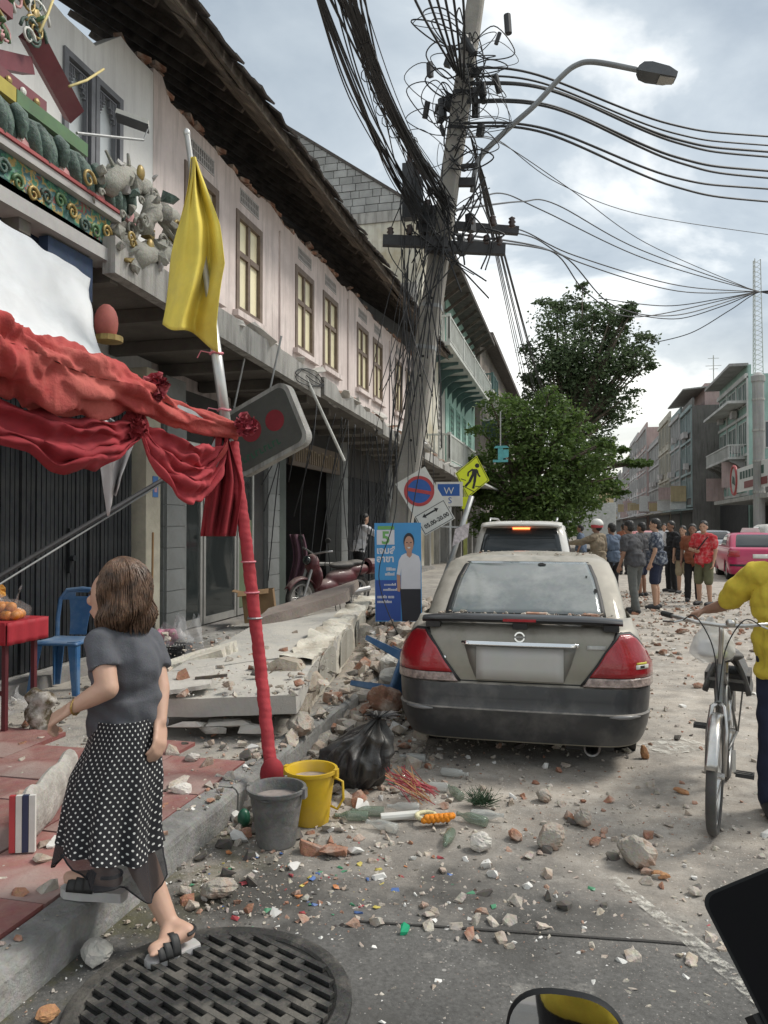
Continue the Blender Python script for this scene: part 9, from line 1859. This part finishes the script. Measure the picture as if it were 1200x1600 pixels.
mb = MB().grid(skirt, 120, 50); sk_ = mb.build('skirt', dots(), WO, smooth=True); uvl = sk_.data.uv_layers.new(name='UVMap')
for poly in sk_.data.polygons:
 us = [sk_.data.loops[l].vertex_index for l in poly.loop_indices]
 for l, vi in zip(poly.loop_indices, us): uvl.data[l].uv = ((vi // 51) / 120, (vi % 51) / 50)
def hemf(u, v):
 a = u * 6.283; p = skirt(u, 0.99, grow=-0.004); return p + Vector((0, 0, -0.02 - v * (0.085 + 0.05 * math.sin(2 * a + 0.6) + 0.03 * math.sin(5 * a)) + 0.02)) + _Rt * (0.02 * v * math.cos(a))
MB().grid(hemf, 120, 6).build('sheer_hem', mat('sheer black voile', (0.02, 0.02, 0.024), 0.8, alpha=0.82), WO, smooth=True); MB().tube([hemf(k / 60, 1.0) for k in range(60)], 0.003, 4, closed=True).build('hem_edge', m_blkc, WO)
# sandals
m_sole = mat('grey white sole', (0.42, 0.41, 0.40), 0.8, var=0.15)
for f, h_, z in ((toeR, heelR, 0.0), (toeL, heelL, PV)):
 d_ = (f - h_); d_.z = 0; d_.normalize(); s_ = Vector((-d_.y, d_.x, 0)); L_ = (Vector((f.x, f.y, 0)) - Vector((h_.x, h_.y, 0))).length + 0.075; b0 = Vector((h_.x, h_.y, z)) - d_ * 0.045
 out = [(0.0, 0.018), (0.02, 0.032), (0.3, 0.034), (0.65, 0.042), (0.9, 0.036), (1.0, 0.012)]; poly = [(t, w) for t, w in out] + [(t, -w) for t, w in reversed(out)]
 sh_ = MB().prism([(t * L_, w) for t, w in poly], b0 + up * 0.004, d_, s_, up * 0.036).build('sandal_sole', m_sole, WO)
 for t0, hgt in ((0.48, 0.068), (0.62, 0.056), (0.74, 0.047)): MB().grid(lambda u, v, t0=t0, hgt=hgt: b0 + d_ * L_ * (t0 - 0.05 + 0.15 * v) + s_ * 0.047 * math.cos(u * 3.14) + up * (0.038 + hgt * math.sin(u * 3.14)), 12, 3, thick=0.004).build('strap', m_ink, sh_, smooth=True)
 MB().tube([b0 + d_ * L_ * (0.30 - 0.22 * math.sin(u * 3.14)) + s_ * 0.042 * math.cos(u * 3.14) + up * 0.10 for u in [k / 12 for k in range(13)]], 0.007, 6).build('heel_strap', m_ink, sh_)
# wavy brown bob: a cap and many strands
m_hw = mat('brown hair', (0.10, 0.055, 0.032), 0.42, var=0.6, vs=26); mb = MB(); mb.ell(Hd(-0.034, 0, 0.03), (0.098, 0.090, 0.096), RH, 20, 14); mb.ell(Hd(-0.062, 0, -0.05), (0.064, 0.085, 0.080), RH, 18, 12)
remesh(mb, 'hair', m_hw, 0.007, WO, 3, disp=lambda p, n: n * (0.010 * nz3((p.x * 3, p.y * 3, p.z * 0.6), 24)))
st = MB(); r2 = random.Random(22)
for k in range(1100):
 a = r2.uniform(1.05, 5.23); r0 = r2.uniform(0.0, 0.5); pts = []; wv = r2.uniform(0, 6.28); ln_ = r2.uniform(0.78, 1.2)
 for j in range(9):
  t = j / 8 * ln_; th = min(1.0, r0 + t * 1.5) * 1.5708; ra = (0.112 if abs(math.cos(a)) > 0.7 else 0.104) * math.sin(th) + 0.035 * max(0, t - 0.5); z = 0.122 * math.cos(th) + 0.03 - 0.235 * max(0, t - 0.42) ; cr = 0.019 * math.sin(t * 9 + wv * 0.3 + a * 3) * t + r2.uniform(-0.004, 0.004) - 0.16 * max(0, t - 0.86)
  pts.append(Hd((ra + cr) * math.cos(a) - 0.032, (ra * 0.94 + cr) * math.sin(a), z))
 st.tube(pts, [0.0022] * 8 + [0.0008], 4, caps=False)
st.build('hair_strands', m_hw, WO, smooth=True)
MB().tube([wrL + (elL - wrL).normalized() * 0.012 + Vector((0.006, 0.030 * math.cos(t), 0.030 * math.sin(t))) for t in [k * 0.524 for k in range(12)]], 0.004, 6, closed=True).build('bracelet', mat('gold bracelet', (0.5, 0.33, 0.12), 0.3, metal=0.8), WO, smooth=True)
# ================================================================== RUBBLE AND LITTER
def ground_z(x, y): return (PV if x < KX - 0.02 else 0.0)
def heap(x, y):                         # loose rubble banked against the kerb beside the car
 a = math.exp(-((x + 1.62) / 0.30) ** 2) * min(1, max(0, (y - 4.6) / 2.2)) * min(1, max(0, (13.5 - y) / 3)); b = math.exp(-((x + 2.2) / 0.7) ** 2 - ((y - 9.6) / 1.5) ** 2) * 0.55
 return 0.20 * a + b
def hp_fn(u, v):
 x = -3.3 + 2.2 * u; y = 4.4 + 9.6 * v; e_ = min(1, 8 * min(u, 1 - u, v, 1 - v)); z = ground_z(x, y) * 0.9 - 0.05 + heap(x, y) * e_ * (1 + 0.5 * nz3((x, y, 0), 3)) + 0.03 * nz3((x, y, 1), 9); return (x, y, z)
m_heap = mat('rubble dust', (0.36, 0.32, 0.27), 0.97, var=0.3, vs=6, bump=1.0, bs=26, dirt=((0.26, 0.19, 0.14), 0.5, 3)); o = MB().grid(hp_fn, 50, 150).build('rubble_heap', m_heap, None, True); tag(o, 'dusty bank of rubble along the kerb beside the sedan', 'rubble', kind='stuff')
m_bits = [mat('plaster crumbs', (0.50, 0.45, 0.385), 0.95, var=0.3, vs=5, bump=0.8, dirt=((0.36, 0.25, 0.18), 0.6, 9)), mat('pale grey crumbs', (0.40, 0.365, 0.32), 0.95, var=0.3, vs=5, bump=0.8, dirt=((0.45, 0.40, 0.34), 0.7, 8)), mat('brick crumbs', (0.34, 0.17, 0.11), 0.95, var=0.3, vs=8, bump=0.8, dirt=((0.46, 0.39, 0.33), 0.8, 7)), mat('white chips', (0.66, 0.65, 0.62), 0.9, var=0.1), mat('dark grit', (0.10, 0.09, 0.08), 0.95, var=0.3)]
rg = random.Random(99); bits = [MB() for _ in m_bits]
def crumb(x, y, s, k=None, zz=None):
 k = k if k is not None else rg.choices(range(5), (44, 24, 17, 7, 8))[0]; z = zz if zz is not None else ground_z(x, y) + max(0, heap(x, y) * 0.9 - 0.03)
 m3 = Euler((rg.uniform(-.5, .5), rg.uniform(-.5, .5), rg.uniform(0, 6.3))).to_matrix(); bits[k].chunk((x, y, z + s * 0.16), (s, s * rg.uniform(0.5, 0.95), s * rg.uniform(0.35, 0.7)), rg, 13 if s > 0.03 else 9, m3)
def bx_(y): return -1.86 - max(0, y - 5.2) * 0.115
def free(x, y): return not (-1.15 < x < 0.45 and 5.5 < y < 9.6)
for k in range(4200):                   # thick along the kerb and left of the car
 x = rg.gauss(-1.55, 0.36); y = rg.uniform(3.6, 13); s = min(0.15, 0.015 * rg.paretovariate(1.4))
 if (x > bx_(y) or not 5.0 < y < 9.2) and (free(x, y) or s < 0.03): crumb(x, y, s)
for k in range(11000):                   # the dusty road
 y = 3.0 + 17 * rg.random() ** 1.5; x = rg.uniform(KX, 5.5) if rg.random() < 0.6 else rg.gauss(-0.7, 0.9)
 if x > KX and (free(x, y) or s < 0.03): crumb(x, y, min(0.075, 0.0085 * rg.paretovariate(1.5)))
for k in range(3600):                   # scattered near the camera
 y = rg.uniform(2.1, 3.6); x = rg.uniform(KX, 1.6)
 if math.hypot(x - GC.x, y - GC.y) > GR + 0.03: crumb(x, y, min(0.030, 0.0050 * rg.paretovariate(1.6)), rg.choices(range(5), (30, 24, 12, 24, 10))[0])
for k in range(3000):                   # pavement
 x = rg.uniform(-4.6, KX); y = rg.uniform(1.8, 12); crumb(x, y, min(0.09, 0.008 * rg.paretovariate(1.35)))
for k in range(900):                    # heap by the sign posts, bigger lumps
 x = rg.gauss(-2.1, 0.45); y = rg.gauss(9.6, 1.3)
 if x < -1.35 and (x > bx_(y) or y > 9.1): crumb(x, y, rg.uniform(0.05, 0.2), rg.choices(range(5), (55, 25, 15, 2, 3))[0])
for k in range(1300):                   # far litter round the crowd
 x = rg.uniform(-0.2, 4.5); y = rg.uniform(9.5, 20); crumb(x, y, rg.uniform(0.02, 0.11), rg.choices(range(5), (45, 15, 35, 3, 2))[0])
def on_car(x, y, z, s, k=None): m3 = Euler((rg.uniform(-.4, .4), rg.uniform(-.4, .4), rg.uniform(0, 6))).to_matrix(); k = k if k is not None else rg.choices(range(5), (60, 22, 14, 4, 0))[0]; bits[k].chunk((x, y, z + s * 0.14), (s, s * 0.7, s * 0.45), rg, 8, m3)
for k in range(330): on_car(-0.36 + rg.uniform(-0.62, 0.62), 5.13 + rg.uniform(0.20, 0.60), 0.975 + rg.uniform(0, 0.012), min(0.06, 0.010 * rg.paretovariate(1.5)))
for k in range(90): on_car(-0.36 + rg.uniform(-0.5, 0.5), 5.13 + rg.uniform(1.35, 2.2), 1.385, min(0.045, 0.010 * rg.paretovariate(1.6)))
for k in range(60): on_car(-0.86 + rg.uniform(-0.5, 0.5), 12.6 + rg.uniform(0.6, 1.6), 1.695, rg.uniform(0.015, 0.05))
for k in range(420):                    # on the fallen slab
 p = at(rg.uniform(255, 520), rg.uniform(985, 1085), Z=0.5);
 if p.y < 8.6: crumb(p.x, p.y, min(0.09, 0.011 * rg.paretovariate(1.4)), zz=0.49 + 0.02 * (p.y - 5) )
for mbk, m_, nm in zip(bits, m_bits, ('plaster_crumbs', 'concrete_crumbs', 'brick_crumbs', 'white_chips', 'dark_grit')):
 o = mbk.build(nm, m_); tag(o, {'plaster_crumbs': 'pale plaster crumbs strewn over road and pavement', 'concrete_crumbs': 'grey concrete crumbs strewn over road and pavement', 'brick_crumbs': 'red brick crumbs strewn over road and pavement', 'white_chips': 'small white chips scattered over the near road', 'dark_grit': 'dark grit scattered over road and pavement'}[nm], 'debris', kind='stuff')
lit = {}
for nm, c in (('blue', (0.08, 0.15, 0.36)), ('yellow', (0.52, 0.43, 0.10)), ('green', (0.07, 0.24, 0.13)), ('orange', (0.50, 0.20, 0.08)), ('red', (0.36, 0.06, 0.07))): lit[nm] = (MB(), mat('litter ' + nm, c, 0.5, var=0.1))
for k in range(150):
 nm = rg.choice(list(lit)); px, py = (rg.gauss(520, 120), rg.gauss(1385, 45)) if rg.random() < 0.8 else (rg.uniform(400, 1150), rg.uniform(1300, 1560)); p = at(px, py, Z=0.0)
 if p.x > KX + 0.05 and 2.2 < p.y < 5 and math.hypot(p.x - GC.x, p.y - GC.y) > GR + 0.02: s = 0.006 * min(5, rg.paretovariate(1.3)); lit[nm][0].chunk((p.x, p.y, s * 0.25), (s * 1.5, s, s * 0.4), rg, 8, Euler((0, 0, rg.uniform(0, 6))).to_matrix())
for nm, (mbk, m_) in lit.items(): o = mbk.build('plastic_litter', m_); tag(o, nm + ' plastic scraps scattered in the gutter litter', 'litter', kind='stuff')
# pieces large enough to pick out
m_conch = mat('rough concrete lump', (0.40, 0.37, 0.32), 0.97, var=0.25, vs=9, bump=0.9, bs=30, dirt=((0.34, 0.19, 0.13), 0.7, 9)); m_clay = mat('orange clay piece', (0.42, 0.22, 0.11), 0.95, var=0.25, vs=9, bump=0.6)
def piece(name, label, cat, px, py, size, m, seed, z=0.0, n=16, rz=0, grp=None):
 p = at(px, py, Z=z); r2 = random.Random(seed); mb = MB().ell((0, 0, 0), tuple(x * 0.56 for x in size), rot3(r2.uniform(-14, 14), r2.uniform(-14, 14), rz), 22, 15); sd = seed * 3.7; mx_ = max(size); mb.v = [tuple(Vector(q) * (1 + 0.30 * nz3(Vector(q) * (2.6 / mx_) + Vector((sd, 0, 0))) - 0.28 * abs(nz3(Vector(q) * (6 / mx_) + Vector((0, sd, 0)))) + 0.10 * nz3(Vector(q) * (15 / mx_)))) for q in mb.v]
 for k in range(7):
  pn = Vector((r2.gauss(0, 1), r2.gauss(0, 1), r2.gauss(0, 1))).normalized(); lim = 0.80 * max(Vector(q).dot(pn) for q in mb.v); mb.v = [tuple(Vector(q) - pn * max(0, (Vector(q).dot(pn) - lim) * 0.92)) for q in mb.v]
 lo = min(v[2] for v in mb.v); mb.v = [(x, y, a - lo) for x, y, a in mb.v]
 o = inst(name, mb.mesh(name, m), (p.x, p.y, z - 0.004)); tag(o, label, cat, grp); return o
GRB = 'large loose pieces on the road'
for a in (('rubble_lump', 'big round lump of bricks and mortar alone on the right of the road', 'rubble', 995, 1352, (0.19, 0.16, 0.13), m_conch, 2), ('brick', 'pale mortared brick standing behind the sedan', 'brick', 910, 1290, (0.12, 0.08, 0.09), m_conch, 3), ('rubble_lump', 'split grey and red masonry lump behind the car', 'rubble', 862, 1325, (0.14, 0.10, 0.11), m_conch, 5), ('brick', 'small red half brick right of the split lump', 'brick', 930, 1320, (0.07, 0.05, 0.035), m_brick, 6), ('rubble_lump', 'rounded pale lump under the sedan exhaust', 'rubble', 850, 1252, (0.10, 0.08, 0.07), m_conch, 7), ('brick', 'dusty brick piece left of the split lump', 'brick', 806, 1312, (0.10, 0.07, 0.05), m_brick, 8),
          ('clay_piece', 'orange clay fragment just below the big round lump', 'fragment', 1030, 1372, (0.09, 0.05, 0.03), m_clay, 9), ('plaster_piece', 'white jagged plaster piece in the middle of the road', 'plaster', 750, 1330, (0.12, 0.09, 0.08), m_plas, 10), ('rubble_lump', 'pinkish lump lying in the gutter litter near the woman', 'rubble', 342, 1402, (0.16, 0.11, 0.08), m_conch, 11), ('brick', 'red brick fragment at the bottom left corner', 'brick', 75, 1592, (0.09, 0.06, 0.04), m_clay, 12), ('brick', 'orange brick half against the right rear tyre', 'brick', 1007, 1186, (0.055, 0.05, 0.10), m_clay, 13), ('brick', 'red brick lying on the road right of the sedan', 'brick', 1037, 1024, (0.10, 0.12, 0.07), m_brick, 14),
          ('rubble_lump', 'reddish crumbly lump between the rubbish bag and the car', 'rubble', 600, 1115, (0.30, 0.26, 0.20), m_brick, 15, 0.12), ('concrete_piece', 'flat grey concrete piece beyond the rubbish bag', 'concrete', 622, 1068, (0.34, 0.30, 0.12), m_slabc, 16, 0.2), ('concrete_piece', 'pale concrete block by the sedan left lamp', 'concrete', 608, 1050, (0.26, 0.2, 0.14), m_plas, 17, 0.2), ('kerb_block', 'grey block resting in the gutter crack by the kerb', 'concrete', 152, 1500, (0.15, 0.10, 0.07), m_slabc, 18), ('clay_piece', 'thin rust coloured tile piece near the lane line', 'fragment', 1065, 1240, (0.10, 0.04, 0.03), m_clay, 19), ('plaster_piece', 'white plaster piece on the red paving by the woman', 'plaster', 285, 1240, (0.12, 0.08, 0.05), m_plas, 20, PV), ('plaster_piece', 'second white plaster piece further up the paving', 'plaster', 300, 1190, (0.10, 0.09, 0.05), m_plas, 21, PV),
          ('rubble_lump', 'grey rubble lump at the foot of the fallen beam', 'rubble', 470, 1150, (0.22, 0.18, 0.15), m_conch, 22, PV), ('brick', 'dusty red brick in front of the crowd', 'brick', 950, 985, (0.18, 0.10, 0.07), m_brick, 23), ('brick', 'second red brick in front of the crowd', 'brick', 1065, 990, (0.20, 0.10, 0.07), m_brick, 24), ('brick', 'lone dark brick past the bicycle bag', 'brick', 1090, 1075, (0.10, 0.07, 0.05), m_brick, 25)):
 piece(*a[:8], z=a[8] if len(a) > 8 else 0.0, grp=GRB, rz=a[7] * 37)
for i, (dx, w) in enumerate(((0.10, 'dark red brick on the boot ledge of the sedan'), (0.46, 'small broken brick at the right end of the boot ledge'))):
 o = inst('brick', bm2, (-0.36 + dx, 5.13 + 0.30, 1.00), None, (0, 0, 1.5 + i), (0.8, 0.62 - 0.2 * i, 0.75)); tag(o, w, 'brick', 'bricks on the sedan')
# glass bits, torn paper and a green foil scrap
o = MB().chunk(at(632, 1455, Z=0.015), (0.06, 0.04, 0.03), random.Random(4), 14).build('green_scrap', mat('emerald foil', (0.02, 0.42, 0.20), 0.35)); tag(o, 'bright green plastic scrap on the near road', 'litter')
for i, (px, py, w) in enumerate(((1010, 1295, 'white splash of spilled lime on the road left of the bicycle'), (1120, 1352, 'white splash of spilled lime below the bicycle wheel'))): pass
bpy.data.scenes.remove(_TMP)
